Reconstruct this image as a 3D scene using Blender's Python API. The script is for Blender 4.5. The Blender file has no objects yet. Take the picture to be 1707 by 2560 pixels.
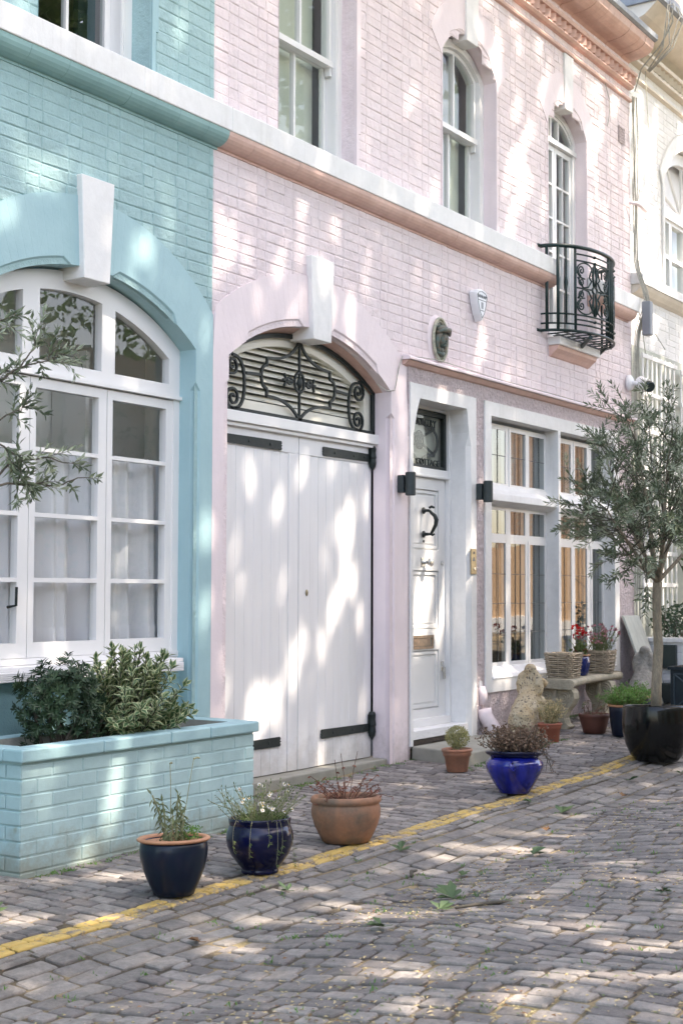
import bpy, math, random
from mathutils import Vector, Matrix
from mathutils.geometry import tessellate_polygon
R_ = random.Random(7)
rnd = R_.uniform
sc = bpy.context.scene
COL = sc.collection
PI = math.pi

SUN_E = 2.7; SKY_S = .15; EXPO = 2.3; NLEAF = 62000; WBT = 7550; WBI = 14
# ------------------------------------------------------------------ mesh helpers
class MB:
    def __init__(s): s.v = []; s.f = []; s.m = []
    def add(s, vs, fs, m=0):
        o = len(s.v); s.v += [tuple(p) for p in vs]
        s.f += [tuple(i + o for i in f) for f in fs]; s.m += [m] * len(fs)
    def box(s, x0, x1, y0, y1, z0, z1, m=0):
        s.add([(x0,y0,z0),(x1,y0,z0),(x1,y1,z0),(x0,y1,z0),(x0,y0,z1),(x1,y0,z1),(x1,y1,z1),(x0,y1,z1)],
              [(0,3,2,1),(4,5,6,7),(0,1,5,4),(1,2,6,5),(2,3,7,6),(3,0,4,7)], m)
    def quad(s, a, b, c, d, m=0): s.add([a,b,c,d], [(0,1,2,3)], m)
    def prism(s, poly, y0, y1, m=0, cap_back=True):
        """poly: (x,z) counter-clockwise seen from -y; front at y0 (<y1)"""
        n = len(poly)
        vs = [(x,y0,z) for x,z in poly] + [(x,y1,z) for x,z in poly]
        fs = [(i, i+n, (i+1)%n+n, (i+1)%n) for i in range(n)]
        fs.append(tuple(range(n)))
        if cap_back: fs.append(tuple(range(2*n-1, n-1, -1)))
        s.add(vs, fs, m)
    def sheet(s, outer, holes, y, m=0):
        loops = [[Vector((x,z,0)) for x,z in outer]] + [[Vector((x,z,0)) for x,z in h] for h in holes]
        flat = [p for l in loops for p in l]
        tris = tessellate_polygon(loops)
        vs = [(p.x, y, p.y) for p in flat]; fs = []
        for a,b,c in tris:
            cr = (flat[b]-flat[a]).cross(flat[c]-flat[a]).z
            fs.append((a,b,c) if cr > 0 else (a,c,b))
        s.add(vs, fs, m)
    def tube(s, pts, r, n=8, m=0, caps=True):
        pts = [Vector(p) for p in pts]; k = len(pts)
        rs = r if isinstance(r, (list, tuple)) else [r]*k
        o = len(s.v); up = None
        for i,p in enumerate(pts):
            d = (pts[min(i+1,k-1)] - pts[max(i-1,0)])
            d = d.normalized() if d.length > 1e-9 else Vector((0,0,1))
            if up is None:
                up = Vector((0,0,1)) if abs(d.z) < .9 else Vector((1,0,0))
            a = d.cross(up)
            if a.length < 1e-6: a = d.orthogonal()
            a.normalize(); b = a.cross(d).normalized(); up = b
            for j in range(n):
                t = 2*PI*j/n
                s.v.append(tuple(p + a*math.cos(t)*rs[i] + b*math.sin(t)*rs[i]))
        for i in range(k-1):
            for j in range(n):
                s.f.append((o+i*n+j, o+i*n+(j+1)%n, o+(i+1)*n+(j+1)%n, o+(i+1)*n+j)); s.m.append(m)
        if caps:
            s.f.append(tuple(o+j for j in range(n))[::-1]); s.m.append(m)
            s.f.append(tuple(o+(k-1)*n+j for j in range(n))); s.m.append(m)
    def ribbon(s, pts, w, y0, y1, m=0):
        """flat iron bar following pts (x,z): rectangular section width w, from y0 to y1"""
        k = len(pts); L = []; Rr = []
        for i,(x,z) in enumerate(pts):
            a = pts[max(i-1,0)]; b = pts[min(i+1,k-1)]
            dx,dz = b[0]-a[0], b[1]-a[1]; l = math.hypot(dx,dz) or 1
            nx,nz = -dz/l*w/2, dx/l*w/2
            L.append((x+nx,z+nz)); Rr.append((x-nx,z-nz))
        o = len(s.v)
        for i in range(k):
            s.v += [(L[i][0],y0,L[i][1]),(Rr[i][0],y0,Rr[i][1]),(Rr[i][0],y1,Rr[i][1]),(L[i][0],y1,L[i][1])]
        for i in range(k-1):
            for j in range(4):
                s.f.append((o+i*4+j, o+i*4+(j+1)%4, o+i*4+4+(j+1)%4, o+i*4+4+j)); s.m.append(m)
        s.f.append((o,o+3,o+2,o+1)); s.f.append((o+k*4-4,o+k*4-3,o+k*4-2,o+k*4-1)); s.m += [m,m]
    def lathe(s, prof, c=(0,0,0), n=40, m=0, tilt=(0,0), wob=0.0):
        o = len(s.v); k = len(prof); tx,ty = tilt
        for r,z in prof:
            for j in range(n):
                t = 2*PI*j/n; rr = r*(1+wob*math.sin(3*t+z*9))
                x,y = rr*math.cos(t), rr*math.sin(t)
                s.v.append((c[0]+x+z*tx, c[1]+y+z*ty, c[2]+z - x*tx - y*ty))
        for i in range(k-1):
            for j in range(n):
                s.f.append((o+i*n+j, o+i*n+(j+1)%n, o+(i+1)*n+(j+1)%n, o+(i+1)*n+j)); s.m.append(m)
        if prof[0][0] > 0: s.f.append(tuple(o+j for j in range(n))[::-1]); s.m.append(m)
        if prof[-1][0] > 0: s.f.append(tuple(o+(k-1)*n+j for j in range(n))); s.m.append(m)
    def ell(s, c, r, nu=16, nv=10, m=0, rough=0.0):
        o = len(s.v)
        for i in range(nv+1):
            ph = PI*i/nv
            for j in range(nu):
                t = 2*PI*j/nu; q = 1+rnd(-rough,rough)
                s.v.append((c[0]+r[0]*q*math.sin(ph)*math.cos(t), c[1]+r[1]*q*math.sin(ph)*math.sin(t), c[2]-r[2]*q*math.cos(ph)))
        for i in range(nv):
            for j in range(nu):
                s.f.append((o+i*nu+j, o+i*nu+(j+1)%nu, o+(i+1)*nu+(j+1)%nu, o+(i+1)*nu+j)); s.m.append(m)
    def leaf(s, p, d, L, W, fold=.25, m=0, nrm=None, margin=None):
        p = Vector(p); d = Vector(d).normalized()
        if nrm is None: nrm = Vector((rnd(-1,1),rnd(-1,1),rnd(-.2,1.2)))
        a = d.cross(Vector(nrm))
        if a.length < 1e-4: a = d.orthogonal()
        a.normalize(); u = a.cross(d).normalized()
        mid = p + d*L*.48; tip = p + d*L
        l = mid + a*W*.5 + u*W*fold; r = mid - a*W*.5 + u*W*fold
        if margin is None:
            s.add([p, r, tip - u*L*.06, l], [(0,1,2),(0,2,3)], m)
        else:
            li = mid + a*W*.27 + u*W*fold*.5; ri = mid - a*W*.27 + u*W*fold*.5
            c = mid
            t = tip - u*L*.08
            s.add([p, r, t, l, li, ri, c], [(0,1,2,5),(0,4,2,3)], margin)
            s.add([p, t, li, ri, c], [(0,3,1,4),(0,4,1,2)], m)
    def build(s, name, mat, parent=None, smooth=False, bevel=0, seg=2, loc=None):
        me = bpy.data.meshes.new(name)
        off = Vector((0,0,0)) if loc is None else Vector(loc)
        q = parent
        while q is not None: off += q.location; q = q.parent
        me.from_pydata([(x-off.x, y-off.y, z-off.z) for x,y,z in s.v], [], s.f)
        mats = mat if isinstance(mat, (list,tuple)) else [mat]
        for mm in mats: me.materials.append(mm)
        if len(mats) > 1: me.polygons.foreach_set('material_index', s.m)
        if smooth: me.polygons.foreach_set('use_smooth', [True]*len(me.polygons))
        me.validate(clean_customdata=False); me.update()
        o = bpy.data.objects.new(name, me); COL.objects.link(o)
        if parent is not None: o.parent = parent
        if loc is not None: o.location = Vector(loc)
        if bevel:
            b = o.modifiers.new('bevel','BEVEL'); b.width = bevel; b.segments = seg
            b.limit_method = 'ANGLE'; b.angle_limit = math.radians(40); b.use_clamp_overlap = True
        return o

def tag(o, label, cat, group=None, kind=None):
    if label: o['label'] = label
    if cat: o['category'] = cat
    if group: o['group'] = group
    if kind: o['kind'] = kind
    return o
def thing(name, label, cat, loc=(0,0,0), group=None):
    o = bpy.data.objects.new(name, None); COL.objects.link(o); o.location = loc
    o.empty_display_size = .2
    return tag(o, label, cat, group)
def structure(o): o['kind'] = 'structure'; return o

# ------------------------------------------------------------------ materials
def new_mat(name):
    m = bpy.data.materials.new(name); m.use_nodes = True
    nt = m.node_tree; b = nt.nodes['Principled BSDF']
    return m, nt, b, nt.nodes, nt.links
def setin(b, k, v):
    if k in b.inputs: b.inputs[k].default_value = v
def noise(nt, scale, detail=4, rough=.6, vec=None, dist=0):
    n = nt.nodes.new('ShaderNodeTexNoise'); n.inputs['Scale'].default_value = scale
    n.inputs['Detail'].default_value = detail; n.inputs['Roughness'].default_value = rough
    n.inputs['Distortion'].default_value = dist
    if vec is not None: nt.links.new(vec, n.inputs['Vector'])
    return n
def ramp(nt, fac, stops):
    r = nt.nodes.new('ShaderNodeValToRGB'); nt.links.new(fac, r.inputs['Fac'])
    e = r.color_ramp.elements
    while len(e) < len(stops): e.new(.5)
    for i,(p,c) in enumerate(stops):
        e[i].position = p; e[i].color = (c[0],c[1],c[2],1) if isinstance(c,(tuple,list)) else (c,c,c,1)
    return r
def mixc(nt, fac, a, b, mode='MIX'):
    n = nt.nodes.new('ShaderNodeMix'); n.data_type = 'RGBA'; n.blend_type = mode
    for sock,val in ((n.inputs[0],fac),(n.inputs[6],a),(n.inputs[7],b)):
        if hasattr(val,'is_linked') or hasattr(val,'links'): nt.links.new(val, sock)
        elif isinstance(val,(int,float)): sock.default_value = val
        else: sock.default_value = (val[0],val[1],val[2],1)
    return n.outputs[2]
def bump(nt, h, strength=.3, dist=.01, prev=None):
    b = nt.nodes.new('ShaderNodeBump'); b.inputs['Strength'].default_value = strength
    b.inputs['Distance'].default_value = dist
    nt.links.new(h, b.inputs['Height'])
    if prev is not None: nt.links.new(prev, b.inputs['Normal'])
    return b.outputs['Normal']
def position(nt):
    g = nt.nodes.new('ShaderNodeNewGeometry'); return g.outputs['Position']
def scaled(nt, vec, sx, sy, sz):
    m = nt.nodes.new('ShaderNodeMapping'); m.inputs['Scale'].default_value = (sx,sy,sz)
    nt.links.new(vec, m.inputs['Vector']); return m.outputs['Vector']

def surf(name, col, col2=None, scale=6, rough=.6, bscale=60, bstr=.15, bdist=.004, spec=.5, stretch=None,
         contrast=(.35,.65), coat=0, metal=0, fine=None, specks=None, bdetail=5, grime=None, streak=None):
    """general painted / mineral surface: two colours mixed by noise, bump, optional dark specks"""
    m, nt, b, N, L = new_mat(name)
    p = position(nt)
    pv = scaled(nt, p, *stretch) if stretch else p
    col2 = col2 or tuple(c*.88 for c in col)
    n1 = noise(nt, scale, 5, .62, pv)
    r = ramp(nt, n1.outputs['Fac'], [(contrast[0], col), (contrast[1], col2)])
    c = r.outputs['Color']
    if fine:
        n3 = noise(nt, fine[0], 3, .7, pv)
        r3 = ramp(nt, n3.outputs['Fac'], [(.3, 1-fine[1]), (.7, 1+fine[1]*.4)])
        c = mixc(nt, 1.0, c, r3.outputs['Color'], 'MULTIPLY')
    if specks:
        n4 = noise(nt, specks[0], 2, .5, p)
        r4 = ramp(nt, n4.outputs['Fac'], [(specks[1], 0), (specks[1]+.05, 1)])
        c = mixc(nt, r4.outputs['Color'], c, specks[2])
    if grime:                                         # splashed dirt near the foot of a wall, in ragged patches
        gc, g0, g1, gs = grime
        sp = N.new('ShaderNodeSeparateXYZ'); L.new(p, sp.inputs[0])
        mr = N.new('ShaderNodeMapRange'); mr.inputs[1].default_value = g0; mr.inputs[2].default_value = g1; mr.inputs[3].default_value = 1; mr.inputs[4].default_value = 0
        L.new(sp.outputs[2], mr.inputs[0])
        ng = noise(nt, 7, 7, .75, p); mu = N.new('ShaderNodeMath'); mu.operation = 'MULTIPLY_ADD'; mu.inputs[1].default_value = .55
        L.new(mr.outputs[0], mu.inputs[0]); L.new(ng.outputs['Fac'], mu.inputs[2])
        rg = ramp(nt, mu.outputs[0], [(.66,0),(.98,gs)])
        c = mixc(nt, rg.outputs['Color'], c, gc)
    if streak:                                        # rain streaks and soot, narrow and vertical
        ns = noise(nt, streak[0], 6, .7, scaled(nt, p, 1, 1, .07)); nb = noise(nt, 1.3, 3, .6, p)
        ms = N.new('ShaderNodeMath'); ms.operation = 'MULTIPLY_ADD'; ms.inputs[1].default_value = .45; L.new(nb.outputs['Fac'], ms.inputs[0]); L.new(ns.outputs['Fac'], ms.inputs[2])
        rs = ramp(nt, ms.outputs[0], [(.78,0),(.98,streak[2])])
        c = mixc(nt, rs.outputs['Color'], c, streak[1])
    L.new(c, b.inputs['Base Color'])
    setin(b,'Roughness',rough); setin(b,'Specular IOR Level',spec); setin(b,'Metallic',metal)
    if coat: setin(b,'Coat Weight',coat); setin(b,'Coat Roughness',.06)
    if bstr:
        n2 = noise(nt, bscale, bdetail, .65, pv)
        L.new(bump(nt, n2.outputs['Fac'], bstr, bdist), b.inputs['Normal'])
    return m

def leafmat(name, c1, c2, scale=30, rough=.5, trans=.25, spec=.4):
    m, nt, b, N, L = new_mat(name)
    n = noise(nt, scale, 2, .5, position(nt))
    r = ramp(nt, n.outputs['Fac'], [(.35,c1),(.65,c2)])
    L.new(r.outputs['Color'], b.inputs['Base Color'])
    setin(b,'Roughness',rough); setin(b,'Specular IOR Level',spec)
    if trans:
        t = N.new('ShaderNodeBsdfTranslucent'); L.new(r.outputs['Color'], t.inputs['Color'])
        mx = N.new('ShaderNodeMixShader'); mx.inputs[0].default_value = trans
        L.new(b.outputs[0], mx.inputs[1]); L.new(t.outputs[0], mx.inputs[2])
        L.new(mx.outputs[0], N['Material Output'].inputs['Surface'])
    return m

def glassmat(name, tint=(.9,.94,.93), ior=1.5, rough=0.0, wav=0):
    m, nt, b, N, L = new_mat(name)
    N.remove(b)
    lw = N.new('ShaderNodeLayerWeight'); lw.inputs['Blend'].default_value = .5   # facing = 1-|cos|: the same from both sides of the pane
    f0 = ((ior-1)/(ior+1))**2
    pw = N.new('ShaderNodeMath'); pw.operation = 'POWER'; pw.inputs[1].default_value = 5; L.new(lw.outputs['Facing'], pw.inputs[0])
    fr = N.new('ShaderNodeMath'); fr.operation = 'MULTIPLY_ADD'; fr.inputs[1].default_value = 1-f0; fr.inputs[2].default_value = f0; L.new(pw.outputs[0], fr.inputs[0])
    t = N.new('ShaderNodeBsdfTransparent'); t.inputs['Color'].default_value = (*tint,1)
    g = N.new('ShaderNodeBsdfGlossy'); g.inputs['Roughness'].default_value = rough
    mx = N.new('ShaderNodeMixShader')
    L.new(fr.outputs[0], mx.inputs[0]); L.new(t.outputs[0], mx.inputs[1]); L.new(g.outputs[0], mx.inputs[2])
    if wav:
        n = noise(nt, 5, 2, .5, position(nt))
        bn = bump(nt, n.outputs['Fac'], wav, .004)
        L.new(bn, g.inputs['Normal'])
    L.new(mx.outputs[0], N['Material Output'].inputs['Surface'])
    return m

WHITE = (.80,.80,.79)
M = {}
M['teal_brick'] = surf('teal_painted_brick', (.35,.535,.545), (.31,.485,.495), 3, .6, 17, .9, .016, fine=(14,.07), streak=(9,(.20,.32,.31),.30), bdetail=8)
M['teal_smooth'] = surf('teal_smooth_paint', (.35,.545,.575), (.31,.50,.535), 2.5, .55, 16, .35, .008, streak=(10,(.22,.36,.37),.25))
M['teal_stipple'] = surf('teal_stippled_render', (.31,.53,.56), (.26,.46,.50), 3, .7, 90, .7, .01)
M['teal_mould'] = surf('teal_moulding_paint', (.27,.46,.46), (.22,.39,.395), 3, .5, 30, .25, .005)
M['pink_brick'] = surf('pink_painted_brick', (.82,.72,.735), (.775,.665,.685), 3, .6, 17, .9, .016, fine=(14,.06), streak=(9,(.50,.42,.41),.28), bdetail=8)
M['pink_smooth'] = surf('pink_smooth_paint', (.82,.715,.735), (.77,.67,.69), 2.5, .55, 16, .35, .008, grime=((.36,.31,.29),-.15,.35,.55), streak=(10,(.56,.49,.48),.22))
M['pink_dash'] = surf('pink_pebbledash', (.80,.69,.70), (.69,.58,.59), 26, .75, 30, 1.0, .06, contrast=(.35,.75), fine=(48,.16), grime=((.36,.31,.29),-.1,.4,.5))
M['salmon'] = surf('salmon_trim_paint', (.74,.505,.44), (.66,.43,.365), 6, .55, 40, .3, .005, fine=(25,.08))
M['white'] = surf('white_gloss_paint', WHITE, (.77,.775,.775), 3, .35, 18, .06, .003)
M['white_wood'] = surf('white_painted_boards', (.81,.81,.815), (.785,.785,.795), 2, .40, 30, .14, .004, stretch=(6,6,.5), grime=((.42,.39,.35),-.06,.30,.5), streak=(26,(.60,.58,.55),.22))
M['white_stone'] = surf('white_painted_stone', (.80,.80,.79), (.75,.75,.735), 4, .55, 30, .3, .005, fine=(18,.05), streak=(14,(.50,.49,.46),.30))
M['white_old'] = surf('flaking_white_paint', (.78,.78,.78), (.62,.62,.60), 22, .55, 20, .5, .01, contrast=(.5,.8), stretch=(.7,1,5))
M['white_brick'] = surf('white_painted_brick', (.80,.795,.785), (.76,.755,.745), 4, .6, 24, .5, .008)
M['cream'] = surf('cream_moulding', (.76,.69,.59), (.68,.61,.52), 6, .6, 40, .3, .005)
M['iron'] = surf('black_painted_iron', (.010,.017,.017), (.020,.028,.027), 30, .5, 70, .3, .004, spec=.35)
M['iron_green'] = surf('green_black_iron', (.004,.020,.020), (.009,.032,.030), 20, .38, 70, .2, .003, spec=.35)
M['lead'] = surf('weathered_lead', (.30,.33,.36), (.22,.24,.27), 8, .5, 30, .3, .006)
M['louvre'] = surf('cream_louvre_paint', (.84,.82,.73), (.79,.77,.67), 4, .45, 20, .1, .003)
M['glass'] = glassmat('window_glass', (.86,.90,.88), 1.62, 0, .05)
M['glass_old'] = glassmat('old_window_glass', (.95,.97,.96), 1.75, 0, .12)
M['glass_dark'] = glassmat('leaded_glass', (.66,.72,.71), 2.8, 0, .10)
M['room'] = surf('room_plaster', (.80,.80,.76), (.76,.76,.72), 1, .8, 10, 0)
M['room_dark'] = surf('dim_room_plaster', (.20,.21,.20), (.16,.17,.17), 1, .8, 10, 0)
M['blind'] = surf('grey_green_blind', (.74,.77,.68), (.70,.73,.65), 2, .8, 10, 0)
M['leadline'] = surf('lead_cames', (.10,.11,.11), (.07,.08,.08), 30, .5, 30, 0)
M['brass'] = surf('aged_brass', (.36,.30,.19), (.27,.22,.14), 30, .4, 60, .1, .002, metal=.8)
M['bronze'] = surf('dull_bronze_flap', (.36,.26,.19), (.22,.17,.13), 40, .4, 60, .2, .002, metal=.7)
M['chrome'] = surf('worn_chrome', (.66,.66,.64), (.55,.55,.54), 30, .22, 60, .05, .001, metal=1)
M['charcoal'] = surf('charcoal_powder_coat', (.022,.034,.036), (.028,.042,.044), 30, .5, 200, .15, .001)
M['plastic_white'] = surf('white_plastic', (.78,.79,.82), (.76,.77,.80), 3, .35, 30, 0)
M['plastic_black'] = surf('black_plastic', (.01,.025,.025), (.015,.03,.03), 3, .3, 30, 0)
M['ink'] = surf('dark_print', (.05,.06,.075), (.06,.07,.08), 3, .5, 30, 0)
M['ink_grey'] = surf('grey_print', (.30,.32,.34), (.26,.28,.30), 3, .5, 30, 0)
M['relief'] = surf('verdigris_bronze', (.16,.13,.095), (.09,.135,.12), 26, .5, 60, .4, .004, contrast=(.4,.6), metal=.2)
M['relief_rim'] = surf('weathered_plaster_rim', (.55,.51,.40), (.22,.25,.20), 18, .65, 60, .4, .004)
M['step'] = surf('worn_yorkstone', (.34,.33,.28), (.26,.255,.215), 5, .8, 50, .4, .006, fine=(40,.12))
M['concrete'] = surf('planter_concrete', (.42,.43,.38), (.30,.32,.28), 9, .8, 60, .5, .006)
M['soil'] = surf('potting_soil', (.035,.026,.019), (.075,.055,.04), 60, .9, 70, .9, .02)
M['terracotta'] = surf('terracotta', (.42,.20,.115), (.34,.15,.085), 8, .65, 60, .25, .003, fine=(20,.1))
M['terracotta_rim'] = surf('unglazed_terracotta_rim', (.50,.26,.15), (.42,.20,.11), 12, .6, 60, .2, .003)
M['navy'] = surf('navy_glaze', (.005,.009,.026), (.004,.014,.028), 10, .28, 12, .05, .003, spec=.35, specks=(70,.73,(.03,.045,.06)))
M['navy2'] = surf('royal_navy_glaze', (.004,.006,.040), (.003,.005,.022), 10, .16, 14, .05, .003, spec=.4)
M['cobalt'] = surf('cobalt_glaze', (.008,.018,.27), (.004,.007,.09), 5, .10, 8, .10, .006, coat=.5, stretch=(3,3,.6), contrast=(.4,.7))
M['black_glaze'] = surf('black_glaze', (.004,.005,.005), (.007,.008,.008), 10, .14, 6, .10, .005, spec=.35)
M['blue_pot'] = surf('blue_pot_glaze', (.008,.022,.16), (.006,.014,.09), 10, .15, 30, .1, .003, coat=.6)
M['dark_planter'] = surf('blue_black_planter', (.010,.022,.032), (.016,.032,.042), 10, .35, 60, .1, .003)
M['stone'] = surf('lichen_stone', (.48,.43,.33), (.30,.285,.22), 9, .85, 42, .8, .012, contrast=(.35,.7), fine=(60,.2), specks=(60,.68,(.16,.14,.10)))
M['stone_warm'] = surf('golden_lichen_stone', (.56,.49,.36), (.48,.35,.19), 7, .85, 40, .8, .014, contrast=(.35,.7), fine=(60,.15), specks=(60,.58,(.13,.11,.085)))
M['stone_grey'] = surf('grey_lichen_stone', (.36,.345,.31), (.22,.215,.20), 14, .85, 42, .9, .014, contrast=(.35,.7), fine=(60,.2))
M['board'] = surf('weathered_grey_board', (.44,.46,.42), (.36,.38,.35), 3, .75, 40, .3, .004, stretch=(6,6,1))
M['bark'] = surf('olive_bark', (.33,.285,.21), (.22,.19,.145), 14, .85, 30, .8, .01, stretch=(3,3,1), fine=(50,.2))
M['bark_dark'] = surf('dark_twig', (.10,.085,.065), (.06,.055,.042), 20, .8, 40, .3, .004)
M['twig_red'] = surf('dry_red_stem', (.16,.075,.05), (.11,.055,.04), 20, .8, 40, .2, .003)
M['stem_green'] = surf('green_stem', (.14,.19,.07), (.19,.20,.09), 20, .6, 40, 0)
M['stem_pale'] = surf('pale_dry_stem', (.30,.30,.17), (.22,.23,.12), 20, .7, 40, 0)
M['wicker'] = surf('grey_wicker', (.50,.42,.31), (.26,.215,.165), 22, .75, 60, .4, .004, contrast=(.3,.7), fine=(80,.25))
M['cable'] = surf('old_cable', (.30,.30,.26), (.44,.43,.38), 14, .6, 40, .1, .003)
M['grey_box'] = surf('grey_plastic_box', (.26,.28,.31), (.23,.25,.28), 6, .5, 40, .1, .002)
L_ = leafmat
M['olive'] = L_('olive_leaf', (.075,.108,.062), (.165,.205,.125), 18, .4, .18)
M['olive_pale'] = L_('olive_leaf_underside', (.36,.40,.30), (.26,.31,.21), 18, .5, .18)
M['hebe'] = L_('dark_hebe_leaf', (.025,.055,.028), (.055,.10,.05), 30, .4, .1)
M['varieg'] = L_('variegated_leaf_centre', (.06,.125,.055), (.10,.18,.08), 30, .4, .12)
M['varieg_edge'] = L_('variegated_leaf_margin', (.52,.55,.33), (.40,.45,.25), 30, .45, .15)
M['fresh'] = L_('fresh_green_leaf', (.09,.22,.05), (.16,.32,.08), 25, .5, .3)
M['herb'] = L_('grey_green_herb', (.13,.17,.08), (.22,.25,.13), 25, .6, .25)
M['daisy_leaf'] = L_('daisy_foliage', (.08,.14,.04), (.17,.22,.08), 25, .6, .25)
M['drybrown'] = L_('dry_brown_leaf', (.27,.185,.125), (.15,.095,.07), 40, .75, .15)
M['dryred'] = L_('dry_red_leaf', (.30,.10,.065), (.17,.075,.05), 40, .7, .2)
M['straw'] = L_('straw_leaf', (.62,.50,.31), (.46,.38,.20), 40, .7, .2)
M['straw_green'] = L_('yellow_green_leaf', (.46,.42,.20), (.25,.27,.10), 40, .65, .2)
M['petal_white'] = L_('white_petal', (.85,.84,.82), (.80,.78,.76), 30, .6, .2)
M['petal_red'] = L_('red_petal', (.60,.012,.012), (.45,.010,.015), 30, .5, .25)
M['petal_pink'] = L_('pink_petal', (.58,.20,.28), (.66,.40,.44), 30, .55, .25)
M['pollen'] = L_('yellow_disc', (.60,.40,.04), (.50,.33,.03), 30, .6, 0)
M['plane_leaf'] = L_('plane_tree_leaf', (.06,.12,.03), (.10,.17,.04), 3, .5, .25)
M['ivy'] = L_('dark_climber_leaf', (.035,.07,.025), (.09,.13,.05), 10, .45, .2)
M['fallen'] = L_('fallen_green_leaf', (.10,.15,.06), (.06,.11,.05), 10, .6, .1)
M['fallen_brown'] = L_('fallen_brown_leaf', (.24,.13,.06), (.15,.085,.045), 10, .7, .1)
def curtain_mat():
    m, nt, b, N, L = new_mat('sheer_curtain')
    b.inputs['Base Color'].default_value = (.88,.89,.93,1); setin(b,'Roughness',.9)
    t = N.new('ShaderNodeBsdfTranslucent'); t.inputs['Color'].default_value = (.80,.81,.86,1)
    x = N.new('ShaderNodeMixShader'); x.inputs[0].default_value = .3
    L.new(b.outputs[0], x.inputs[1]); L.new(t.outputs[0], x.inputs[2])
    L.new(x.outputs[0], N['Material Output'].inputs['Surface'])
    return m
M['curtain'] = curtain_mat()
def sett_mat(name, c1, c2, c3):
    m, nt, b, N, L = new_mat(name)
    p = position(nt)
    at = N.new('ShaderNodeAttribute'); at.attribute_name = 'tone'
    r0 = ramp(nt, at.outputs['Fac'], [(0,c1),(.5,c2),(1,c3)])
    n1 = noise(nt, 22, 7, .75, p)
    r1 = ramp(nt, n1.outputs['Fac'], [(.3,.62),(.7,1.2)])
    c = mixc(nt, 1.0, r0.outputs['Color'], r1.outputs['Color'], 'MULTIPLY')
    n3 = noise(nt, 70, 4, .7, p)
    r3 = ramp(nt, n3.outputs['Fac'], [(.60,0),(.72,.8)])
    c = mixc(nt, r3.outputs['Color'], c, (.36,.31,.25))
    n5 = noise(nt, 5, 6, .75, p); r5 = ramp(nt, n5.outputs['Fac'], [(.50,0),(.66,.55)])   # damp and moss stains
    c = mixc(nt, r5.outputs['Color'], c, (.10,.095,.085))
    L.new(c, b.inputs['Base Color']); setin(b,'Roughness',.62); setin(b,'Specular IOR Level',.45)
    n2 = noise(nt, 38, 7, .72, p)
    L.new(bump(nt, n2.outputs['Fac'], .85, .014), b.inputs['Normal'])
    return m
M['sett'] = sett_mat('granite_sett', (.155,.140,.138), (.235,.213,.203), (.335,.308,.288))
M['gutter'] = sett_mat('worn_gutter_stone', (.19,.175,.165), (.25,.232,.216), (.33,.305,.28))
def yellow_mat():
    m, nt, b, N, L = new_mat('worn_yellow_paint')
    p = position(nt)
    n1 = noise(nt, 9, 6, .7, p); n2 = noise(nt, 60, 4, .7, p)
    ad = N.new('ShaderNodeMath'); ad.operation = 'MULTIPLY_ADD'; ad.inputs[1].default_value = .45
    L.new(n2.outputs['Fac'], ad.inputs[0]); L.new(n1.outputs['Fac'], ad.inputs[2])
    r = ramp(nt, ad.outputs[0], [(.70,0),(.80,1)])
    n3 = noise(nt, 12, 3, .6, p)
    y = ramp(nt, n3.outputs['Fac'], [(.3,(.60,.42,.13)),(.7,(.48,.33,.10))])
    c = mixc(nt, r.outputs['Color'], y.outputs['Color'], (.22,.19,.16))
    L.new(c, b.inputs['Base Color']); setin(b,'Roughness',.6)
    n4 = noise(nt, 40, 6, .7, p)
    L.new(bump(nt, n4.outputs['Fac'], .5, .008), b.inputs['Normal'])
    return m
M['yellow'] = yellow_mat()
def joint_mat():
    m, nt, b, N, L = new_mat('sandy_mossy_joint')
    p = position(nt)
    n1 = noise(nt, 1.6, 5, .65, p); n2 = noise(nt, 90, 4, .7, p)
    r1 = ramp(nt, n1.outputs['Fac'], [(.34,(.05,.042,.035)),(.46,(.13,.105,.07)),(.58,(.36,.28,.16)),(.70,(.13,.13,.055))])
    r2 = ramp(nt, n2.outputs['Fac'], [(.3,.55),(.7,1.35)])
    c = mixc(nt, 1.0, r1.outputs['Color'], r2.outputs['Color'], 'MULTIPLY')
    L.new(c, b.inputs['Base Color']); setin(b,'Roughness',.95)
    L.new(bump(nt, n2.outputs['Fac'], .9, .02), b.inputs['Normal'])
    return m
M['joint'] = joint_mat()
M['old_brick'] = None
def brick_tex(name, c1, c2, mortar, sc_=1.0):
    m, nt, b, N, L = new_mat(name)
    t = N.new('ShaderNodeTexBrick'); t.inputs['Color1'].default_value = (*c1,1); t.inputs['Color2'].default_value = (*c2,1)
    t.inputs['Mortar'].default_value = (*mortar,1); t.inputs['Scale'].default_value = 1
    t.inputs['Brick Width'].default_value = .215*sc_; t.inputs['Row Height'].default_value = .075*sc_; t.inputs['Mortar Size'].default_value = .006
    sp = N.new('ShaderNodeSeparateXYZ'); cb = N.new('ShaderNodeCombineXYZ')
    L.new(position(nt), sp.inputs[0])
    ad = N.new('ShaderNodeMath'); L.new(sp.outputs[0], ad.inputs[0]); L.new(sp.outputs[1], ad.inputs[1])
    L.new(ad.outputs[0], cb.inputs[0]); L.new(sp.outputs[2], cb.inputs[1])
    L.new(cb.outputs[0], t.inputs['Vector'])
    L.new(t.outputs['Color'], b.inputs['Base Color']); setin(b,'Roughness',.85)
    L.new(bump(nt, t.outputs['Fac'], -.4, .006), b.inputs['Normal'])
    return m
M['old_brick'] = brick_tex('london_stock_brick', (.40,.24,.14), (.30,.17,.10), (.36,.32,.27))
M['timber'] = surf('orange_timber_boards', (.66,.44,.26), (.54,.34,.19), 3, .6, 40, .2, .004, stretch=(5,5,.6))
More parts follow.
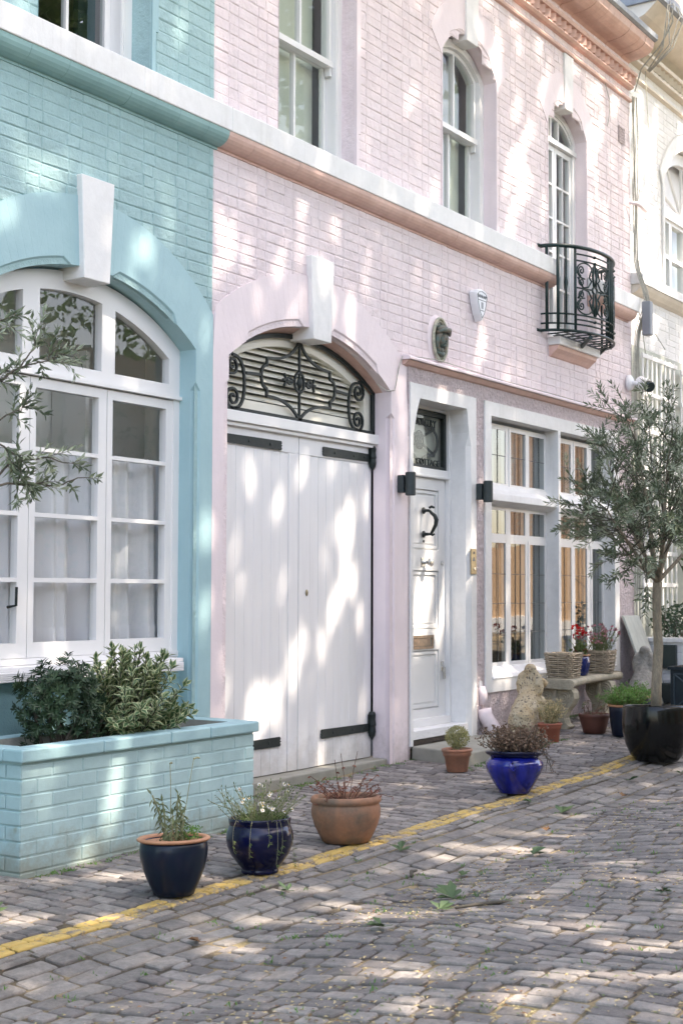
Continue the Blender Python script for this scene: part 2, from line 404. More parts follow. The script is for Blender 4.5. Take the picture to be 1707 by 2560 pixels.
M['roof'] = surf('slate_roof', (.10,.105,.12), (.07,.075,.085), 8, .6, 30, .3, .01)
M['asphalt'] = surf('distant_ground', (.16,.15,.14), (.12,.115,.105), 2, .9, 40, .4, .01)

# ------------------------------------------------------------------ ground height
def lerp(t, xs, ys):
    if t <= xs[0]: return ys[0]
    for i in range(len(xs)-1):
        if t <= xs[i+1]:
            u = (t-xs[i])/(xs[i+1]-xs[i]); return ys[i]*(1-u)+ys[i+1]*u
    return ys[-1]
CP = ([-9,-6,-4.5,-3.5,-2.85,-2.45,-2.2,-1.95,-1.65,-1.5,0,1],[.03,.065,.065,.05,.015,-.035,-.060,-.062,-.035,-.02,0,0])
WP = ([-5,4.5,6.5,8,9.4,10.4,11.5,13,16,30],[-.2,-.14,-.125,-.095,-.07,-.02,.03,.07,.12,.25])
def und(x,y):
    k = max(0, min(1, (-y-1.9)/.6))
    return k*(.020*math.sin(x*2.1+y*1.3+.6)*math.sin(y*1.7-.4*x+1)+.012*math.sin(x*4.3-y*2.2)) + .004*math.sin(x*5+y*4)
def gz(x,y): return lerp(x,*WP)+lerp(y,*CP)+und(x,y)
# ------------------------------------------------------------------ camera, sky, sun
EYE = 1.22
cam = bpy.data.cameras.new('camera'); camo = bpy.data.objects.new('camera', cam); COL.objects.link(camo)
cam.sensor_fit = 'VERTICAL'; cam.sensor_height = 36; cam.lens = 50.0; cam.clip_end = 500; cam.clip_start = .05
Rm = Matrix(((.5468,-.0484,-.8358),(-.8372,-.0281,-.5461),(.0030,.9984,-.0559)))
camo.matrix_world = Matrix.Translation((0,-5.6,EYE)) @ Rm.to_4x4()
cam.dof.use_dof = True; cam.dof.focus_distance = 8.6; cam.dof.aperture_fstop = 6.3
sc.camera = camo
SUN_EL, SUN_AZ = math.radians(57), math.radians(14)     # azimuth: from -y towards +x
SD = Vector((math.sin(SUN_AZ)*math.cos(SUN_EL), -math.cos(SUN_AZ)*math.cos(SUN_EL), math.sin(SUN_EL)))
sun = bpy.data.lights.new('sun','SUN'); suno = bpy.data.objects.new('sun', sun); COL.objects.link(suno)
sun.energy = SUN_E; sun.angle = math.radians(.53); sun.color = (1,.95,.88)
suno.rotation_euler = (-SD).to_track_quat('-Z','Y').to_euler(); suno.location = (5,-20,30)
w = bpy.data.worlds.new('World'); sc.world = w; w.use_nodes = True
wn = w.node_tree; bg = wn.nodes['Background']
sky = wn.nodes.new('ShaderNodeTexSky'); sky.sky_type = 'NISHITA'; sky.sun_disc = False
sky.sun_elevation = SUN_EL; sky.sun_rotation = math.atan2(SD.x, SD.y)
sky.air_density = 1.0; sky.dust_density = 2.5; sky.ozone_density = 1.0
wn.links.new(sky.outputs[0], bg.inputs['Color']); bg.inputs['Strength'].default_value = SKY_S
sc.view_settings.view_transform = 'Standard'; sc.view_settings.look = 'None'
sc.view_settings.exposure = EXPO; sc.view_settings.gamma = 1
sc.view_settings.use_white_balance = True; sc.view_settings.white_balance_temperature = WBT; sc.view_settings.white_balance_tint = WBI
sc.cycles.max_bounces = 8; sc.cycles.diffuse_bounces = 4; sc.cycles.transparent_max_bounces = 12
sc.cycles.caustics_reflective = False; sc.cycles.caustics_refractive = False
sc.cycles.use_denoising = True
sc.cycles.sample_clamp_indirect = 6

# ------------------------------------------------------------------ ground
def setts(mb, tones, x0, x1, ymin, ymax, pitch, length, gap=.014, h=.020, hj=.004, tilt=.02, along='y', jit=.16, keep=None, zoff=0):
    """rows of individually laid stones; courses run across the street (along y) or along it (along x)"""
    a0,a1,b0,b1 = (x0,x1,ymin,ymax) if along == 'y' else (ymin,ymax,x0,x1)
    a = a0
    while a < a1 - pitch*.4:
        pw = pitch*(1+rnd(-.06,.06))
        if a+pw > a1+.02: pw = a1-a
        b = b0 - rnd(0,length)
        while b < b1:
            l = length*(1+rnd(-jit,jit))
            u0,u1 = max(b,b0), min(b+l,b1)
            b += l
            if u1-u0 < .05: continue
            sw = .006*math.sin(b*3+a)
            ca,cb = a+pw/2+sw, (u0+u1)/2
            ha,hb = pw/2-gap/2*(1+rnd(-.2,.5)), (u1-u0)/2-gap/2*(1+rnd(-.2,.5))
            if along == 'y': cx,cy,hx,hy = ca,cb,ha,hb
            else: cx,cy,hx,hy = cb,ca,hb,ha
            if keep and not keep(cx,cy): continue
            zc = rnd(-hj,hj)+zoff; tx,ty = rnd(-tilt,tilt), rnd(-tilt,tilt); tone = R_.random()
            mn = min(hx,hy); cut = mn*rnd(.12,.26); q_ = mn*.12
            base = []
            for sx,sy in ((-1,-1),(1,-1),(1,1),(-1,1)):
                ja,jb = rnd(-q_,q_*.5),rnd(-q_,q_*.5); c1,c2 = cut*rnd(.6,1.3),cut*rnd(.6,1.3)
                A = (sx*(hx+ja-c1), sy*(hy+jb)); B = (sx*(hx+ja), sy*(hy+jb-c2))
                base += [A,B] if sx*sy < 0 else [B,A]
            ang = rnd(-.035,.035); ca_,sa_ = math.cos(ang),math.sin(ang)
            def P(b,dz,k):
                x = cx+(b[0]*ca_-b[1]*sa_)*k; y = cy+(b[0]*sa_+b[1]*ca_)*k
                return (x, y, gz(x,y)+zc+b[0]*tx+b[1]*ty+dz)
            kk = 1-.0032/mn
            vs = [P(b,rnd(-.0012,.0012),kk*.72) for b in base]+[P(b,-.0012,kk) for b in base]+[P(b,-.0065,1) for b in base]+[P(b,-h-.02,1) for b in base]
            vs.append((cx,cy,gz(cx,cy)+zc+.0008))
            fs = []
            for k in range(8):
                n = (k+1)%8
                fs += [(k,n,32),(8+k,8+n,n,k),(16+k,16+n,8+n,8+k),(24+k,24+n,16+n,16+k)]
            mb.add(vs, fs); tones += [tone]*len(fs)
        a += pw
def sett_obj(name, mb, tones, mat):
    o = mb.build(name, mat, smooth=False)
    at = o.data.attributes.new('tone','FLOAT','FACE')
    at.data.foreach_set('value', tones)
    return structure(o)
YL0, YL1 = -1.523, -1.397
mb = MB(); tn = []
setts(mb, tn, 2.2, 19, YL1+.004, -.02, .085, .145, gap=.010, hj=.003, tilt=.013, jit=.3, keep=lambda x,y: not (4.95<x<6.72 and y>-.55) and not (9.5<x<11.0 and y>-.57))
sett_obj('pavement', mb, tn, M['sett'])
mb = MB(); tn = []
setts(mb, tn, 2.2, 12.6, YL0, YL1, .063, .135, gap=.008, along='x', hj=.003, tilt=.012, jit=.3)
sett_obj('road_marking', mb, tn, M['yellow'])
mb = MB(); tn = []
setts(mb, tn, 2.0, 20, -1.62, YL0-.002, .048, .17, gap=.010, along='x', hj=.004, tilt=.02)
setts(mb, tn, 2.0, 20, -2.06, -1.63, .1075, .185, gap=.012, along='x', hj=.005, tilt=.02, jit=.35)
sett_obj('road_gutter', mb, tn, M['gutter'])
mb = MB(); tn = []
setts(mb, tn, .6, 20, -6.6, -2.06, .096, .136, gap=.012, hj=.005, tilt=.022, jit=.24, keep=lambda x,y: y > -2.3-(x-.6)*.9 or x > 1.5)
sett_obj('road', mb, tn, M['sett'])
mb = MB()
xs = [-12+i*.25 for i in range(57)]+[2.5+i*.12 for i in range(150)]+[20.5+i*1.0 for i in range(14)]
xs = sorted(set(round(x,3) for x in xs)); ys = [-9.6,-8.5,-7.5]+[-6.8+i*.12 for i in range(57)]+[.0,.3]
for y in ys:
    for x in xs: mb.v.append((x,y,gz(x,y)-.0105+.003*math.sin(x*31)*math.sin(y*27)))
nx = len(xs)
for j in range(len(ys)-1):
    for i in range(nx-1):
        mb.f.append((j*nx+i, j*nx+i+1, (j+1)*nx+i+1, (j+1)*nx+i)); mb.m.append(0)
structure(mb.build('road_bed', M['joint'], smooth=True))
mb = MB(); mb.quad((-250,-250,-.75),(250,-250,-.75),(250,250,-.75),(-250,250,-.75))
structure(mb.build('ground', M['asphalt']))

# ------------------------------------------------------------------ wall building helpers
BH, BL, BHD, BJ = .0715, .208, .098, .0045
def bricks(mb, s0, s1, z0, z1, rects=(), skip=None, y=0.0, proud=.0032):
    k = math.floor(z0/BH)
    while k*BH < z1:
        za, zb = max(k*BH, z0), min((k+1)*BH-BJ, z1)
        s = s0 - (.05 if k%2 else .16) - rnd(0,.02); t = k%2
        while s < s1 and zb-za > .015:
            l = BL if t%2 else BHD
            a, b = max(s, s0), min(s+l, s1)
            s += l+BJ; t += 1
            if b-a < .02: continue
            for (ra,rb,rz0,rz1) in rects:
                if za < rz1 and zb > rz0:
                    if a < ra < b < rb+.01: b = ra
                    elif ra-.01 < a < rb < b: a = rb
                    elif ra <= a and b <= rb: b = a
                    elif a < ra and b > rb: b = ra
            if b-a < .02: continue
            if skip and skip((a+b)/2,(za+zb)/2) and skip(a,za) and skip(b,za) and skip(a,zb) and skip(b,zb): continue
            d = proud+rnd(-.0018,.0018); j = lambda q: rnd(-q,q)
            w1 = .004*math.sin(a*2.3+k)
            e1 = .0055; F = [(a+e1+j(.003),y-d,za+e1+j(.003)+w1),(b-e1+j(.003),y-d+j(.0022),za+e1+j(.003)+w1),
                 (b-e1+j(.003),y-d,zb-e1+j(.003)+w1),(a+e1+j(.003),y-d+j(.0022),zb-e1+j(.003)+w1)]
            B = [(a-.003,y+.0022,za-.003+w1),(b+.003,y+.0022,za-.003+w1),(b+.003,y+.0022,zb+.003+w1),(a-.003,y+.0022,zb+.003+w1)]
            mb.add(F+B, [(0,1,2,3),(4,5,1,0),(5,6,2,1),(6,7,3,2),(7,4,0,3)])
        k += 1
def arc(c, hw, zs, crown, n=24, right_to_left=True):
    rise = crown-zs; Rr = (hw*hw+rise*rise)/(2*rise); zc = crown-Rr; A = math.asin(min(1,hw/Rr))
    if rise > hw: A = PI-A
    pts = [(c+Rr*math.sin(A-2*A*i/n), zc+Rr*math.cos(A-2*A*i/n)) for i in range(n+1)]
    return pts if right_to_left else pts[::-1]
def arch_poly(c, hw, zb, zs, crown, n=24):
    """counter-clockwise opening outline"""
    return [(c-hw,zb),(c+hw,zb)] + arc(c,hw,zs,crown,n)
def in_arch(s, z, c, hw, zs, crown, pad=0):
    rise = crown-zs; Rr = (hw*hw+rise*rise)/(2*rise); zc = crown-Rr
    if abs(s-c) > hw+pad: return False
    return z < zs or (s-c)**2+(z-zc)**2 < (Rr+pad)**2
def band(mb, inner, outer, ch, y0, depth, m=0, mr=0, back=.003, vous=None):
    n = len(inner); F=[];Mi=[];B=[];O=[];OB=[]
    for i,(x,z) in enumerate(inner):
        a = inner[max(i-1,0)]; b = inner[min(i+1,n-1)]
        dx,dz = b[0]-a[0], b[1]-a[1]; l = math.hypot(dx,dz) or 1
        nx,nz = dz/l, -dx/l
        if i in (0,n-1): nx,nz = (1 if x > outer[n//2][0] else -1),0
        c = ch[i]
        F.append((x+nx*c,y0,z+nz*c)); Mi.append((x,y0+c,z)); B.append((x,depth,z))
        O.append((outer[i][0],y0,outer[i][1])); OB.append((outer[i][0],back,outer[i][1]))
    for i in range(n-1):
        if vous and vous[0] <= i < vous[1]:
            l_ = lambda p,q,f,dy: tuple(p[k]*(1-f)+q[k]*f+(dy if k == 1 else 0) for k in range(3))
            jy = rnd(-.0003,.0003)
            a0,a1,b0,b1 = l_(F[i],F[i+1],.05,jy),l_(F[i],F[i+1],.95,jy),l_(O[i],O[i+1],.04,jy),l_(O[i],O[i+1],.96,jy)
            mb.quad(a0,b0,b1,a1,m)
            g0,g1 = l_(F[i],F[i],0,.0006),l_(O[i],O[i],0,.0006); h0,h1 = l_(F[i+1],F[i+1],0,.0006),l_(O[i+1],O[i+1],0,.0006)
            mb.quad(g0,g1,b0,a0,m); mb.quad(a1,b1,h1,h0,m)
        else: mb.quad(F[i],O[i],O[i+1],F[i+1],m)
        mb.quad(F[i+1],F[i],Mi[i],Mi[i+1],mr)
        mb.quad(Mi[i+1],Mi[i],B[i],B[i+1],mr)
        mb.quad(O[i],OB[i],OB[i+1],O[i+1],m)
def plate(mb, outer, holes, y0, y1, m=0, hm=None):
    """flat frame with openings: front face at y0, sides back to y1. outer/holes (x,z) loops"""
    mb.sheet(outer, holes, y0, m)
    for lp in [outer]+list(holes):
        n = len(lp)
        for i in range(n):
            a,b = lp[i], lp[(i+1)%n]
            mb.quad((a[0],y0,a[1]),(b[0],y0,b[1]),(b[0],y1,b[1]),(a[0],y1,a[1]), m if hm is None else hm)
def rect(x0,x1,z0,z1): return [(x0,z0),(x1,z0),(x1,z1),(x0,z1)]
def panes(mb, loops, y):
    for lp in loops: mb.sheet(lp, [], y)
def room(parent, x0,x1,z0,z1,y0,y1, mat, name='interior'):
    mb = MB()
    mb.quad((x0,y1,z0),(x1,y1,z0),(x1,y1,z1),(x0,y1,z1))
    mb.quad((x0,y0,z0),(x0,y1,z0),(x0,y1,z1),(x0,y0,z1)); mb.quad((x1,y0,z0),(x1,y1,z0),(x1,y1,z1),(x1,y0,z1))
    mb.quad((x0,y0,z0),(x1,y0,z0),(x1,y1,z0),(x0,y1,z0)); mb.quad((x0,y0,z1),(x1,y0,z1),(x1,y1,z1),(x0,y1,z1))
    return mb.build(name, mat, parent)
def prof_run(mb, prof, x0, x1, m=0):
    """extrude a (y,z) profile along x"""
    n = len(prof)
    vs = [(x0,y,z) for y,z in prof]+[(x1,y,z) for y,z in prof]
    fs = [(i,i+1,i+1+n,i+n) for i in range(n-1)]
    fs += [tuple(range(n)), tuple(range(2*n-1,n-1,-1))]
    mb.add(vs, fs, m)
def string_profile(): return [(.003,4.335),(-.118,4.312),(-.122,4.305),(-.122,4.160),(-.118,4.156),(.003,4.156)]
def mould_profile():
    p = [(.003,4.156),(-.112,4.1558)]
    p += [(-.112+.10*(1-math.cos(t*PI/2/6)), 4.150-.085*math.sin(t*PI/2/6)) for t in range(7)]
    return p+[(-.012,4.050),(.003,4.048)]
def wavy_run(mb, prof, x0, x1, step=.35, m=0, amp=.0012):
    x = x0
    while x < x1-1e-6:
        xe = min(x+step*rnd(.8,1.2), x1)
        if x1-xe < .08: xe = x1
        dz, dy = rnd(-amp,amp), rnd(-amp,amp)
        prof_run(mb, [(y+(dy if y < 0 else 0), z+dz) for y,z in prof], x, xe-.0012, m)
        x = xe
# ================================================================== TEAL HOUSE
th = thing('teal_house', 'teal painted brick house with white arched window behind the planter', 'house', (5.95,0,0))
TC = 5.95
t_in = [(6.89,-.2),(6.89,.3),(6.89,.9),(6.89,1.7),(6.89,2.475),(6.89,2.527),(6.89,2.65)] + arc(TC,.94,2.73,3.06,36)
t_in += [(5.01,2.65),(5.01,2.527),(5.01,2.475),(5.01,1.7),(5.01,.9),(5.01,.3),(5.01,-.2)]
ex = arc(TC,1.11,2.975,3.46,36)
t_out = [(7.06,-.2),(7.06,.3),(7.06,.9),(7.06,1.7),(7.06,2.475),(7.06,2.527),(7.06,2.75)] + ex
t_out += [(4.84,2.75),(4.84,2.527),(4.84,2.475),(4.84,1.7),(4.84,.9),(4.84,.3),(4.84,-.2)]
def chamf(n, arc0, arcn, segs, d=.045):
    ch = [0]*n
    for i in range(n):
        if i <= 4 or i >= n-5: ch[i] = d
        elif arc0 <= i < arc0+arcn:
            f = (i-arc0)/(arcn-1)
            if any(a <= f <= b for a,b in segs): ch[i] = d
    return ch
mb = MB()
band(mb, t_in, t_out, chamf(len(t_in),7,37,((.13,.40),(.60,.87))), -.009, .22, vous=(7,43))
mb.build('arch_surround', M['teal_smooth'], th)
mb = MB()
W_T = (5.50,6.44,4.33,6.6)
mb.sheet(rect(-3,7.06,-.3,9), [arch_poly(TC,.94,-.25,2.73,3.06), rect(*W_T)], .002)
bricks(mb, 3.4, 7.058, 2.6, 7.4, rects=[W_T], skip=lambda s,z: in_arch(s,z,TC,1.10,2.99,3.45) or (z < 2.99 and s > 4.9))
bricks(mb, 1.0, 4.8, -.2, 4.1)
# brick reveals of the upper window
for a,b in ((6.44,1),(5.50,-1)):
    mb.quad((a,-.006,4.33),(a,.25,4.33),(a,.25,6.6),(a,-.006,6.6))
mb.build('wall', M['teal_brick'], th)
mb = MB(); mb.box(6.442,6.475,-.0125,.0,4.33,4.62); mb.box(6.442,6.50,-.0125,.0,4.62,6.6)
mb.build('reveal_trim', M['teal_smooth'], th)
mb = MB(); mb.box(4.95,6.95,.10,.14,-.3,.74); mb.build('panel_below_window', M['teal_stipple'], th)
# end walls and roof so that the house is a closed building
mb = MB(); mb.box(-3,7.04,.5,6,7.4,7.6); mb.box(-3.1,-3,-.0,6,-.3,7.6); mb.box(-3,7.04,5.9,6,-.3,7.6)
mb.build('roof', M['roof'], th)
mb = MB(); wavy_run(mb, string_profile(), -3, 7.10, 3.2, 0, .0005); mb.build('string_course', M['white_stone'], th, bevel=.004, seg=1)
mb = MB(); wavy_run(mb, mould_profile(), -3, 7.085, .26); mb.build('moulding', M['teal_mould'], th)
def keystone(parent, c, wt, wb, z0, z1, y0=-.05, mat='white_stone'):
    mb = MB(); poly = [(c-wb/2,z0),(c+wb/2,z0),(c+wt/2,z1),(c-wt/2,z1)]
    mb.prism(poly, y0, .16); return mb.build('keystone', M[mat], parent, bevel=.004, seg=1)
keystone(th, 5.955, .272, .212, 2.985, 3.574, -.045)
# --- arched window
fr = MB()
y0 = .12
fan_out = [(5.01,2.415),(6.89,2.415)] + arc(TC,.94,2.73,3.045,24)
def arc_top(x0,x1,n=8):
    Rr,zc,c = 1.55,1.38,5.92
    return [(x1-(x1-x0)*i/n, zc+math.sqrt(Rr*Rr-(x1-(x1-x0)*i/n-c)**2)) for i in range(n+1)]
fan_holes = [[(5.055,2.51),(5.54,2.51)]+arc_top(5.055,5.54), [(5.67,2.508),(6.175,2.508)]+arc_top(5.67,6.175), [(6.29,2.508),(6.785,2.508)]+arc_top(6.29,6.785)]
plate(fr, fan_out, fan_holes, y0, .175)
fr.box(5.01,6.89,.098,.135,2.416,2.438)
rows = [(.934,1.267),(1.292,1.630),(1.654,1.997),(2.02,2.352)]
cas = [(5.02,5.612,5.075,5.535),(5.617,6.233,5.662,6.165),(6.239,6.832,6.285,6.77)]
gl = list(fan_holes)
for a,b,ga,gb in cas:
    hs = [rect(ga,gb,p,q) for p,q in rows]; gl += hs
    plate(fr, rect(a,b,.852,2.409), hs, .128, .18)
for x0,x1 in ((5.01,5.02),(6.832,6.89)): fr.box(x0,x1,.12,.19,.80,2.415)
fr.box(5.01,6.89,.112,.19,.815,.850)
win = fr.build('arched_window', M['white'], th)
mb = MB(); panes(mb, gl, .155); mb.build('pane', M['glass_old'], win)
# dark rebate behind the sash joints
mb = MB(); mb.box(5.612,5.617,.16,.17,.86,2.40); mb.box(6.233,6.239,.16,.17,.86,2.40); mb.box(5.02,6.83,.16,.165,2.405,2.415)
mb.build('joint_line', M['iron'], win)
mb = MB()
n = 150
def cur(x): return .25+.050*math.sin(x*21+.8*math.sin(x*5))+.028*math.sin(x*37+1.3)+.012*math.sin(x*71+.4)
xs_ = [5.02+1.86*i/n for i in range(n+1)]
for i in range(n):
    a,b = xs_[i], xs_[i+1]
    mb.quad((a,cur(a),.86),(b,cur(b),.86),(b,cur(b)*.6+.11,2.035+.006*math.sin(b*160)),(a,cur(a)*.6+.11,2.035+.006*math.sin(a*160)))
    mb.quad((a,cur(a)-.004,.86),(b,cur(b)-.004,.86),(b,cur(b)-.004,1.01),(a,cur(a)-.004,1.01))
mb.build('curtain', M['curtain'], win, smooth=True)
mb = MB(); mb.tube([(5.505,.165,1.13),(5.505,.10,1.14),(5.507,.10,1.24)], .008, 8); mb.build('casement_handle', M['iron'], win)
room(th, 4.3,7.4,.75,3.3,.2,.85, M['room'])
mb = MB(); mb.box(6.50,6.53,.55,.84,.80,2.72); mb.build('interior_partition', M['room'], th)
mb = MB()
for k,(ya,yb,za,zb) in enumerate(((-.005,.13,.790,.812),(-.030,.13,.735,.789))):
    mb.box(5.0,6.775 if k else 6.80,ya,.13,za,zb)
for q in range(5): mb.box(5.0,6.77,-.034,-.03,.738+q*.010,.744+q*.010)
mb.build('window_sill', M['white_old'], th, bevel=.006)
# --- sash windows
def sash(parent, x0, x1, z0, z1, zm, name, crown=None, zs=None, mid=True, fx=.09, y=.12, gmat='glass', blind=None, inner_w=.035):
    fr = MB(); c = (x0+x1)/2
    top = z1 if crown is None else crown
    outl = rect(x0,x1,z0,z1) if crown is None else arch_poly(c,(x1-x0)/2,z0,zs,crown)
    if crown is None: inn = rect(x0+fx,x1-fx,z0+.02,z1-.08)
    else: inn = arch_poly(c,(x1-x0)/2-fx,z0+.02,zs,crown-fx*.85)
    plate(fr, outl, [inn], y, y+.13)
    a,b = x0+fx, x1-fx
    # beads
    for xx in (a-.028,a-.008,b+.004,b+.024): fr.box(xx,xx+.008,y-.006,y+.002,z0+.02,(zs or z1)-.02)
    m2 = .011
    lo = rect(a+.002,b-.002,z0+.022,zm+.02)
    lh = [rect(a+inner_w,c-m2,z0+.09,zm-.022), rect(c+m2,b-inner_w,z0+.09,zm-.022)] if mid else [rect(a+inner_w,b-inner_w,z0+.09,zm-.022)]
    plate(fr, lo, lh, y+.085, y+.125)
    if crown is None:
        up = rect(a+.002,b-.002,zm-.022,z1-.082); ztop = lambda x: z1-.12
    else:
        hw = (x1-x0)/2-fx-.002; up = [(a+.002,zm-.022),(b-.002,zm-.022)]+arc(c,hw,zs,crown-fx*.85-.002)
        rise = crown-fx*.85-zs; Rr = (hw*hw+rise*rise)/(2*rise); zc = crown-fx*.85-Rr
        ztop = lambda x: zc+math.sqrt(max(0,(Rr-inner_w)**2-(x-c)**2))
    def up_hole(xa,xb): return [(xa,zm+.025),(xb,zm+.025)]+[(xb-(xb-xa)*i/8, ztop(xb-(xb-xa)*i/8)) for i in range(9)]
    uh = [up_hole(a+inner_w,c-m2), up_hole(c+m2,b-inner_w)] if mid else [up_hole(a+inner_w,b-inner_w)]
    plate(fr, up, uh, y+.035, y+.08)
    fr.box(a,b,y+.02,y+.05,zm-.02,zm+.024)
    for xx in (a+.008,b-.03): fr.prism([(xx,zm-.085),(xx+.022,zm-.085),(xx+.022,zm-.02),(xx,zm-.02)], y+.03, y+.075)   # sash horns
    o = fr.build(name, M['white'], parent)
    mb = MB(); panes(mb, lh, y+.105); panes(mb, uh, y+.06); mb.build('pane', M[gmat], o)
    if blind:
        mb = MB(); mb.box(x0+blind[0],x1-blind[1],y+.2,y+.21,z0,top+.1); mb.build('blind', M[blind[2]], o)
    return o
sash(th, 5.50, 6.44, 4.325, 6.5, 5.40, 'sash_window', mid=True, fx=.10, y=.15, gmat='glass_dark', inner_w=.05)
mb = MB(); mb.box(6.19,6.34,.36,.40,4.35,6.3); mb.build('dark_shutter', surf('dark_teal_shutter',(.02,.05,.055),None,3,.5), th)
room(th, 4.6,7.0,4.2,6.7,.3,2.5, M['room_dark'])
# ================================================================== PINK HOUSE
ph = thing('pink_house', 'pale pink painted brick house with white garage doors and iron balcony', 'house', (10.6,0,0))
PC = 8.236
SR = 9.43
p_in = [(9.245,-.2),(9.245,.5),(9.245,1.2),(9.245,2.0),(9.245,2.545),(9.245,2.584),(9.245,2.68)] + arc(PC,1.009,2.745,3.07,40)
p_in += [(7.227,2.68),(7.227,2.584),(7.227,2.545),(7.227,2.0),(7.227,1.2),(7.227,.5),(7.227,-.2)]
p_out = [(9.50,-.2),(9.50,.5),(9.50,1.2),(9.50,2.0),(9.50,2.545),(9.50,2.584),(9.46,2.95)] + arc(PC,1.152,3.04,3.43,40)
p_out += [(7.062,2.75),(7.062,2.584),(7.062,2.545),(7.062,2.0),(7.062,1.2),(7.062,.5),(7.062,-.2)]
for i in range(7,48):
    if p_out[i][0] < 7.064: p_out[i] = (7.064, p_out[i][1])
mb = MB()
band(mb, p_in, p_out, chamf(len(p_in),7,41,((.12,.42),(.58,.88)),.05), -.009, .15, vous=(7,47))
mb.build('arch_surround', M['pink_smooth'], ph)
# salmon soffit that slopes in to the fanlight
mb = MB(); A1 = arc(PC,1.009,2.745,3.068,24); A2 = arc(PC+.01,1.005,2.735,3.022,24)
for i in range(24):
    mb.quad((A1[i][0],.07,A1[i][1]),(A1[i+1][0],.07,A1[i+1][1]),(A2[i+1][0],.185,A2[i+1][1]),(A2[i][0],.185,A2[i][1]))
mb.build('arch_soffit', M['salmon'], ph)
W1 = (7.76,8.74,4.33,6.6); W2 = (10.545,.485,4.33,5.70,5.945); W3 = (12.55,.45,3.62,5.70,5.93)
DO = (9.55,10.52,-.3,2.79)
BW = (10.84,13.66,.40,2.80)
wall_holes = [arch_poly(PC,1.009,-.25,2.745,3.07), rect(*W1), arch_poly(W2[0],W2[1],W2[2],W2[3],W2[4]), arch_poly(W3[0],W3[1],W3[2],W3[3],W3[4]), rect(*DO), rect(*BW)]
mb = MB()
mb.sheet(rect(7.06,14.15,-.3,7.12), wall_holes, .002)
bricks(mb, 7.062, 14.15, 2.70, 6.95, rects=[W1,(W2[0]-W2[1],W2[0]+W2[1],4.33,5.66),(W3[0]-W3[1],W3[0]+W3[1],3.62,5.66)],
       skip=lambda s,z: in_arch(s,z,PC,1.14,3.04,3.42) or (z < 3.0 and s < 9.5) or (z < 3.03 and s > 9.38)
       or in_arch(s,z,W2[0],W2[1]+.06,5.75,6.0) and z > 4.4 or in_arch(s,z,W3[0],W3[1]+.05,5.75,5.98) and z > 3.62)
for a,zb,zt in ((W1[1],4.33,6.6),(W1[0],4.33,6.6)): mb.quad((a,-.006,zb),(a,.26,zb),(a,.26,zt),(a,-.006,zt))
mb.quad((14.15,.002,-.3),(14.15,.3,-.3),(14.15,.3,7.1),(14.15,.002,7.1))
mb.build('wall', M['pink_brick'], ph)
mb = MB(); mb.box(7.06,14.14,.5,6,7.0,7.2); mb.box(7.06,14.14,5.9,6,-.3,7.0); mb.build('roof', M['roof'], ph)
# smooth arch bands of the two upper windows
for c,hw,zb,zs,cr in (W2,W3):
    mb = MB()
    inn = [(c+hw,zb),(c+hw,4.62 if zb > 4 else 4.6),(c+hw,4.66),(c+hw,5.52),(c+hw,5.56),(c+hw,5.64)] + arc(c,hw,zs,cr,16) + [(c-hw,5.64),(c-hw,5.56),(c-hw,5.52),(c-hw,4.66),(c-hw,4.62),(c-hw,zb)]
    o1 = [(c+hw+.012,z) for x,z in inn[:6]]; o2 = [(c-hw-.012,z) for x,z in inn[-6:]]
    outr = o1 + arc(c,hw+.20,zs+.12,cr+.30,16) + o2
    ch = [.0]*len(inn)
    for i in range(len(inn)):
        f = (i-6)/16
        if (6 <= i < 23) and (.14 <= f <= .40 or .60 <= f <= .86): ch[i] = .04
    band(mb, inn, outr, ch, -.0075, .24, vous=(6,22))
    mb.build('window_surround', M['pink_smooth'], ph)
mb = MB()
mb.box(8.742,8.775,-.0125,0,4.33,4.62); mb.box(8.742,8.80,-.0125,0,4.62,6.6)
mb.build('reveal_trim', M['pink_smooth'], ph)
# string course, interrupted by the balcony window
mb = MB(); wavy_run(mb, string_profile(), 7.101, 12.10, 3.0, 0, .0005); mb.build('string_course', M['white_stone'], ph, bevel=.004, seg=1)
mb = MB(); wavy_run(mb, string_profile(), 13.0, 14.08, 1.2, 0, .001); mb.build('string_course', M['white_stone'], ph, bevel=.004, seg=1)
mb = MB(); wavy_run(mb, mould_profile(), 7.086, 12.10, .26); mb.build('moulding', M['salmon'], ph)
mb = MB(); wavy_run(mb, mould_profile(), 13.0, 14.05, .26); mb.build('moulding', M['salmon'], ph)
keystone(ph, 8.255, .294, .222, 2.985, 3.572, -.045)
keystone(ph, W2[0]+.01, .235, .20, 5.89, 6.43, -.024)
keystone(ph, W3[0], .205, .17, 5.88, 6.43, -.024)
